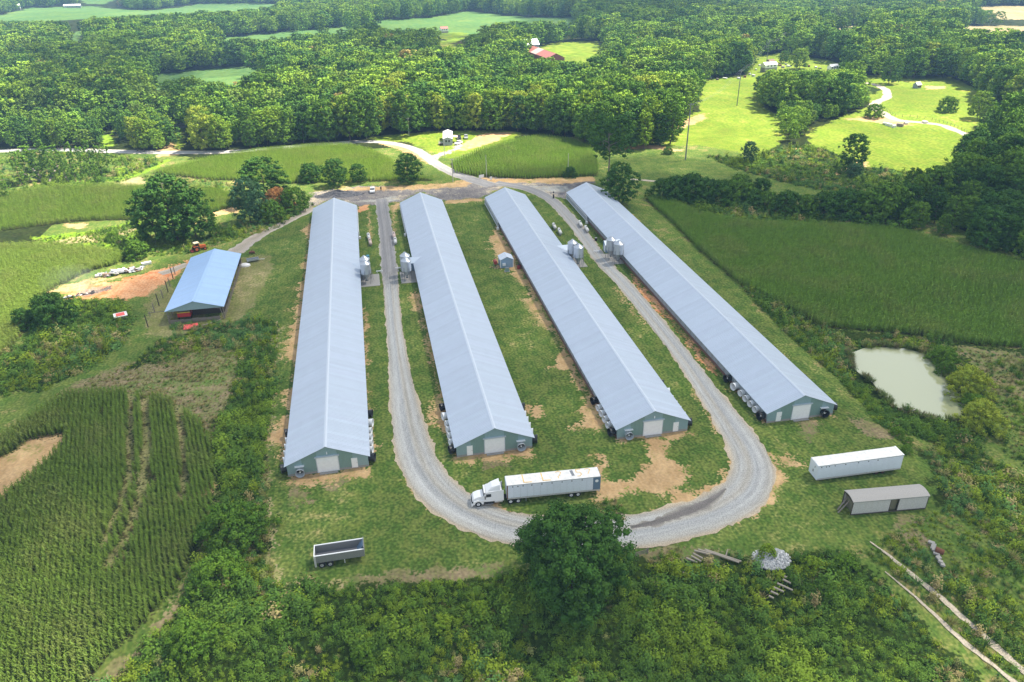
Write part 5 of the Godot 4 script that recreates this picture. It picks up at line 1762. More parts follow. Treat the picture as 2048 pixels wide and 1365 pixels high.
func scrap_and_fire() -> void:
	rng.seed = 61
	var c := G(236, 547)
	var tops := {}
	for k in 46:
		var p := Vector3(rng.randf_range(-6.2, 6.2), 0, 0)
		p.z = -p.x * 0.25 + rng.randf_range(-1.5, 1.5)
		var hgt := 0.15 + maxf(0.0, 1.3 - absf(p.x) * 0.16 - absf(p.z + p.x * 0.25) * 0.4) * rng.randf_range(0.3, 1.0)
		var b := Basis.from_euler(Vector3(rng.randf_range(-0.5, 0.5), rng.randf_range(0, TAU), rng.randf_range(-0.5, 0.5)))
		var m: String = ["scrap_white", "scrap_white", "scrap_grey", "scrap_white", "scrap_brown", "scrap_grey"][rng.randi() % 6]
		var size := Vector3(rng.randf_range(0.8, 2.2), rng.randf_range(0.08, 0.4), rng.randf_range(0.5, 1.1))
		var what: String = {"scrap_white": "crumpled white sheet in the scrap pile beside the orange clay", "scrap_grey": "bent grey sheet in the scrap pile beside the orange clay", "scrap_brown": "rusty brown piece in the scrap pile beside the orange clay"}[m]
		solo("scrap_piece", bx(Vector3(0, hgt, 0), size, b), M[m], what, "scrap", Vector3(c.x + p.x, 0, c.z + p.z), 0.0, "pieces of the scrap pile")
	var wb := thing("white_tub", "white bath-like tub lying in the grass above the scrap pile", "tub", G(293, 529), 0.4)
	part(wb, "body", bx(Vector3(0, 0.35, 0), Vector3(2.6, 0.6, 1.1)), M.scrap_white)
	part(wb, "rim", bx(Vector3(0, 0.68, 0), Vector3(2.8, 0.08, 1.3)), M.scrap_white)
	# burn pile
	var f := G(160, 591)
	for k in 26:
		var p := Vector3(rng.randf_range(-3.6, 3.6), 0, rng.randf_range(-0.7, 0.7))
		p.z -= p.x * 0.35
		solo("ash_lump", bx(Vector3(0, rng.randf_range(0.1, 0.35), 0), Vector3(rng.randf_range(0.4, 1.0), rng.randf_range(0.1, 0.35), rng.randf_range(0.3, 0.7)), Basis.from_euler(Vector3(rng.randf_range(-0.4, 0.4), rng.randf_range(0, 6), rng.randf_range(-0.4, 0.4)))), M[["soot", "scrap_grey", "scrap_white", "soot"][rng.randi() % 4]], "burnt lump in the smouldering pile on orange clay", "ash", f + p, 0.0, "lumps of the smouldering pile")
	# its smoke, drifting off over the maize
	for s in [[178,585, 1.0, 2.0, 0.05], [172,572, 3.0, 3.4, 0.035], [176,556, 5.5, 5.4, 0.02], [150,552, 6.5, 7.0, 0.009], [118,560, 6.0, 8.0, 0.006]]:
		var fv := FogVolume.new()
		fv.name = numbered("smoke")
		fv.shape = RenderingServer.FOG_VOLUME_SHAPE_ELLIPSOID
		fv.size = Vector3(s[3] * 1.3, s[3], s[3])
		var fm := FogMaterial.new()
		fm.density = s[4]
		fm.albedo = Color(0.86, 0.88, 0.92)
		fv.material = fm
		add_child(fv)
		fv.position = G(s[0], s[1], s[2]) + Vector3(0, s[2], 0)
		tag(fv, "thin bluish smoke drifting from the smouldering pile", "smoke", "smoke of the burn pile", "stuff")
	# small hut half hidden in the weeds
	var h := thing("field_hut", "low white hut with a red panel on its roof, half hidden in weeds", "hut", G(243, 640), 0.35)
	part(h, "walls", bx(Vector3(0, 0.7, 0), Vector3(2.6, 1.4, 1.8)), M.wood_grey)
	part(h, "roof", bx(Vector3(0, 1.48, 0), Vector3(3.2, 0.12, 2.3), Basis(Vector3.RIGHT, 0.1)), M.scrap_white)
	part(h, "roof_panel", bx(Vector3(0, 1.6, 0), Vector3(2.0, 0.1, 1.5), Basis(Vector3.RIGHT, 0.1)), M.pink_red)

# ------------------------------------------------------------------ trailers, truck and other vehicles
func wheel(parent: Node, c: Vector3, r: float, w: float, side: float, rim: String) -> void:
	# wheel whose axle runs along z; side is the outer face
	var mb := MB.new()
	mb.lathe([Vector2(r * 0.55, -w / 2), Vector2(r * 0.93, -w / 2), Vector2(r, -w / 2 + 0.05), Vector2(r, w / 2 - 0.05), Vector2(r * 0.93, w / 2), Vector2(r * 0.55, w / 2)], 20, c, Basis(Vector3.RIGHT, PI / 2))
	var t := part(parent, "wheel", mb, M.rubber)
	var d := MB.new()
	d.lathe([Vector2(r * 0.56, w / 2 - 0.02), Vector2(r * 0.5, w / 2 - 0.10), Vector2(r * 0.24, w / 2 - 0.12), Vector2(r * 0.2, w / 2 + 0.02), Vector2(0, w / 2 + 0.03)], 16, c, Basis(Vector3.RIGHT, PI / 2 * side))
	part(t, "rim", d, M[rim])
	part(t, "hub", tb(c + Vector3(0, 0, side * (w / 2)), c + Vector3(0, 0, side * (w / 2 + 0.06)), r * 0.12, r * 0.12, 8), M.dark)

func box_trailer(t: Node3D, L: float, lift: float, top: float, w: float, rear: float, first_vent: Array, seed_: int) -> void:
	# body from x = 0 (front) to L, z from -w (far side) to 0 (near side)
	var h := top - lift
	var cells := 13
	for s in 2:
		var z := 0.0 if s == 0 else -w
		for k in cells:
			var a := (L - rear) * k / cells
			var b := (L - rear) * (k + 1) / cells
			part(t, "side_panel", bx(Vector3((a + b) / 2, lift + h / 2 + 0.05, z), Vector3(b - a - 0.02, h - 0.25, 0.05)), M.trailer_skin)
		if rear > 0.0:
			part(t, "rear_panel", bx(Vector3(L - rear / 2, lift + h / 2 + 0.05, z), Vector3(rear - 0.02, h - 0.25, 0.06)), M.trailer_rear)
		part(t, "bottom_rail", bx(Vector3(L / 2, lift + 0.0, z), Vector3(L, 0.22, 0.09)), M.old_panel)
		part(t, "top_rail", bx(Vector3(L / 2, top - 0.06, z), Vector3(L, 0.14, 0.09)), M.galvanised)
	part(t, "front_wall", bx(Vector3(-0.03, lift + h / 2, -w / 2), Vector3(0.08, h, w + 0.02)), M.trailer_skin)
	part(t, "rear_door", bx(Vector3(L + 0.03, lift + h / 2, -w / 2), Vector3(0.08, h, w + 0.02)), M.trailer_rear if rear > 0 else M.trailer_skin)
	for z in [0.02, -w - 0.02]:
		part(t, "corner_post", bx(Vector3(0.02, lift + h / 2, z), Vector3(0.18, h, 0.1)), M.rust if rear > 0 else M.trailer_skin)
	var r := MB.new()
	r.prism(PackedVector2Array([Vector2(-0.03, top), Vector2(w + 0.03, top), Vector2(w + 0.03, top + 0.02), Vector2(w / 2, top + 0.06), Vector2(-0.03, top + 0.02)]), 0, L)
	var rp := part(t, "roof", r, M.trailer_roof)
	rp.rotation.y = PI / 2
	for k in first_vent:
		part(t, "vent_hole", tb(Vector3(k, top - 0.38, 0.0), Vector3(k, top - 0.38, 0.045), 0.11, 0.11, 10), M.dark)
	part(t, "floor", bx(Vector3(L / 2, lift - 0.06, -w / 2), Vector3(L - 0.1, 0.1, w - 0.1)), M.dark)

func paint_stroke(parent: Node, pts: Array, top: float, width: float, called := "roof_marking", m := "orange_mark") -> void:
	var mb := MB.new()
	for k in pts.size() - 1:
		var a: Vector2 = pts[k]
		var b: Vector2 = pts[k + 1]
		var d := (b - a).normalized()
		mb.box(Vector3((a.x + b.x) / 2, top, (a.y + b.y) / 2), Vector3((b - a).length() + width * 0.7, 0.012, width), Basis(Vector3.UP, -atan2(d.y, d.x)))
	part(parent, called, mb, M[m])

func build_truck() -> void:
	var a := Vector3(11.6, 0, -98.25)
	var dir := Vector2(33.8 - 11.6, -97.0 + 98.3)
	var turn := -atan2(dir.y, dir.x)
	var w := 2.55
	# trailer: its nose 6.2 m behind the bumper
	var t := thing("box_trailer", "white box trailer with painted roof marks, hitched to the semi truck", "trailer", a + Vector3(6.15, 0, 0.36).rotated(Vector3.UP, 0.0), turn)
	box_trailer(t, 16.2, 1.15, 4.05, w, 1.25, [0.95, 1.85, 2.75, 4.25, 6.0, 7.75, 9.5, 11.2, 13.0], 3)
	var tp := 4.115
	# two capital Ls, a two, then five and two, in faded orange paint
	for x in [2.9, 6.2]:
		paint_stroke(t, [Vector2(x, -w + 0.15), Vector2(x + 0.05, -0.35), Vector2(x + 1.35, -0.3)], tp, 0.16)
	paint_stroke(t, [Vector2(8.7, -w + 0.35), Vector2(9.2, -w + 0.12), Vector2(9.65, -w + 0.5), Vector2(9.3, -1.3), Vector2(8.95, -0.95), Vector2(9.0, -0.55)], tp, 0.12)
	paint_stroke(t, [Vector2(13.1, -w + 0.15), Vector2(12.35, -w + 0.15), Vector2(12.3, -1.65), Vector2(12.9, -1.6), Vector2(13.1, -1.0), Vector2(12.8, -0.6), Vector2(12.3, -0.6)], tp, 0.13)
	paint_stroke(t, [Vector2(13.9, -w + 0.3), Vector2(14.4, -w + 0.12), Vector2(14.8, -w + 0.5), Vector2(14.5, -1.5), Vector2(14.2, -0.9)], tp, 0.10)
	part(t, "roof_patch", bx(Vector3(11.55, tp, -1.55), Vector3(0.5, 0.03, 1.5), Basis(Vector3.UP, 0.12)), M.galvanised_dark)
	part(t, "rear_decal", tb(Vector3(15.6, 3.15, 0.035), Vector3(15.6, 3.15, 0.05), 0.3, 0.3, 14), M.white_paint)
	for s in [0.0, 1.0]:
		for x in [11.2, 12.4]:
			wheel(t, Vector3(x, 0.5, -0.2 - s * (w - 0.4)), 0.5, 0.3, 1.0 if s == 0 else -1.0, "white_paint")
			wheel(t, Vector3(x, 0.5, -0.55 - s * (w - 1.1)), 0.5, 0.28, 1.0 if s == 0 else -1.0, "dark")
	part(t, "bogie", bx(Vector3(11.8, 0.85, -w / 2), Vector3(2.6, 0.3, 1.0)), M.dark)
	for x in [11.2, 12.4]:
		part(t, "axle", tb(Vector3(x, 0.5, -0.3), Vector3(x, 0.5, -w + 0.3), 0.09), M.dark)
	for z in [-0.35, -w + 0.35]:
		part(t, "landing_leg", bx(Vector3(3.3, 0.6, z), Vector3(0.14, 1.2, 0.14)), M.steel)
	part(t, "rear_bumper", bx(Vector3(16.15, 0.62, -w / 2), Vector3(0.12, 0.14, w - 0.2)), M.steel)
	for z in [-0.5, -w + 0.5]:
		part(t, "bumper_hanger", bx(Vector3(16.15, 0.85, z), Vector3(0.1, 0.5, 0.1)), M.steel)
	tractor_unit(a, turn, w)

func tractor_unit(a: Vector3, turn: float, w: float) -> void:
	# white sleeper tractor; x runs from the bumper backwards, near side at z = 0
	var t := thing("semi_truck", "white sleeper-cab semi truck with a tall roof fairing", "truck", a + Vector3(0, 0, 0.05), turn)
	var z0 := -w + 0.05
	var z1 := -0.05
	var hood := MB.new()
	hood.prism(PackedVector2Array([Vector2(0.12, 0.62), Vector2(2.15, 0.95), Vector2(2.15, 2.05), Vector2(1.2, 1.92), Vector2(0.45, 1.62), Vector2(0.16, 1.2)]), z0 + 0.28, z1 - 0.28)
	part(t, "hood", hood, M.car_white)
	for s in [z1 - 0.30, z0 + 0.30]:
		var fd := MB.new()
		var pts := PackedVector2Array([Vector2(0.1, 0.5), Vector2(0.55, 0.5)])
		for k in 9:
			var an := PI * (1.0 - k / 8.0)
			pts.append(Vector2(1.18 + cos(an) * 0.6, 0.52 + sin(an) * 0.6))
		pts.append_array([Vector2(2.1, 0.5), Vector2(2.1, 1.25), Vector2(1.1, 1.42), Vector2(0.35, 1.15)])
		fd.prism(pts, s - 0.28, s + 0.28)
		part(t, "fender", fd, M.car_white)
	part(t, "bumper", bx(Vector3(0.12, 0.5, -w / 2), Vector3(0.28, 0.5, w - 0.15)), M.car_white)
	part(t, "grille", bx(Vector3(0.08, 1.0, -w / 2), Vector3(0.1, 0.55, 1.2)), M.dark)
	for z in [z1 - 0.2, z0 + 0.2]:
		part(t, "headlight", bx(Vector3(0.2, 1.02, z), Vector3(0.3, 0.2, 0.34), Basis(Vector3.UP, 0.0)), M.glass)
	var cab := MB.new()
	cab.prism(PackedVector2Array([Vector2(2.1, 0.95), Vector2(5.25, 0.95), Vector2(5.25, 3.15), Vector2(2.75, 2.95), Vector2(2.45, 2.7), Vector2(2.1, 2.0)]), z0 + 0.06, z1 - 0.06)
	part(t, "cab", cab, M.car_white)
	var fair := MB.new()
	# roof fairing: wedge that rises towards the trailer, narrower at the front
	var f0 := Vector3(2.55, 2.86, z1 - 0.25)
	var f1 := Vector3(2.55, 2.86, z0 + 0.25)
	var b0 := Vector3(5.0, 3.10, z1 - 0.08)
	var b1 := Vector3(5.0, 3.10, z0 + 0.08)
	var m0 := Vector3(3.6, 3.72, z1 - 0.45)
	var m1 := Vector3(3.6, 3.72, z0 + 0.45)
	var u0 := Vector3(4.95, 4.12, z1 - 0.3)
	var u1 := Vector3(4.95, 4.12, z0 + 0.3)
	for q in [[f0, m0, m1, f1], [m0, u0, u1, m1]]:
		fair.quad(q[0], q[1], q[2], q[3])
	fair.tri(f0, b0, u0)
	fair.tri(f0, u0, m0)
	fair.tri(f1, u1, b1)
	fair.tri(f1, m1, u1)
	part(t, "roof_fairing", fair, M.car_white)
	part(t, "sun_visor", bx(Vector3(2.35, 2.82, -w / 2), Vector3(0.3, 0.1, w - 0.4), Basis(Vector3.BACK, 0.2)), M.car_white)
	part(t, "windscreen", bx(Vector3(2.26, 2.38, -w / 2), Vector3(0.05, 0.72, w - 0.55), Basis(Vector3.BACK, -0.42)), M.glass)
	for s in [z1 - 0.04, z0 + 0.04]:
		part(t, "side_window", bx(Vector3(2.98, 2.25, s), Vector3(0.85, 0.6, 0.05)), M.glass)
		part(t, "mirror", bx(Vector3(2.35, 2.0, s * 1.0 + signf(s + w / 2) * 0.2), Vector3(0.14, 0.6, 0.1)), M.dark)
		part(t, "fuel_tank", tb(Vector3(4.0, 0.72, s - signf(s + w / 2) * 0.3), Vector3(5.35, 0.72, s - signf(s + w / 2) * 0.3), 0.32, 0.32, 14), M.aluminium)
		part(t, "step_box", bx(Vector3(3.05, 0.62, s - signf(s + w / 2) * 0.25), Vector3(1.5, 0.5, 0.4)), M.dark)
		part(t, "step_plate", bx(Vector3(3.05, 0.42, s + signf(s + w / 2) * 0.0), Vector3(1.4, 0.05, 0.2)), M.aluminium)
		part(t, "side_fairing", bx(Vector3(5.35, 2.0, s - signf(s + w / 2) * 0.06), Vector3(0.45, 2.2, 0.06)), M.car_white)
	part(t, "frame_rail", bx(Vector3(5.2, 0.82, -w / 2), Vector3(6.6, 0.26, 0.9)), M.dark)
	part(t, "fifth_wheel", bx(Vector3(7.3, 1.0, -w / 2), Vector3(1.0, 0.12, 0.9)), M.dark)
	part(t, "exhaust_stack", tb(Vector3(5.45, 0.9, z0 + 0.3), Vector3(5.45, 3.4, z0 + 0.3), 0.09), M.aluminium)
	part(t, "air_hoses", bx(Vector3(5.65, 1.5, -w / 2), Vector3(0.15, 0.5, 0.6)), M.dark)
	for s in [0.0, 1.0]:
		var sd := 1.0 if s == 0 else -1.0
		wheel(t, Vector3(1.18, 0.52, -0.25 - s * (w - 0.5)), 0.52, 0.3, sd, "white_paint")
		for x in [6.75, 8.05]:
			wheel(t, Vector3(x, 0.5, -0.18 - s * (w - 0.36)), 0.5, 0.3, sd, "white_paint")
			wheel(t, Vector3(x, 0.5, -0.52 - s * (w - 1.04)), 0.5, 0.28, sd, "dark")

func build_trailers() -> void:
	# white trailer resting on its nose
	var a := G(1634, 966)
	var b := G(1803, 947)
	var turn := -atan2(b.z - a.z, b.x - a.x)
	var t := thing("box_trailer", "plain white box trailer parked above the old grey container", "trailer", Vector3(a.x, 0, a.z - 0.3), turn)
	t.rotation.z = 0.028
	box_trailer(t, 16.0, 0.42, 3.42, 2.55, 0.0, [0.6, 1.5, 2.0, 3.1, 5.1, 7.5, 9.4, 11.2], 4)
	for s in [0.0, 1.0]:
		for x in [11.6, 12.8]:
			wheel(t, Vector3(x, 0.12, -0.25 - s * 2.05), 0.48, 0.3, 1.0 if s == 0 else -1.0, "rust")
	part(t, "rear_rail", bx(Vector3(16.02, 3.45, -1.27), Vector3(0.25, 0.08, 2.7)), M.white_paint)
	part(t, "front_latch", bx(Vector3(-0.09, 2.6, -0.9), Vector3(0.04, 0.4, 0.06)), M.dark)
	part(t, "front_latch", bx(Vector3(-0.09, 1.6, -1.3), Vector3(0.04, 0.5, 0.3)), M.steel)
	# old container with a bowed roof and an open side
	a = G(1701, 1031)
	b = G(1851, 1018)
	turn = -atan2(b.z - a.z, b.x - a.x)
	var L := Vector2(b.x - a.x, b.z - a.z).length()
	var c := thing("storage_container", "old grey container with a bowed roof and an open side bay", "container", Vector3(a.x, 0, a.z), turn)
	var w := 2.9
	var h := 2.75
	for s in [[0.0, L * 0.50], [L * 0.61, L]]:
		var n := int((s[1] - s[0]) / 1.1)
		for k in n:
			var x0: float = lerpf(s[0], s[1], k / float(n))
			var x1: float = lerpf(s[0], s[1], (k + 1.0) / n)
			part(c, "side_panel", bx(Vector3((x0 + x1) / 2, 0.2 + (h - 0.35) / 2, 0), Vector3(x1 - x0 - 0.02, h - 0.4, 0.06)), M.old_panel)
	for x in [0.03, L * 0.5, L * 0.61, L - 0.03]:
		part(c, "post", bx(Vector3(x, h / 2, -0.02), Vector3(0.12, h, 0.12)), M.old_frame)
	part(c, "inner_door", bx(Vector3(L * 0.555, h / 2, -0.35), Vector3(L * 0.11, h - 0.2, 0.05)), M.olive_door)
	part(c, "back_wall", bx(Vector3(L / 2, h / 2, -w), Vector3(L, h, 0.06)), M.old_panel)
	part(c, "end_wall", bx(Vector3(L, h / 2, -w / 2), Vector3(0.06, h, w)), M.olive_door)
	part(c, "open_end", bx(Vector3(0.5, h / 2, -w / 2), Vector3(0.05, h - 0.1, w - 0.1)), M.olive_door)
	part(c, "end_frame", bx(Vector3(0.0, h - 0.08, -w / 2), Vector3(0.12, 0.16, w)), M.old_frame)
	part(c, "end_post", bx(Vector3(0.0, h / 2, -w + 0.05), Vector3(0.12, h, 0.12)), M.old_frame)
	part(c, "bottom_rail", bx(Vector3(L / 2, 0.12, 0.0), Vector3(L, 0.2, 0.14)), M.old_frame)
	part(c, "top_rail", bx(Vector3(L / 2, h - 0.02, 0.02), Vector3(L + 0.1, 0.18, 0.1)), M.galvanised)
	var pts := PackedVector2Array()
	for k in 9:
		pts.append(Vector2(lerpf(-0.12, w + 0.12, k / 8.0), h + 0.08 + 0.34 * sin(PI * k / 8.0)))
	for k in 9:
		pts.append(Vector2(lerpf(w + 0.12, -0.12, k / 8.0), h + 0.02 + 0.34 * sin(PI * k / 8.0)))
	var r := MB.new()
	pts.reverse()
	r.prism(pts, -0.1, L + 0.1)
	part(c, "bowed_roof", r, M.old_roof).rotation.y = PI / 2
	var lp := G(1680, 1023)
	for k in 2:
		var bd := solo("leaning_plank", bx(Vector3(0, 0, 0), Vector3(3.2 - k * 0.5, 0.08, 0.22)), M.wood_grey, "plank leaning against the old container's open end", "plank", Vector3(lp.x + 0.8, 0.75, lp.z - 0.2 - k * 0.6), 0.35 + k * 0.1, "planks leaning on the old container")
		bd.rotation.z = 0.5
	# dump trailer
	a = G(632, 1138)
	b = G(722, 1124)
	turn = -atan2(b.z - a.z, b.x - a.x)
	var d := thing("dump_trailer", "open-topped grey dump trailer with two axles on the lawn", "trailer", Vector3(a.x, height(a.x, a.z), a.z), turn)
	L = 7.5
	w = 2.45
	var y0 := 1.05
	var y1 := 2.45
	part(d, "bed_floor", bx(Vector3(L / 2, y0, -w / 2), Vector3(L, 0.12, w - 0.1)), M.dump_floor)
	for z in [-0.03, -w + 0.03]:
		part(d, "side_wall", bx(Vector3(L / 2, (y0 + y1) / 2, z), Vector3(L, y1 - y0, 0.06)), M.dump_side)
		part(d, "top_rail", bx(Vector3(L / 2, y1 + 0.04, z), Vector3(L + 0.1, 0.1, 0.16)), M.white_paint)
	for k in 15:
		part(d, "side_rib", bx(Vector3(0.35 + k * 0.485, (y0 + y1) / 2, 0.035), Vector3(0.09, y1 - y0 - 0.05, 0.07)), M.dump_side)
	part(d, "tailgate", bx(Vector3(0.0, (y0 + y1) / 2 - 0.1, -w / 2), Vector3(0.08, y1 - y0 + 0.1, w)), M.dump_side)
	part(d, "tailgate_rail", bx(Vector3(0.0, y1 + 0.05, -w / 2), Vector3(0.14, 0.1, w + 0.1)), M.white_paint)
	part(d, "tailgate_post", bx(Vector3(0.05, 1.4, 0.05), Vector3(0.3, 2.1, 0.1)), M.old_panel)
	part(d, "headboard", bx(Vector3(L, (y0 + y1) / 2 + 0.2, -w / 2), Vector3(0.08, y1 - y0 + 0.4, w)), M.dump_side)
	var cr := MB.new()
	cr.prism(PackedVector2Array([Vector2(L - 1.1, y0 + 0.1), Vector2(L - 0.05, y0 + 0.1), Vector2(L - 0.05, y1 + 0.15)]), -w + 0.1, -0.75)
	part(d, "sloped_front", cr, M.trailer_rear)
	part(d, "chassis", bx(Vector3(L / 2 + 0.2, 0.82, -w / 2), Vector3(L - 0.6, 0.22, 0.9)), M.rust)
	for s in [0.0, 1.0]:
		for x in [0.95, 2.2]:
			wheel(d, Vector3(x, 0.52, -0.1 - s * (w - 0.2)), 0.52, 0.34, 1.0 if s == 0 else -1.0, "old_panel")
	for z in [-0.35, -w + 0.35]:
		part(d, "landing_leg", bx(Vector3(4.4, 0.4, z), Vector3(0.12, 0.8, 0.12)), M.scrap_white)

func car(called: String, label: String, at: Vector3, turn: float, paint_: String, tall: float, group: String) -> void:
	var t := thing(called, label, "car", at, turn, group)
	var w := 0.92
	var b := MB.new()
	b.prism(PackedVector2Array([Vector2(-2.35, 0.35), Vector2(2.3, 0.35), Vector2(2.4, 0.75), Vector2(2.2, 0.98), Vector2(0.95, 1.08), Vector2(-2.3, 1.1), Vector2(-2.4, 0.8)]), -w, w)
	part(t, "body", b, M[paint_])
	var g := MB.new()
	g.prism(PackedVector2Array([Vector2(-2.15, 1.08), Vector2(0.95, 1.06), Vector2(0.25, 1.5 * tall), Vector2(-1.85, 1.52 * tall)]), -w + 0.1, w - 0.1)
	part(t, "windows", g, M.glass)
	part(t, "roof", bx(Vector3(-0.8, 1.54 * tall, 0), Vector3(2.15, 0.06, w * 1.75)), M[paint_])
	for x in [-1.95, -0.7]:
		for s in [-1.0, 1.0]:
			part(t, "pillar", bx(Vector3(x, 1.3 * tall, s * (w - 0.1)), Vector3(0.12, 0.5, 0.04)), M[paint_])
	for x in [-1.45, 1.45]:
		for s in [-1.0, 1.0]:
			wheel(t, Vector3(x, 0.34, s * (w - 0.1)), 0.34, 0.24, s, "steel")
	for s in [-0.65, 0.65]:
		part(t, "headlight", bx(Vector3(2.3, 0.78, s), Vector3(0.12, 0.14, 0.4)), M.white_plastic)

func person(at: Vector3) -> void:
	# standing figure meshed as one surface from tapered limbs
	var bones := [[0, 1.42, 0, 0.15, 0, 1.0, 0, 0.14], [0, 1.0, 0, 0.14, 0, 0.92, 0, 0.15], [0.08, 0.92, 0, 0.10, 0.10, 0.5, 0.02, 0.07], [0.10, 0.5, 0.02, 0.07, 0.10, 0.08, 0, 0.05], [-0.08, 0.92, 0, 0.10, -0.10, 0.5, 0.02, 0.07], [-0.10, 0.5, 0.02, 0.07, -0.10, 0.08, 0, 0.05],
		[0.18, 1.44, 0, 0.07, 0.26, 1.15, 0.02, 0.05], [0.26, 1.15, 0.02, 0.05, 0.24, 0.88, 0.10, 0.04], [-0.18, 1.44, 0, 0.07, -0.26, 1.15, 0.02, 0.05], [-0.26, 1.15, 0.02, 0.05, -0.24, 0.88, 0.10, 0.04], [0, 1.45, 0, 0.06, 0, 1.58, 0, 0.055], [0, 1.66, 0, 0.10, 0, 1.70, 0, 0.09], [0.10, 0.05, 0, 0.05, 0.11, 0.04, 0.16, 0.04], [-0.10, 0.05, 0, 0.05, -0.11, 0.04, 0.16, 0.04]]
	var cell := 0.045
	var lo := Vector3(-0.4, -0.06, -0.25)
	var nx := 18
	var ny := 43
	var nz := 12
	var val := PackedFloat32Array()
	val.resize(nx * ny * nz)
	for k in nz:
		for j in ny:
			for i in nx:
				var p := lo + Vector3(i, j, k) * cell
				var s := 0.0
				for b in bones:
					var A := Vector3(b[0], b[1], b[2])
					var B := Vector3(b[4], b[5], b[6])
					var t := clampf((p - A).dot(B - A) / maxf((B - A).length_squared(), 1e-6), 0, 1)
					s += exp(-32.0 * ((p - A.lerp(B, t)).length() - lerpf(b[3], b[7], t)))
				val[(k * ny + j) * nx + i] = -log(maxf(s, 1e-20)) / 32.0
	var cellv := {}
	var verts := PackedVector3Array()
	var ix := func(i: int, j: int, k: int) -> int: return (k * ny + j) * nx + i
	for k in nz - 1:
		for j in ny - 1:
			for i in nx - 1:
				var acc := Vector3.ZERO
				var cnt := 0
				for e in [[0,0,0,1,0,0],[0,1,0,1,1,0],[0,0,1,1,0,1],[0,1,1,1,1,1],[0,0,0,0,1,0],[1,0,0,1,1,0],[0,0,1,0,1,1],[1,0,1,1,1,1],[0,0,0,0,0,1],[1,0,0,1,0,1],[0,1,0,0,1,1],[1,1,0,1,1,1]]:
					var va: float = val[ix.call(i + e[0], j + e[1], k + e[2])]
					var vb: float = val[ix.call(i + e[3], j + e[4], k + e[5])]
					if (va < 0) != (vb < 0):
						acc += Vector3(i + e[0], j + e[1], k + e[2]).lerp(Vector3(i + e[3], j + e[4], k + e[5]), va / (va - vb))
						cnt += 1
				if cnt > 0:
					cellv[ix.call(i, j, k)] = verts.size()
					verts.append(lo + acc / cnt * cell)
	var mb := MB.new()
	for k in range(1, nz - 1):
		for j in range(1, ny - 1):
			for i in range(1, nx - 1):
				var v0: float = val[ix.call(i, j, k)]
				for ax in 3:
					var d := [[1, 0, 0], [0, 1, 0], [0, 0, 1]][ax] as Array
					var v1: float = val[ix.call(i + d[0], j + d[1], k + d[2])]
					if (v0 < 0) == (v1 < 0):
						continue
					var u := [[0, 1, 0], [0, 0, 1], [1, 0, 0]][ax] as Array
					var w := [[0, 0, 1], [1, 0, 0], [0, 1, 0]][ax] as Array
					var q := []
					for o in [[0, 0], [1, 0], [1, 1], [0, 1]]:
						q.append(verts[cellv[ix.call(i - u[0] * o[0] - w[0] * o[1], j - u[1] * o[0] - w[1] * o[1], k - u[2] * o[0] - w[2] * o[1])]])
					if v0 < 0:
						mb.quad(q[0], q[1], q[2], q[3])
					else:
						mb.quad(q[3], q[2], q[1], q[0])
	var t := thing("person", "person in dark clothes standing beside the white car", "person", at)
	part(t, "body", mb, M.cloth_dark)

func pole(label: String, foot: Vector3, h: float, r: float, m: String, arm: float) -> void:
	var t := thing("utility_pole", label, "pole", foot)
	part(t, "shaft", tb(Vector3(0, -0.2, 0), Vector3(0, h, 0), r, r * 0.65, 8), M[m])
	if arm > 0.0:
		part(t, "crossarm", bx(Vector3(0, h - 0.5, 0), Vector3(arm, 0.14, 0.12)), M[m])
		for s in [-0.45, 0.0, 0.45]:
			part(t, "insulator", tb(Vector3(s * arm, h - 0.42, 0), Vector3(s * arm, h - 0.15, 0), 0.05), M.white_plastic)

func stone_heap(called: String, label: String, at: Vector3, size: Vector3, tones: Array, stones: int, seed_: int) -> void:
	rng.seed = seed_
	var t := thing(called, label, "heap", at)
	var mb := MB.new()
	var f := FastNoiseLite.new()
	f.seed = seed_
	f.frequency = 0.35
	var n := 26
	var pt := func(i: int, j: int) -> Vector3:
		var r := j / 14.0
		var a := TAU * i / n
		var x := cos(a) * r
		var z := sin(a) * r
		return Vector3(x * size.x, maxf(0.0, (1.0 - r) * (1.0 + 0.25 * cos(a * 2.0)) + 0.35 * f.get_noise_2d(x * 6.0, z * 6.0) * (1.0 - r)) * size.y - 0.02, z * size.z)
	for j in 14:
		for i in n:
			mb.col = tones[rng.randi() % tones.size()]
			if j > 0:
				mb.tri(pt.call(i, j), pt.call(i + 1, j + 1), pt.call(i, j + 1))
				mb.tri(pt.call(i, j), pt.call(i + 1, j), pt.call(i + 1, j + 1))
			else:
				mb.tri(pt.call(0, 0), pt.call(i + 1, 1), pt.call(i, 1))
	part(t, "core", mb, M.stone)
	var st := MB.new()
	for k in stones:
		var r := sqrt(rng.randf()) * 1.05
		var a := rng.randf_range(0, TAU)
		var x := cos(a) * r
		var z := sin(a) * r
		var y := maxf(0.0, (1.0 - r) * (1.0 + 0.25 * cos(a * 2.0))) * size.y
		st.col = tones[rng.randi() % tones.size()] * rng.randf_range(0.8, 1.15)
		var s := rng.randf_range(0.12, 0.26)
		st.box(Vector3(x * size.x, y + 0.02, z * size.z), Vector3(s, s * 0.8, s), Basis.from_euler(Vector3(rng.randf() * 3, rng.randf() * 3, rng.randf() * 3)))
	part(t, "stones", st, M.stone).set_meta("kind", "stuff")

func log_(called: String, label: String, a: Vector3, b: Vector3, r: float, m: String, group: String) -> void:
	var o := solo(called, tb(Vector3.ZERO, b - a, r, r * 0.85, 8), M[m], label, "log", a, 0.0, group)
	o.rotation = Vector3.ZERO

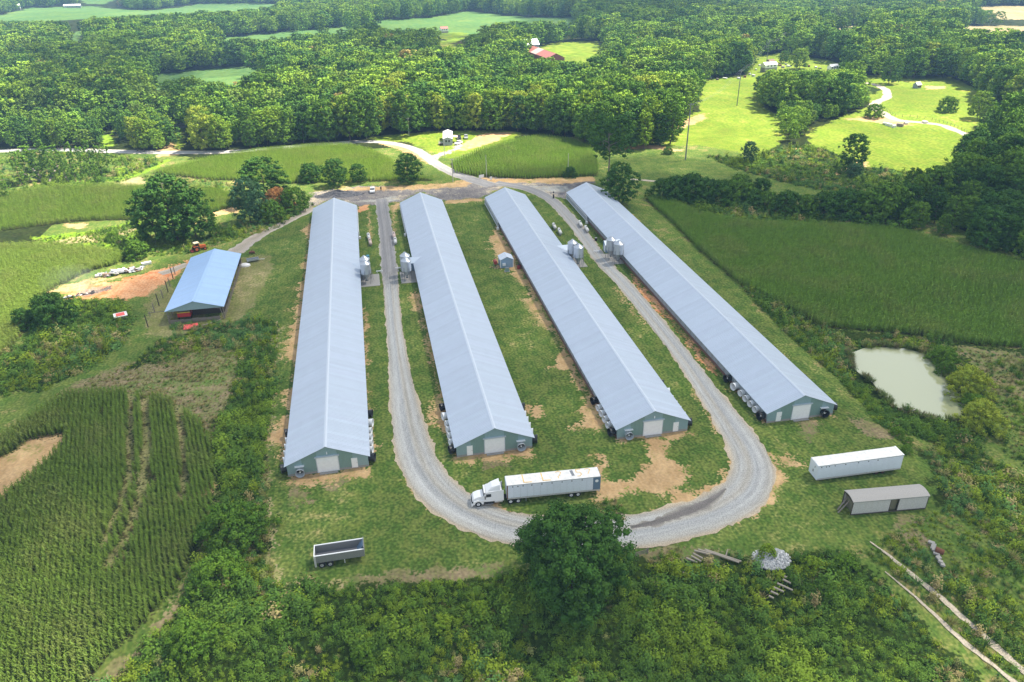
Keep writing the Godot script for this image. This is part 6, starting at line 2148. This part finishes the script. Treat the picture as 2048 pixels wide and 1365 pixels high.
func mobile_home() -> void:
	var t := thing("mobile_home", "white-roofed mobile home in the sunlit clearing", "house", G(896, 291), -0.12)
	var w := 4.4
	var L := 16.0
	var f := PackedVector2Array([Vector2(-w / 2, 0.5), Vector2(w / 2, 0.5), Vector2(w / 2, 3.1), Vector2(0, 3.9), Vector2(-w / 2, 3.1)])
	for z in [-0.05, -L + 0.05]:
		var g := MB.new()
		g.prism(f, z - 0.05, z + 0.05)
		part(t, "end_wall", g, M.curtain)
	for s in [-1.0, 1.0]:
		part(t, "side_wall", bx(Vector3(s * w / 2, 1.8, -L / 2), Vector3(0.1, 2.6, L - 0.2)), M.curtain)
		part(t, "roof_slope", bx(Vector3(s * (w / 4 + 0.05), 3.55, -L / 2), Vector3(w / 2 + 0.35, 0.08, L + 0.5), Basis(Vector3.BACK, -s * atan2(0.8, w / 2))), M.white_paint)
		for k in 4:
			part(t, "window", bx(Vector3(s * (w / 2 + 0.05), 2.0, -2.5 - k * 3.6), Vector3(0.05, 1.0, 0.9)), M.glass)
	part(t, "skirting", bx(Vector3(0, 0.25, -L / 2), Vector3(w - 0.1, 0.5, L - 0.3)), M.old_panel)
	for x in [-1.1, 0.3]:
		part(t, "window", bx(Vector3(x + 0.3, 2.0, 0.02), Vector3(0.8, 1.0, 0.05)), M.glass)
	var p := part(t, "porch_roof", bx(Vector3(w / 2 + 1.3, 2.8, -6.5), Vector3(2.6, 0.1, 4.0), Basis(Vector3.BACK, -0.08)), M.farm_pink)
	for z in [-4.7, -8.3]:
		part(p, "porch_post", bx(Vector3(w / 2 + 2.4, 1.4, z), Vector3(0.12, 2.8, 0.12)), M.white_paint)
	part(t, "deck", bx(Vector3(-w / 2 - 1.2, 0.7, -2.2), Vector3(2.2, 0.2, 3.0)), M.wood_grey)
	for z in [-0.9, -3.5]:
		part(t, "deck_rail", bx(Vector3(-w / 2 - 1.2, 1.3, z), Vector3(2.2, 0.1, 0.1)), M.white_paint)
		part(t, "deck_post", bx(Vector3(-w / 2 - 2.2, 0.8, z), Vector3(0.12, 1.6, 0.12)), M.white_paint)
	var at := G(896, 291)
	car("parked_car", "white hatchback beside the mobile home's wall", at + Vector3(5.2, 0, -1.2), -2.3, "car_white", 1.0, "cars by the mobile home")
	car("parked_car", "black car parked between two pale cars by the mobile home", G(918, 278), -1.6, "car_dark", 1.1, "cars by the mobile home")
	car("parked_car", "silver car parked farthest from the mobile home", G(932, 277), -1.7, "car_silver", 1.05, "cars by the mobile home")

func far_buildings() -> void:
	# long red-roofed poultry house seen over the trees
	var a := G(1066, 121)
	var b := G(1112, 142)
	var turn := -atan2(b.z - a.z, b.x - a.x)
	var L := Vector2(b.x - a.x, b.z - a.z).length()
	var t := thing("red_barn", "long barn with a rusty red roof rising out of the woods", "barn", on(a.x, a.z, 4.5), turn)
	for s in [-1.0, 1.0]:
		for k in 4:
			part(t, "roof_sheet", bx(Vector3(L * (k + 0.5) / 4, 5.2, s * 3.6), Vector3(L / 4 - 0.1, 0.1, 7.6), Basis(Vector3.RIGHT, s * 0.42)), M.farm_pink if k == 1 else M.farm_red)
		part(t, "side_wall", bx(Vector3(L / 2, 1.8, s * 6.6), Vector3(L, 3.6, 0.15)), M.farm_red)
	for x in [0.1, L - 0.1]:
		var g := MB.new()
		g.prism(PackedVector2Array([Vector2(-6.6, 0), Vector2(6.6, 0), Vector2(6.6, 3.5), Vector2(0, 6.6), Vector2(-6.6, 3.5)]), -0.08, 0.08)
		var gw := part(t, "end_wall", g, M.farm_red)
		gw.position.x = x
		gw.rotation.y = PI / 2
	part(t, "base", bx(Vector3(L / 2, -4.2, 0), Vector3(L, 8.4, 13.0)), M.knee_wall)
	for e in [["barn", "pale metal-roofed barn beside the rusty red barn", 1058, 118, 14.0, 9.0, 9.0, "roof_metal", "curtain", 6.0],
			["barn", "small rusty roof showing in the trees left of the red barn", 1018, 124, 8.0, 8.0, 6.0, "farm_pink", "farm_red", 6.0],
			["house", "small white house in the woods beyond the maize", 746, 126, 8.0, 6.0, 5.0, "white_paint", "white_paint", 6.0],
			["shed", "white-roofed shed at the end of the far field strip", 418, 82, 14.0, 8.0, 4.5, "white_paint", "curtain", 1.0],
			["shed", "small dark shed in the cluttered yard", 1541, 127, 5.0, 4.0, 3.2, "scrap_brown", "scrap_brown", 0.0],
			["shed", "long white shed behind the grove in the cluttered yard", 1537, 143, 11.0, 5.0, 3.6, "white_paint", "white_paint", 3.0],
			["trailer_home", "grey trailer home at the edge of the cluttered yard", 1665, 144, 7.5, 3.4, 3.4, "curtain", "white_paint", 2.0],
			["shed", "white shed at the edge of the woods by the pasture's end", 1363, 144, 7.0, 4.0, 3.6, "white_paint", "white_paint", 3.0],
			["hut", "small pale hut in the fenced pasture's garden", 1834, 176, 3.4, 3.4, 3.6, "white_paint", "curtain", 0.0],
			["house", "grey house at the top of the grassy lane", 359, 252, 9.0, 9.0, 5.0, "curtain", "curtain", 1.0],
			["house", "white house among the far trees at the left field", 30, 20, 16.0, 9.0, 6.0, "white_paint", "white_paint", 3.0],
			["shed", "pale long shed on the far left field", 145, 16, 26.0, 9.0, 5.0, "white_paint", "curtain", 1.0],
			["house", "small white house near the far clearing in the woods", 100, 86, 12.0, 8.0, 6.0, "white_paint", "white_paint", 6.0],
			["house", "red-roofed house by the far bright field", 888, 66, 8.0, 6.0, 4.5, "farm_red", "white_paint", 2.0]]:
		var at := G(e[2], e[3])
		var q := thing(e[0], e[1], e[0].replace("trailer_home", "house"), on(at.x, at.z, e[9]), 0.2)
		var wl: float = e[4]
		var dp: float = e[5]
		var h: float = e[6]
		for s in [-1.0, 1.0]:
			part(q, "wall", bx(Vector3(0, h * 0.3, s * dp / 2), Vector3(wl, h * 0.6, 0.2)), M[e[8]])
			part(q, "roof_slope", bx(Vector3(0, h * 0.8, s * dp / 4), Vector3(wl + 0.6, 0.15, dp * 0.5 / cos(atan2(h * 0.4, dp / 2)) + 0.4), Basis(Vector3.RIGHT, s * atan2(h * 0.4, dp / 2))), M[e[7]])
			var g := MB.new()
			g.prism(PackedVector2Array([Vector2(-dp / 2, 0), Vector2(dp / 2, 0), Vector2(dp / 2, h * 0.6), Vector2(0, h), Vector2(-dp / 2, h * 0.6)]), -0.1, 0.1)
			var gw := part(q, "end_wall", g, M[e[8]])
			gw.position.x = s * wl / 2
			gw.rotation.y = PI / 2
		for k in 3:
			part(q, "window", bx(Vector3(wl * (k - 1) * 0.28, h * 0.33, dp / 2 + 0.1), Vector3(1.1, 1.1, 0.06)), M.glass)
		if e[9] > 0.0:
			part(q, "basement", bx(Vector3(0, -e[9] / 2, 0), Vector3(wl, e[9], dp)), M.concrete)
	# clutter in the yard beyond the pasture
	rng.seed = 71
	for p in [[1500,150], [1507,153], [1512,141], [1520,132], [1528,136], [1552,134], [1560,132], [1566,136], [1572,130], [1578,134], [1610,133], [1618,134], [1632,136], [1640,138], [1505,132], [1420,158], [1435,160], [1450,158], [1478,158], [1490,155], [1770,249], [1778,252], [1788,255], [1800,253], [1812,248], [1850,246]]:
		var at := G(p[0], p[1])
		solo("junk_piece", bx(Vector3(0, 0.6, 0), Vector3(rng.randf_range(1.2, 3.6), rng.randf_range(0.6, 1.6), rng.randf_range(1.0, 2.0)), Basis(Vector3.UP, rng.randf() * 3)), M[["scrap_white", "scrap_grey", "rust", "scrap_white", "wood_grey"][rng.randi() % 5]], "piece of junk lying in the yard beyond the bright pasture", "junk", at, 0.0, "junk beyond the pasture")

func build_pond() -> void:
	var mb := MB.new()
	var c := Vector2.ZERO
	for p in pond_poly:
		c += p
	c /= pond_poly.size()
	for k in pond_poly.size():
		var a := pond_poly[k]
		var b := pond_poly[(k + 1) % pond_poly.size()]
		for e in [c, a, b]:
			mb.v.append(Vector3(e.x, POND_Y, e.y))
			mb.n.append(Vector3.UP)
			mb.c.append(Color.WHITE)
	var water := mat("pond_water", lin(0.38, 0.40, 0.23), 0.04)
	water.metallic_specular = 1.0
	water.clearcoat_enabled = true
	water.clearcoat = 1.0
	water.clearcoat_roughness = 0.03
	water.normal_enabled = true
	var nt := NoiseTexture2D.new()
	nt.width = 256
	nt.height = 256
	nt.seamless = true
	nt.as_normal_map = true
	nt.bump_strength = 1.0
	var fn := FastNoiseLite.new()
	fn.seed = 88
	fn.frequency = 0.02
	nt.noise = fn
	water.normal_texture = nt
	water.normal_scale = 0.02
	water.uv1_triplanar = true
	water.uv1_world_triplanar = true
	water.uv1_scale = Vector3.ONE * 0.12
	structure("pond_water", mb, water)

func build_things() -> void:
	build_truck()
	build_trailers()
	mobile_home()
	far_buildings()
	var cg := ""
	car("parked_car", "white car parked on the stone chippings beside a standing person", G(745, 384), -1.65, "car_white", 1.0, cg)
	person(G(762, 382))
	stone_heap("stone_heap", "long dark heap of stone chippings beyond the first poultry house", G(678, 391), Vector3(9.5, 2.0, 3.4), [Color(0.12, 0.12, 0.13), Color(0.17, 0.165, 0.17), Color(0.09, 0.09, 0.10)], 260, 81)
	stone_heap("gravel_heap", "pale heap of crushed stone at the lawn's lower edge", G(1543, 1118), Vector3(2.9, 1.5, 2.3), [Color(0.52, 0.53, 0.53), Color(0.42, 0.43, 0.44), Color(0.34, 0.35, 0.36), Color(0.6, 0.6, 0.6)], 700, 82)
	# poles by the farm and the power line across the pasture
	pole("utility pole at the roadside left of the mobile home", G(818, 272), 9.0, 0.16, "pole_pale", 1.4)
	pole("pale utility pole at the mouth of the stone chippings yard", G(906, 364), 9.5, 0.17, "pole_pale", 1.4)
	pole("utility pole beside the white signs by the dark maize", G(973, 354), 9.0, 0.15, "pole_pale", 0.0)
	pole("utility pole in the dark maize by the tall flat-topped tree", G(1136, 350), 9.0, 0.15, "pole_pale", 0.0)
	pole("utility pole where the mobile home's drive meets the road", G(889, 312), 8.5, 0.15, "pole_pale", 0.0)
	var tall := [[1371, 320, 24.0, "tall steel power pole on the shaded slope"], [1474, 212, 20.0, "steel power pole in the bright pasture"], [1533, 128, 18.0, "far steel power pole in the cluttered yard"], [1565, 105, 16.0, "farthest steel power pole by the woods"]]
	var prev := Vector3.ZERO
	for k in tall.size():
		var f := G(tall[k][0], tall[k][1])
		pole(tall[k][3], f, tall[k][2], 0.34 if k == 0 else 0.28, "pole_steel", 2.4)
		var top := f + Vector3(0, tall[k][2] - 0.4, 0)
		if k > 0:
			for s in [-1.1, 0.0, 1.1]:
				var w := MB.new()
				var q := prev + Vector3(s, 0, 0)
				for i in 10:
					var u := (i + 1) / 10.0
					var r := (prev + Vector3(s, 0, 0)).lerp(top + Vector3(s, 0, 0), u) - Vector3(0, 3.0 * 4.0 * u * (1.0 - u), 0)
					w.tube(q, r, 0.02, 0.02, 3, false)
					q = r
				solo("power_cable", w, M.steel, ["cable of the span from the shaded slope to the bright pasture", "cable of the span from the bright pasture to the cluttered yard", "cable of the span from the cluttered yard to the woods"][k - 1], "cable", Vector3.ZERO, 0.0, "power line cables")
		prev = top
	# signs by the road
	var sg := thing("sign_board", "white sign board leaning at the roadside beneath the utility pole", "sign", G(963, 357), 0.3)
	part(sg, "board", bx(Vector3(0, 0.9, 0), Vector3(2.2, 1.2, 0.08)), M.white_paint)
	for s in [-0.8, 0.8]:
		part(sg, "post", bx(Vector3(s, 0.3, -0.06), Vector3(0.1, 0.7, 0.08)), M.wood_grey)
	var s2 := thing("sign_board", "small white upright sign near the leaning sign board", "sign", G(982, 361))
	part(s2, "board", bx(Vector3(0, 0.9, 0), Vector3(0.8, 1.3, 0.08)), M.white_paint)
	part(s2, "post", bx(Vector3(0, 0.2, -0.06), Vector3(0.1, 0.5, 0.08)), M.wood_grey)
	# poles stacked on the bank
	for e in [[1372,1121, 1394,1130], [1382,1117, 1402,1128], [1386,1112, 1405,1122], [1388,1106, 1420,1114], [1396,1104, 1424,1112], [1409,1104, 1482,1128], [1412,1107, 1478,1130], [1365,1150, 1374,1154]]:
		log_("timber_pole", "grey timber pole in the stack at the lawn's lower edge", G(e[0], e[1]) + Vector3(0, 0.45, 0), G(e[2], e[3]) + Vector3(0, 0.45, 0), 0.17, "wood_pale", "timber poles at the lawn's edge")
	for e in [[1536,1201, 1546,1206], [1540,1192, 1555,1199], [1546,1184, 1566,1193], [1553,1176, 1584,1190], [1564,1168, 1580,1176], [1567,1162, 1574,1165]]:
		log_("timber_pole", "end of a timber pole sticking out of the bank's brush", G(e[0], e[1]) + Vector3(0, 0.9, 0), G(e[2], e[3]) + Vector3(0, 0.9, 0), 0.16, "wood_pale", "timber poles in the brush")
	log_("branch", "pale upright stick behind the stacked poles", G(1451, 1116) + Vector3(0, 0.2, 0), G(1455, 1104) + Vector3(0, 0.5, 0), 0.1, "wood_pale", "")
	var fr := thing("fence_panel", "broken grey fence panel beside the dark broadleaf tree", "fence", G(1283, 1112), 0.15)
	for k in 3:
		part(fr, "rail", bx(Vector3(0, 0.35 + k * 0.3, 0), Vector3(2.4, 0.14, 0.06), Basis(Vector3.BACK, 0.04)), M.wood_grey)
	for s in [-1.1, 1.1]:
		part(fr, "post", bx(Vector3(s, 0.6, -0.06), Vector3(0.14, 1.2, 0.12)), M.wood_grey)
	# concrete rubble and a pipe in the hollow on the right
	log_("culvert_pipe", "rusty pipe lying on broken concrete in the weeds", G(1869, 1106) + Vector3(0, 0.7, 0), G(1886, 1113) + Vector3(0, 0.7, 0), 0.5, "rust", "")
	rng.seed = 91
	for p in [[1862,1090], [1866,1098], [1869,1104], [1872,1112], [1876,1120], [1880,1128], [1884,1134]]:
		solo("rubble_slab", bx(Vector3(0, 0.45, 0), Vector3(rng.randf_range(0.6, 1.2), 0.3, rng.randf_range(0.5, 0.9)), Basis.from_euler(Vector3(rng.randf_range(-0.3, 0.3), rng.randf() * 3, rng.randf_range(-0.3, 0.3)))), M.concrete, "broken concrete slab beside the rusty pipe", "rubble", G(p[0], p[1]), 0.0, "concrete rubble in the weeds")
	# fallen trunks among the thin trees and on the scrub strip
	for e in [[68,348, 92,367, 0.4], [118,340, 98,366, 0.35], [130,355, 134,362, 0.3], [50,358, 84,364, 0.25]]:
		var g0 := G(e[0], e[1])
		log_("fallen_trunk", "bare fallen trunk among the thin trees", G(e[2], e[3]) + Vector3(0, 0.4, 0), g0 + Vector3(0, 2.2, 0), e[4], "bark_pale", "fallen trunks by the thin trees")
	log_("fallen_trunk", "grey fallen trunk between two maize fields", G(318, 370) + Vector3(0, 0.5, 0), G(380, 376) + Vector3(0, 0.5, 0), 0.6, "bark_pale", "")
	# pasture fence along the meadow track
	var o := G(1776, 222)
	var pf := thing("pasture_fence", "line of thin posts and wire along the meadow track", "fence", o)
	var fp := px_path([1752,216, 1776,222, 1800,236, 1830,238, 1860,241, 1890,248, 1920,258, 1945,270])
	var pts := smooth_path(fp, 5.0)
	var lastp := Vector3.ZERO
	for k in pts.size():
		var p := on(pts[k].x, pts[k].z - 4.0) - o
		part(pf, "post", tb(p, p + Vector3(0, 1.5, 0), 0.09, 0.08, 5), M.wood_grey)
		if k > 0:
			part(pf, "wire", tb(lastp + Vector3(0, 1.2, 0), p + Vector3(0, 1.2, 0), 0.015, 0.015, 3), M.steel)
		lastp = p

# ------------------------------------------------------------------ clouds, above the frame: they shade the farm and some of the woods
func cloud(shape: PackedVector2Array, alt: float, seed_: int, cell: float, label: String) -> void:
	# a thin cloud: two nested sheets of vapour, domed above and flat below, ragged at the rim
	var f := FastNoiseLite.new()
	f.seed = seed_
	f.frequency = 0.012
	var s := SUN_TO.normalized()
	var up := s * (alt / s.y)
	var b := bounds(shape).grow(cell * 3)
	var nx := int(b.size.x / cell) + 1
	var nz := int(b.size.y / cell) + 1
	if not M.has("cloud"):
		var m := mat("cloud", lin(0.9, 0.9, 0.9), 1.0)
		m.transparency = BaseMaterial3D.TRANSPARENCY_ALPHA
		m.albedo_color.a = 0.36
	var t := thing("cloud", label, "cloud", Vector3.ZERO, 0.0, "clouds over the farm")
	for layer in 2:
		var inside := {}
		for j in nz:
			for i in nx:
				var p := b.position + Vector2(i, j) * cell
				var w := p + Vector2(f.get_noise_2d(p.x, p.y), f.get_noise_2d(p.y + 500.0, p.x)) * cell * 2.4
				var c := shape[0]
				if Geometry2D.is_point_in_polygon(w, shape):
					if layer == 0 or near_rim(w, shape, cell * 1.6) == false:
						inside[Vector2i(i, j)] = true
		var hgt := func(i: int, j: int) -> float:
			var k := 0
			for d in [Vector2i(i, j), Vector2i(i - 1, j), Vector2i(i, j - 1), Vector2i(i - 1, j - 1)]:
				k += 1 if inside.has(d) else 0
			return (k / 4.0) * (1.0 if k == 4 else 0.0) * (40.0 + 40.0 * f.get_noise_2d(i * 9.0, j * 9.0)) * (1.0 - layer * 0.4)
		var mb := MB.new()
		for q in inside:
			var o := Vector3(b.position.x + q.x * cell, layer * 6.0, b.position.y + q.y * cell) + up
			var y := [hgt.call(q.x, q.y), hgt.call(q.x, q.y + 1), hgt.call(q.x + 1, q.y + 1), hgt.call(q.x + 1, q.y)]
			var c4 := [Vector3.ZERO, Vector3(0, 0, cell), Vector3(cell, 0, cell), Vector3(cell, 0, 0)]
			mb.quad(o + c4[0] + Vector3(0, y[0] + 0.5, 0), o + c4[1] + Vector3(0, y[1] + 0.5, 0), o + c4[2] + Vector3(0, y[2] + 0.5, 0), o + c4[3] + Vector3(0, y[3] + 0.5, 0))
			mb.quad(o + c4[3], o + c4[2], o + c4[1], o + c4[0])
		part(t, "vapour", mb, M.cloud).set_meta("kind", "stuff")

func near_rim(p: Vector2, shape: PackedVector2Array, w: float) -> bool:
	for k in shape.size():
		if Geometry2D.get_closest_point_to_segment(p, shape[k], shape[(k + 1) % shape.size()]).distance_squared_to(p) < w * w:
			return true
	return false

# ------------------------------------------------------------------ the scene
const POND_Y := -1.75
var pond_poly := PackedVector2Array()

func _ready() -> void:
	# camera
	view = Basis(Vector3.UP, deg_to_rad(-10.9664)) * Basis(Vector3.RIGHT, deg_to_rad(-28.1251)) * Basis(Vector3.BACK, deg_to_rad(-0.83005))
	var cam := Camera3D.new()
	cam.name = "camera"
	cam.transform = Transform3D(view, EYE)
	cam.fov = rad_to_deg(2.0 * atan(682.5 / FOC))
	cam.near = 1.0
	cam.far = 6000.0
	add_child(cam)
	cam.current = true
	# sky, haze and exposure
	var env := Environment.new()
	env.background_mode = Environment.BG_SKY
	var sm := ProceduralSkyMaterial.new()
	sm.sky_top_color = Color(0.74, 0.79, 0.86)
	sm.sky_horizon_color = Color(1.0, 1.0, 1.0)
	sm.sky_curve = 0.28
	sm.ground_horizon_color = Color(0.70, 0.76, 0.78)
	sm.ground_bottom_color = Color(0.30, 0.34, 0.24)
	sm.sky_energy_multiplier = 0.76
	var sky := Sky.new()
	sky.sky_material = sm
	env.sky = sky
	env.tonemap_mode = Environment.TONE_MAPPER_LINEAR
	env.tonemap_exposure = 2.6
	env.fog_enabled = true
	env.fog_density = 0.00016
	env.fog_light_color = Color(0.62, 0.80, 1.0)
	env.volumetric_fog_enabled = true
	env.volumetric_fog_density = 0.0
	env.sdfgi_enabled = true
	env.ssao_enabled = true
	env.ssil_enabled = true
	var we := WorldEnvironment.new()
	we.name = "environment"
	we.environment = env
	add_child(we)
	# sun, high on the right and a little beyond the farm
	var sun := DirectionalLight3D.new()
	sun.name = "sun"
	sun.light_energy = 1.6
	sun.light_color = Color(1.0, 0.965, 0.90)
	sun.light_angular_distance = 0.55
	sun.shadow_enabled = true
	add_child(sun)
	sun.look_at_from_position(Vector3.ZERO, -SUN_TO, Vector3.UP)
	var t0 := Time.get_ticks_msec()
	make_materials()
	# pond outline lies at the water's height
	for p in [[1700,722], [1704,706], [1730,696], [1770,694], [1810,697], [1845,706], [1868,722], [1886,745], [1900,768], [1920,790], [1938,808], [1944,818], [1925,832], [1905,842], [1880,838], [1850,834], [1820,826], [1795,815], [1775,800], [1758,782], [1745,765], [1725,752], [1708,738]]:
		var d := look(p[0], p[1])
		var q := EYE + d * ((POND_Y - EYE.y) / d.y)
		pond_poly.append(Vector2(q.x, q.z))
	build_ground()
	print("ground ", Time.get_ticks_msec() - t0)
	build_roads()
	build_pond()
	cloud(area([-150,760, 0,640, 180,540, 300,500, 420,440, 560,395, 760,345, 900,335, 1100,330, 1300,312, 1480,318, 1700,345, 1900,352, 2150,345, 2300,800, 2300,1500, -250,1500]), 1300.0, 1, 12.0, "broad cloud that shades the four poultry houses")
	cloud(area([560,80, 700,62, 880,70, 900,120, 760,150, 600,140]), 1300.0, 2, 30.0, "small cloud that shades the woods beyond the maize")
	cloud(area([960,20, 1150,-2, 1420,0, 1450,62, 1250,80, 1050,72]), 1300.0, 3, 40.0, "long cloud that shades the far woods")
	cloud(area([-40,140, 130,120, 330,120, 340,230, 150,250, -60,240]), 1300.0, 4, 30.0, "cloud that shades the woods by the country road")
	build_houses()
	build_barn()
	build_things()
	print("things ", Time.get_ticks_msec() - t0)
	make_tree_kinds()
	build_trees()
	build_woods()
	print("trees ", Time.get_ticks_msec() - t0)
	build_maize()
	build_brush()
	print("done ", Time.get_ticks_msec() - t0)
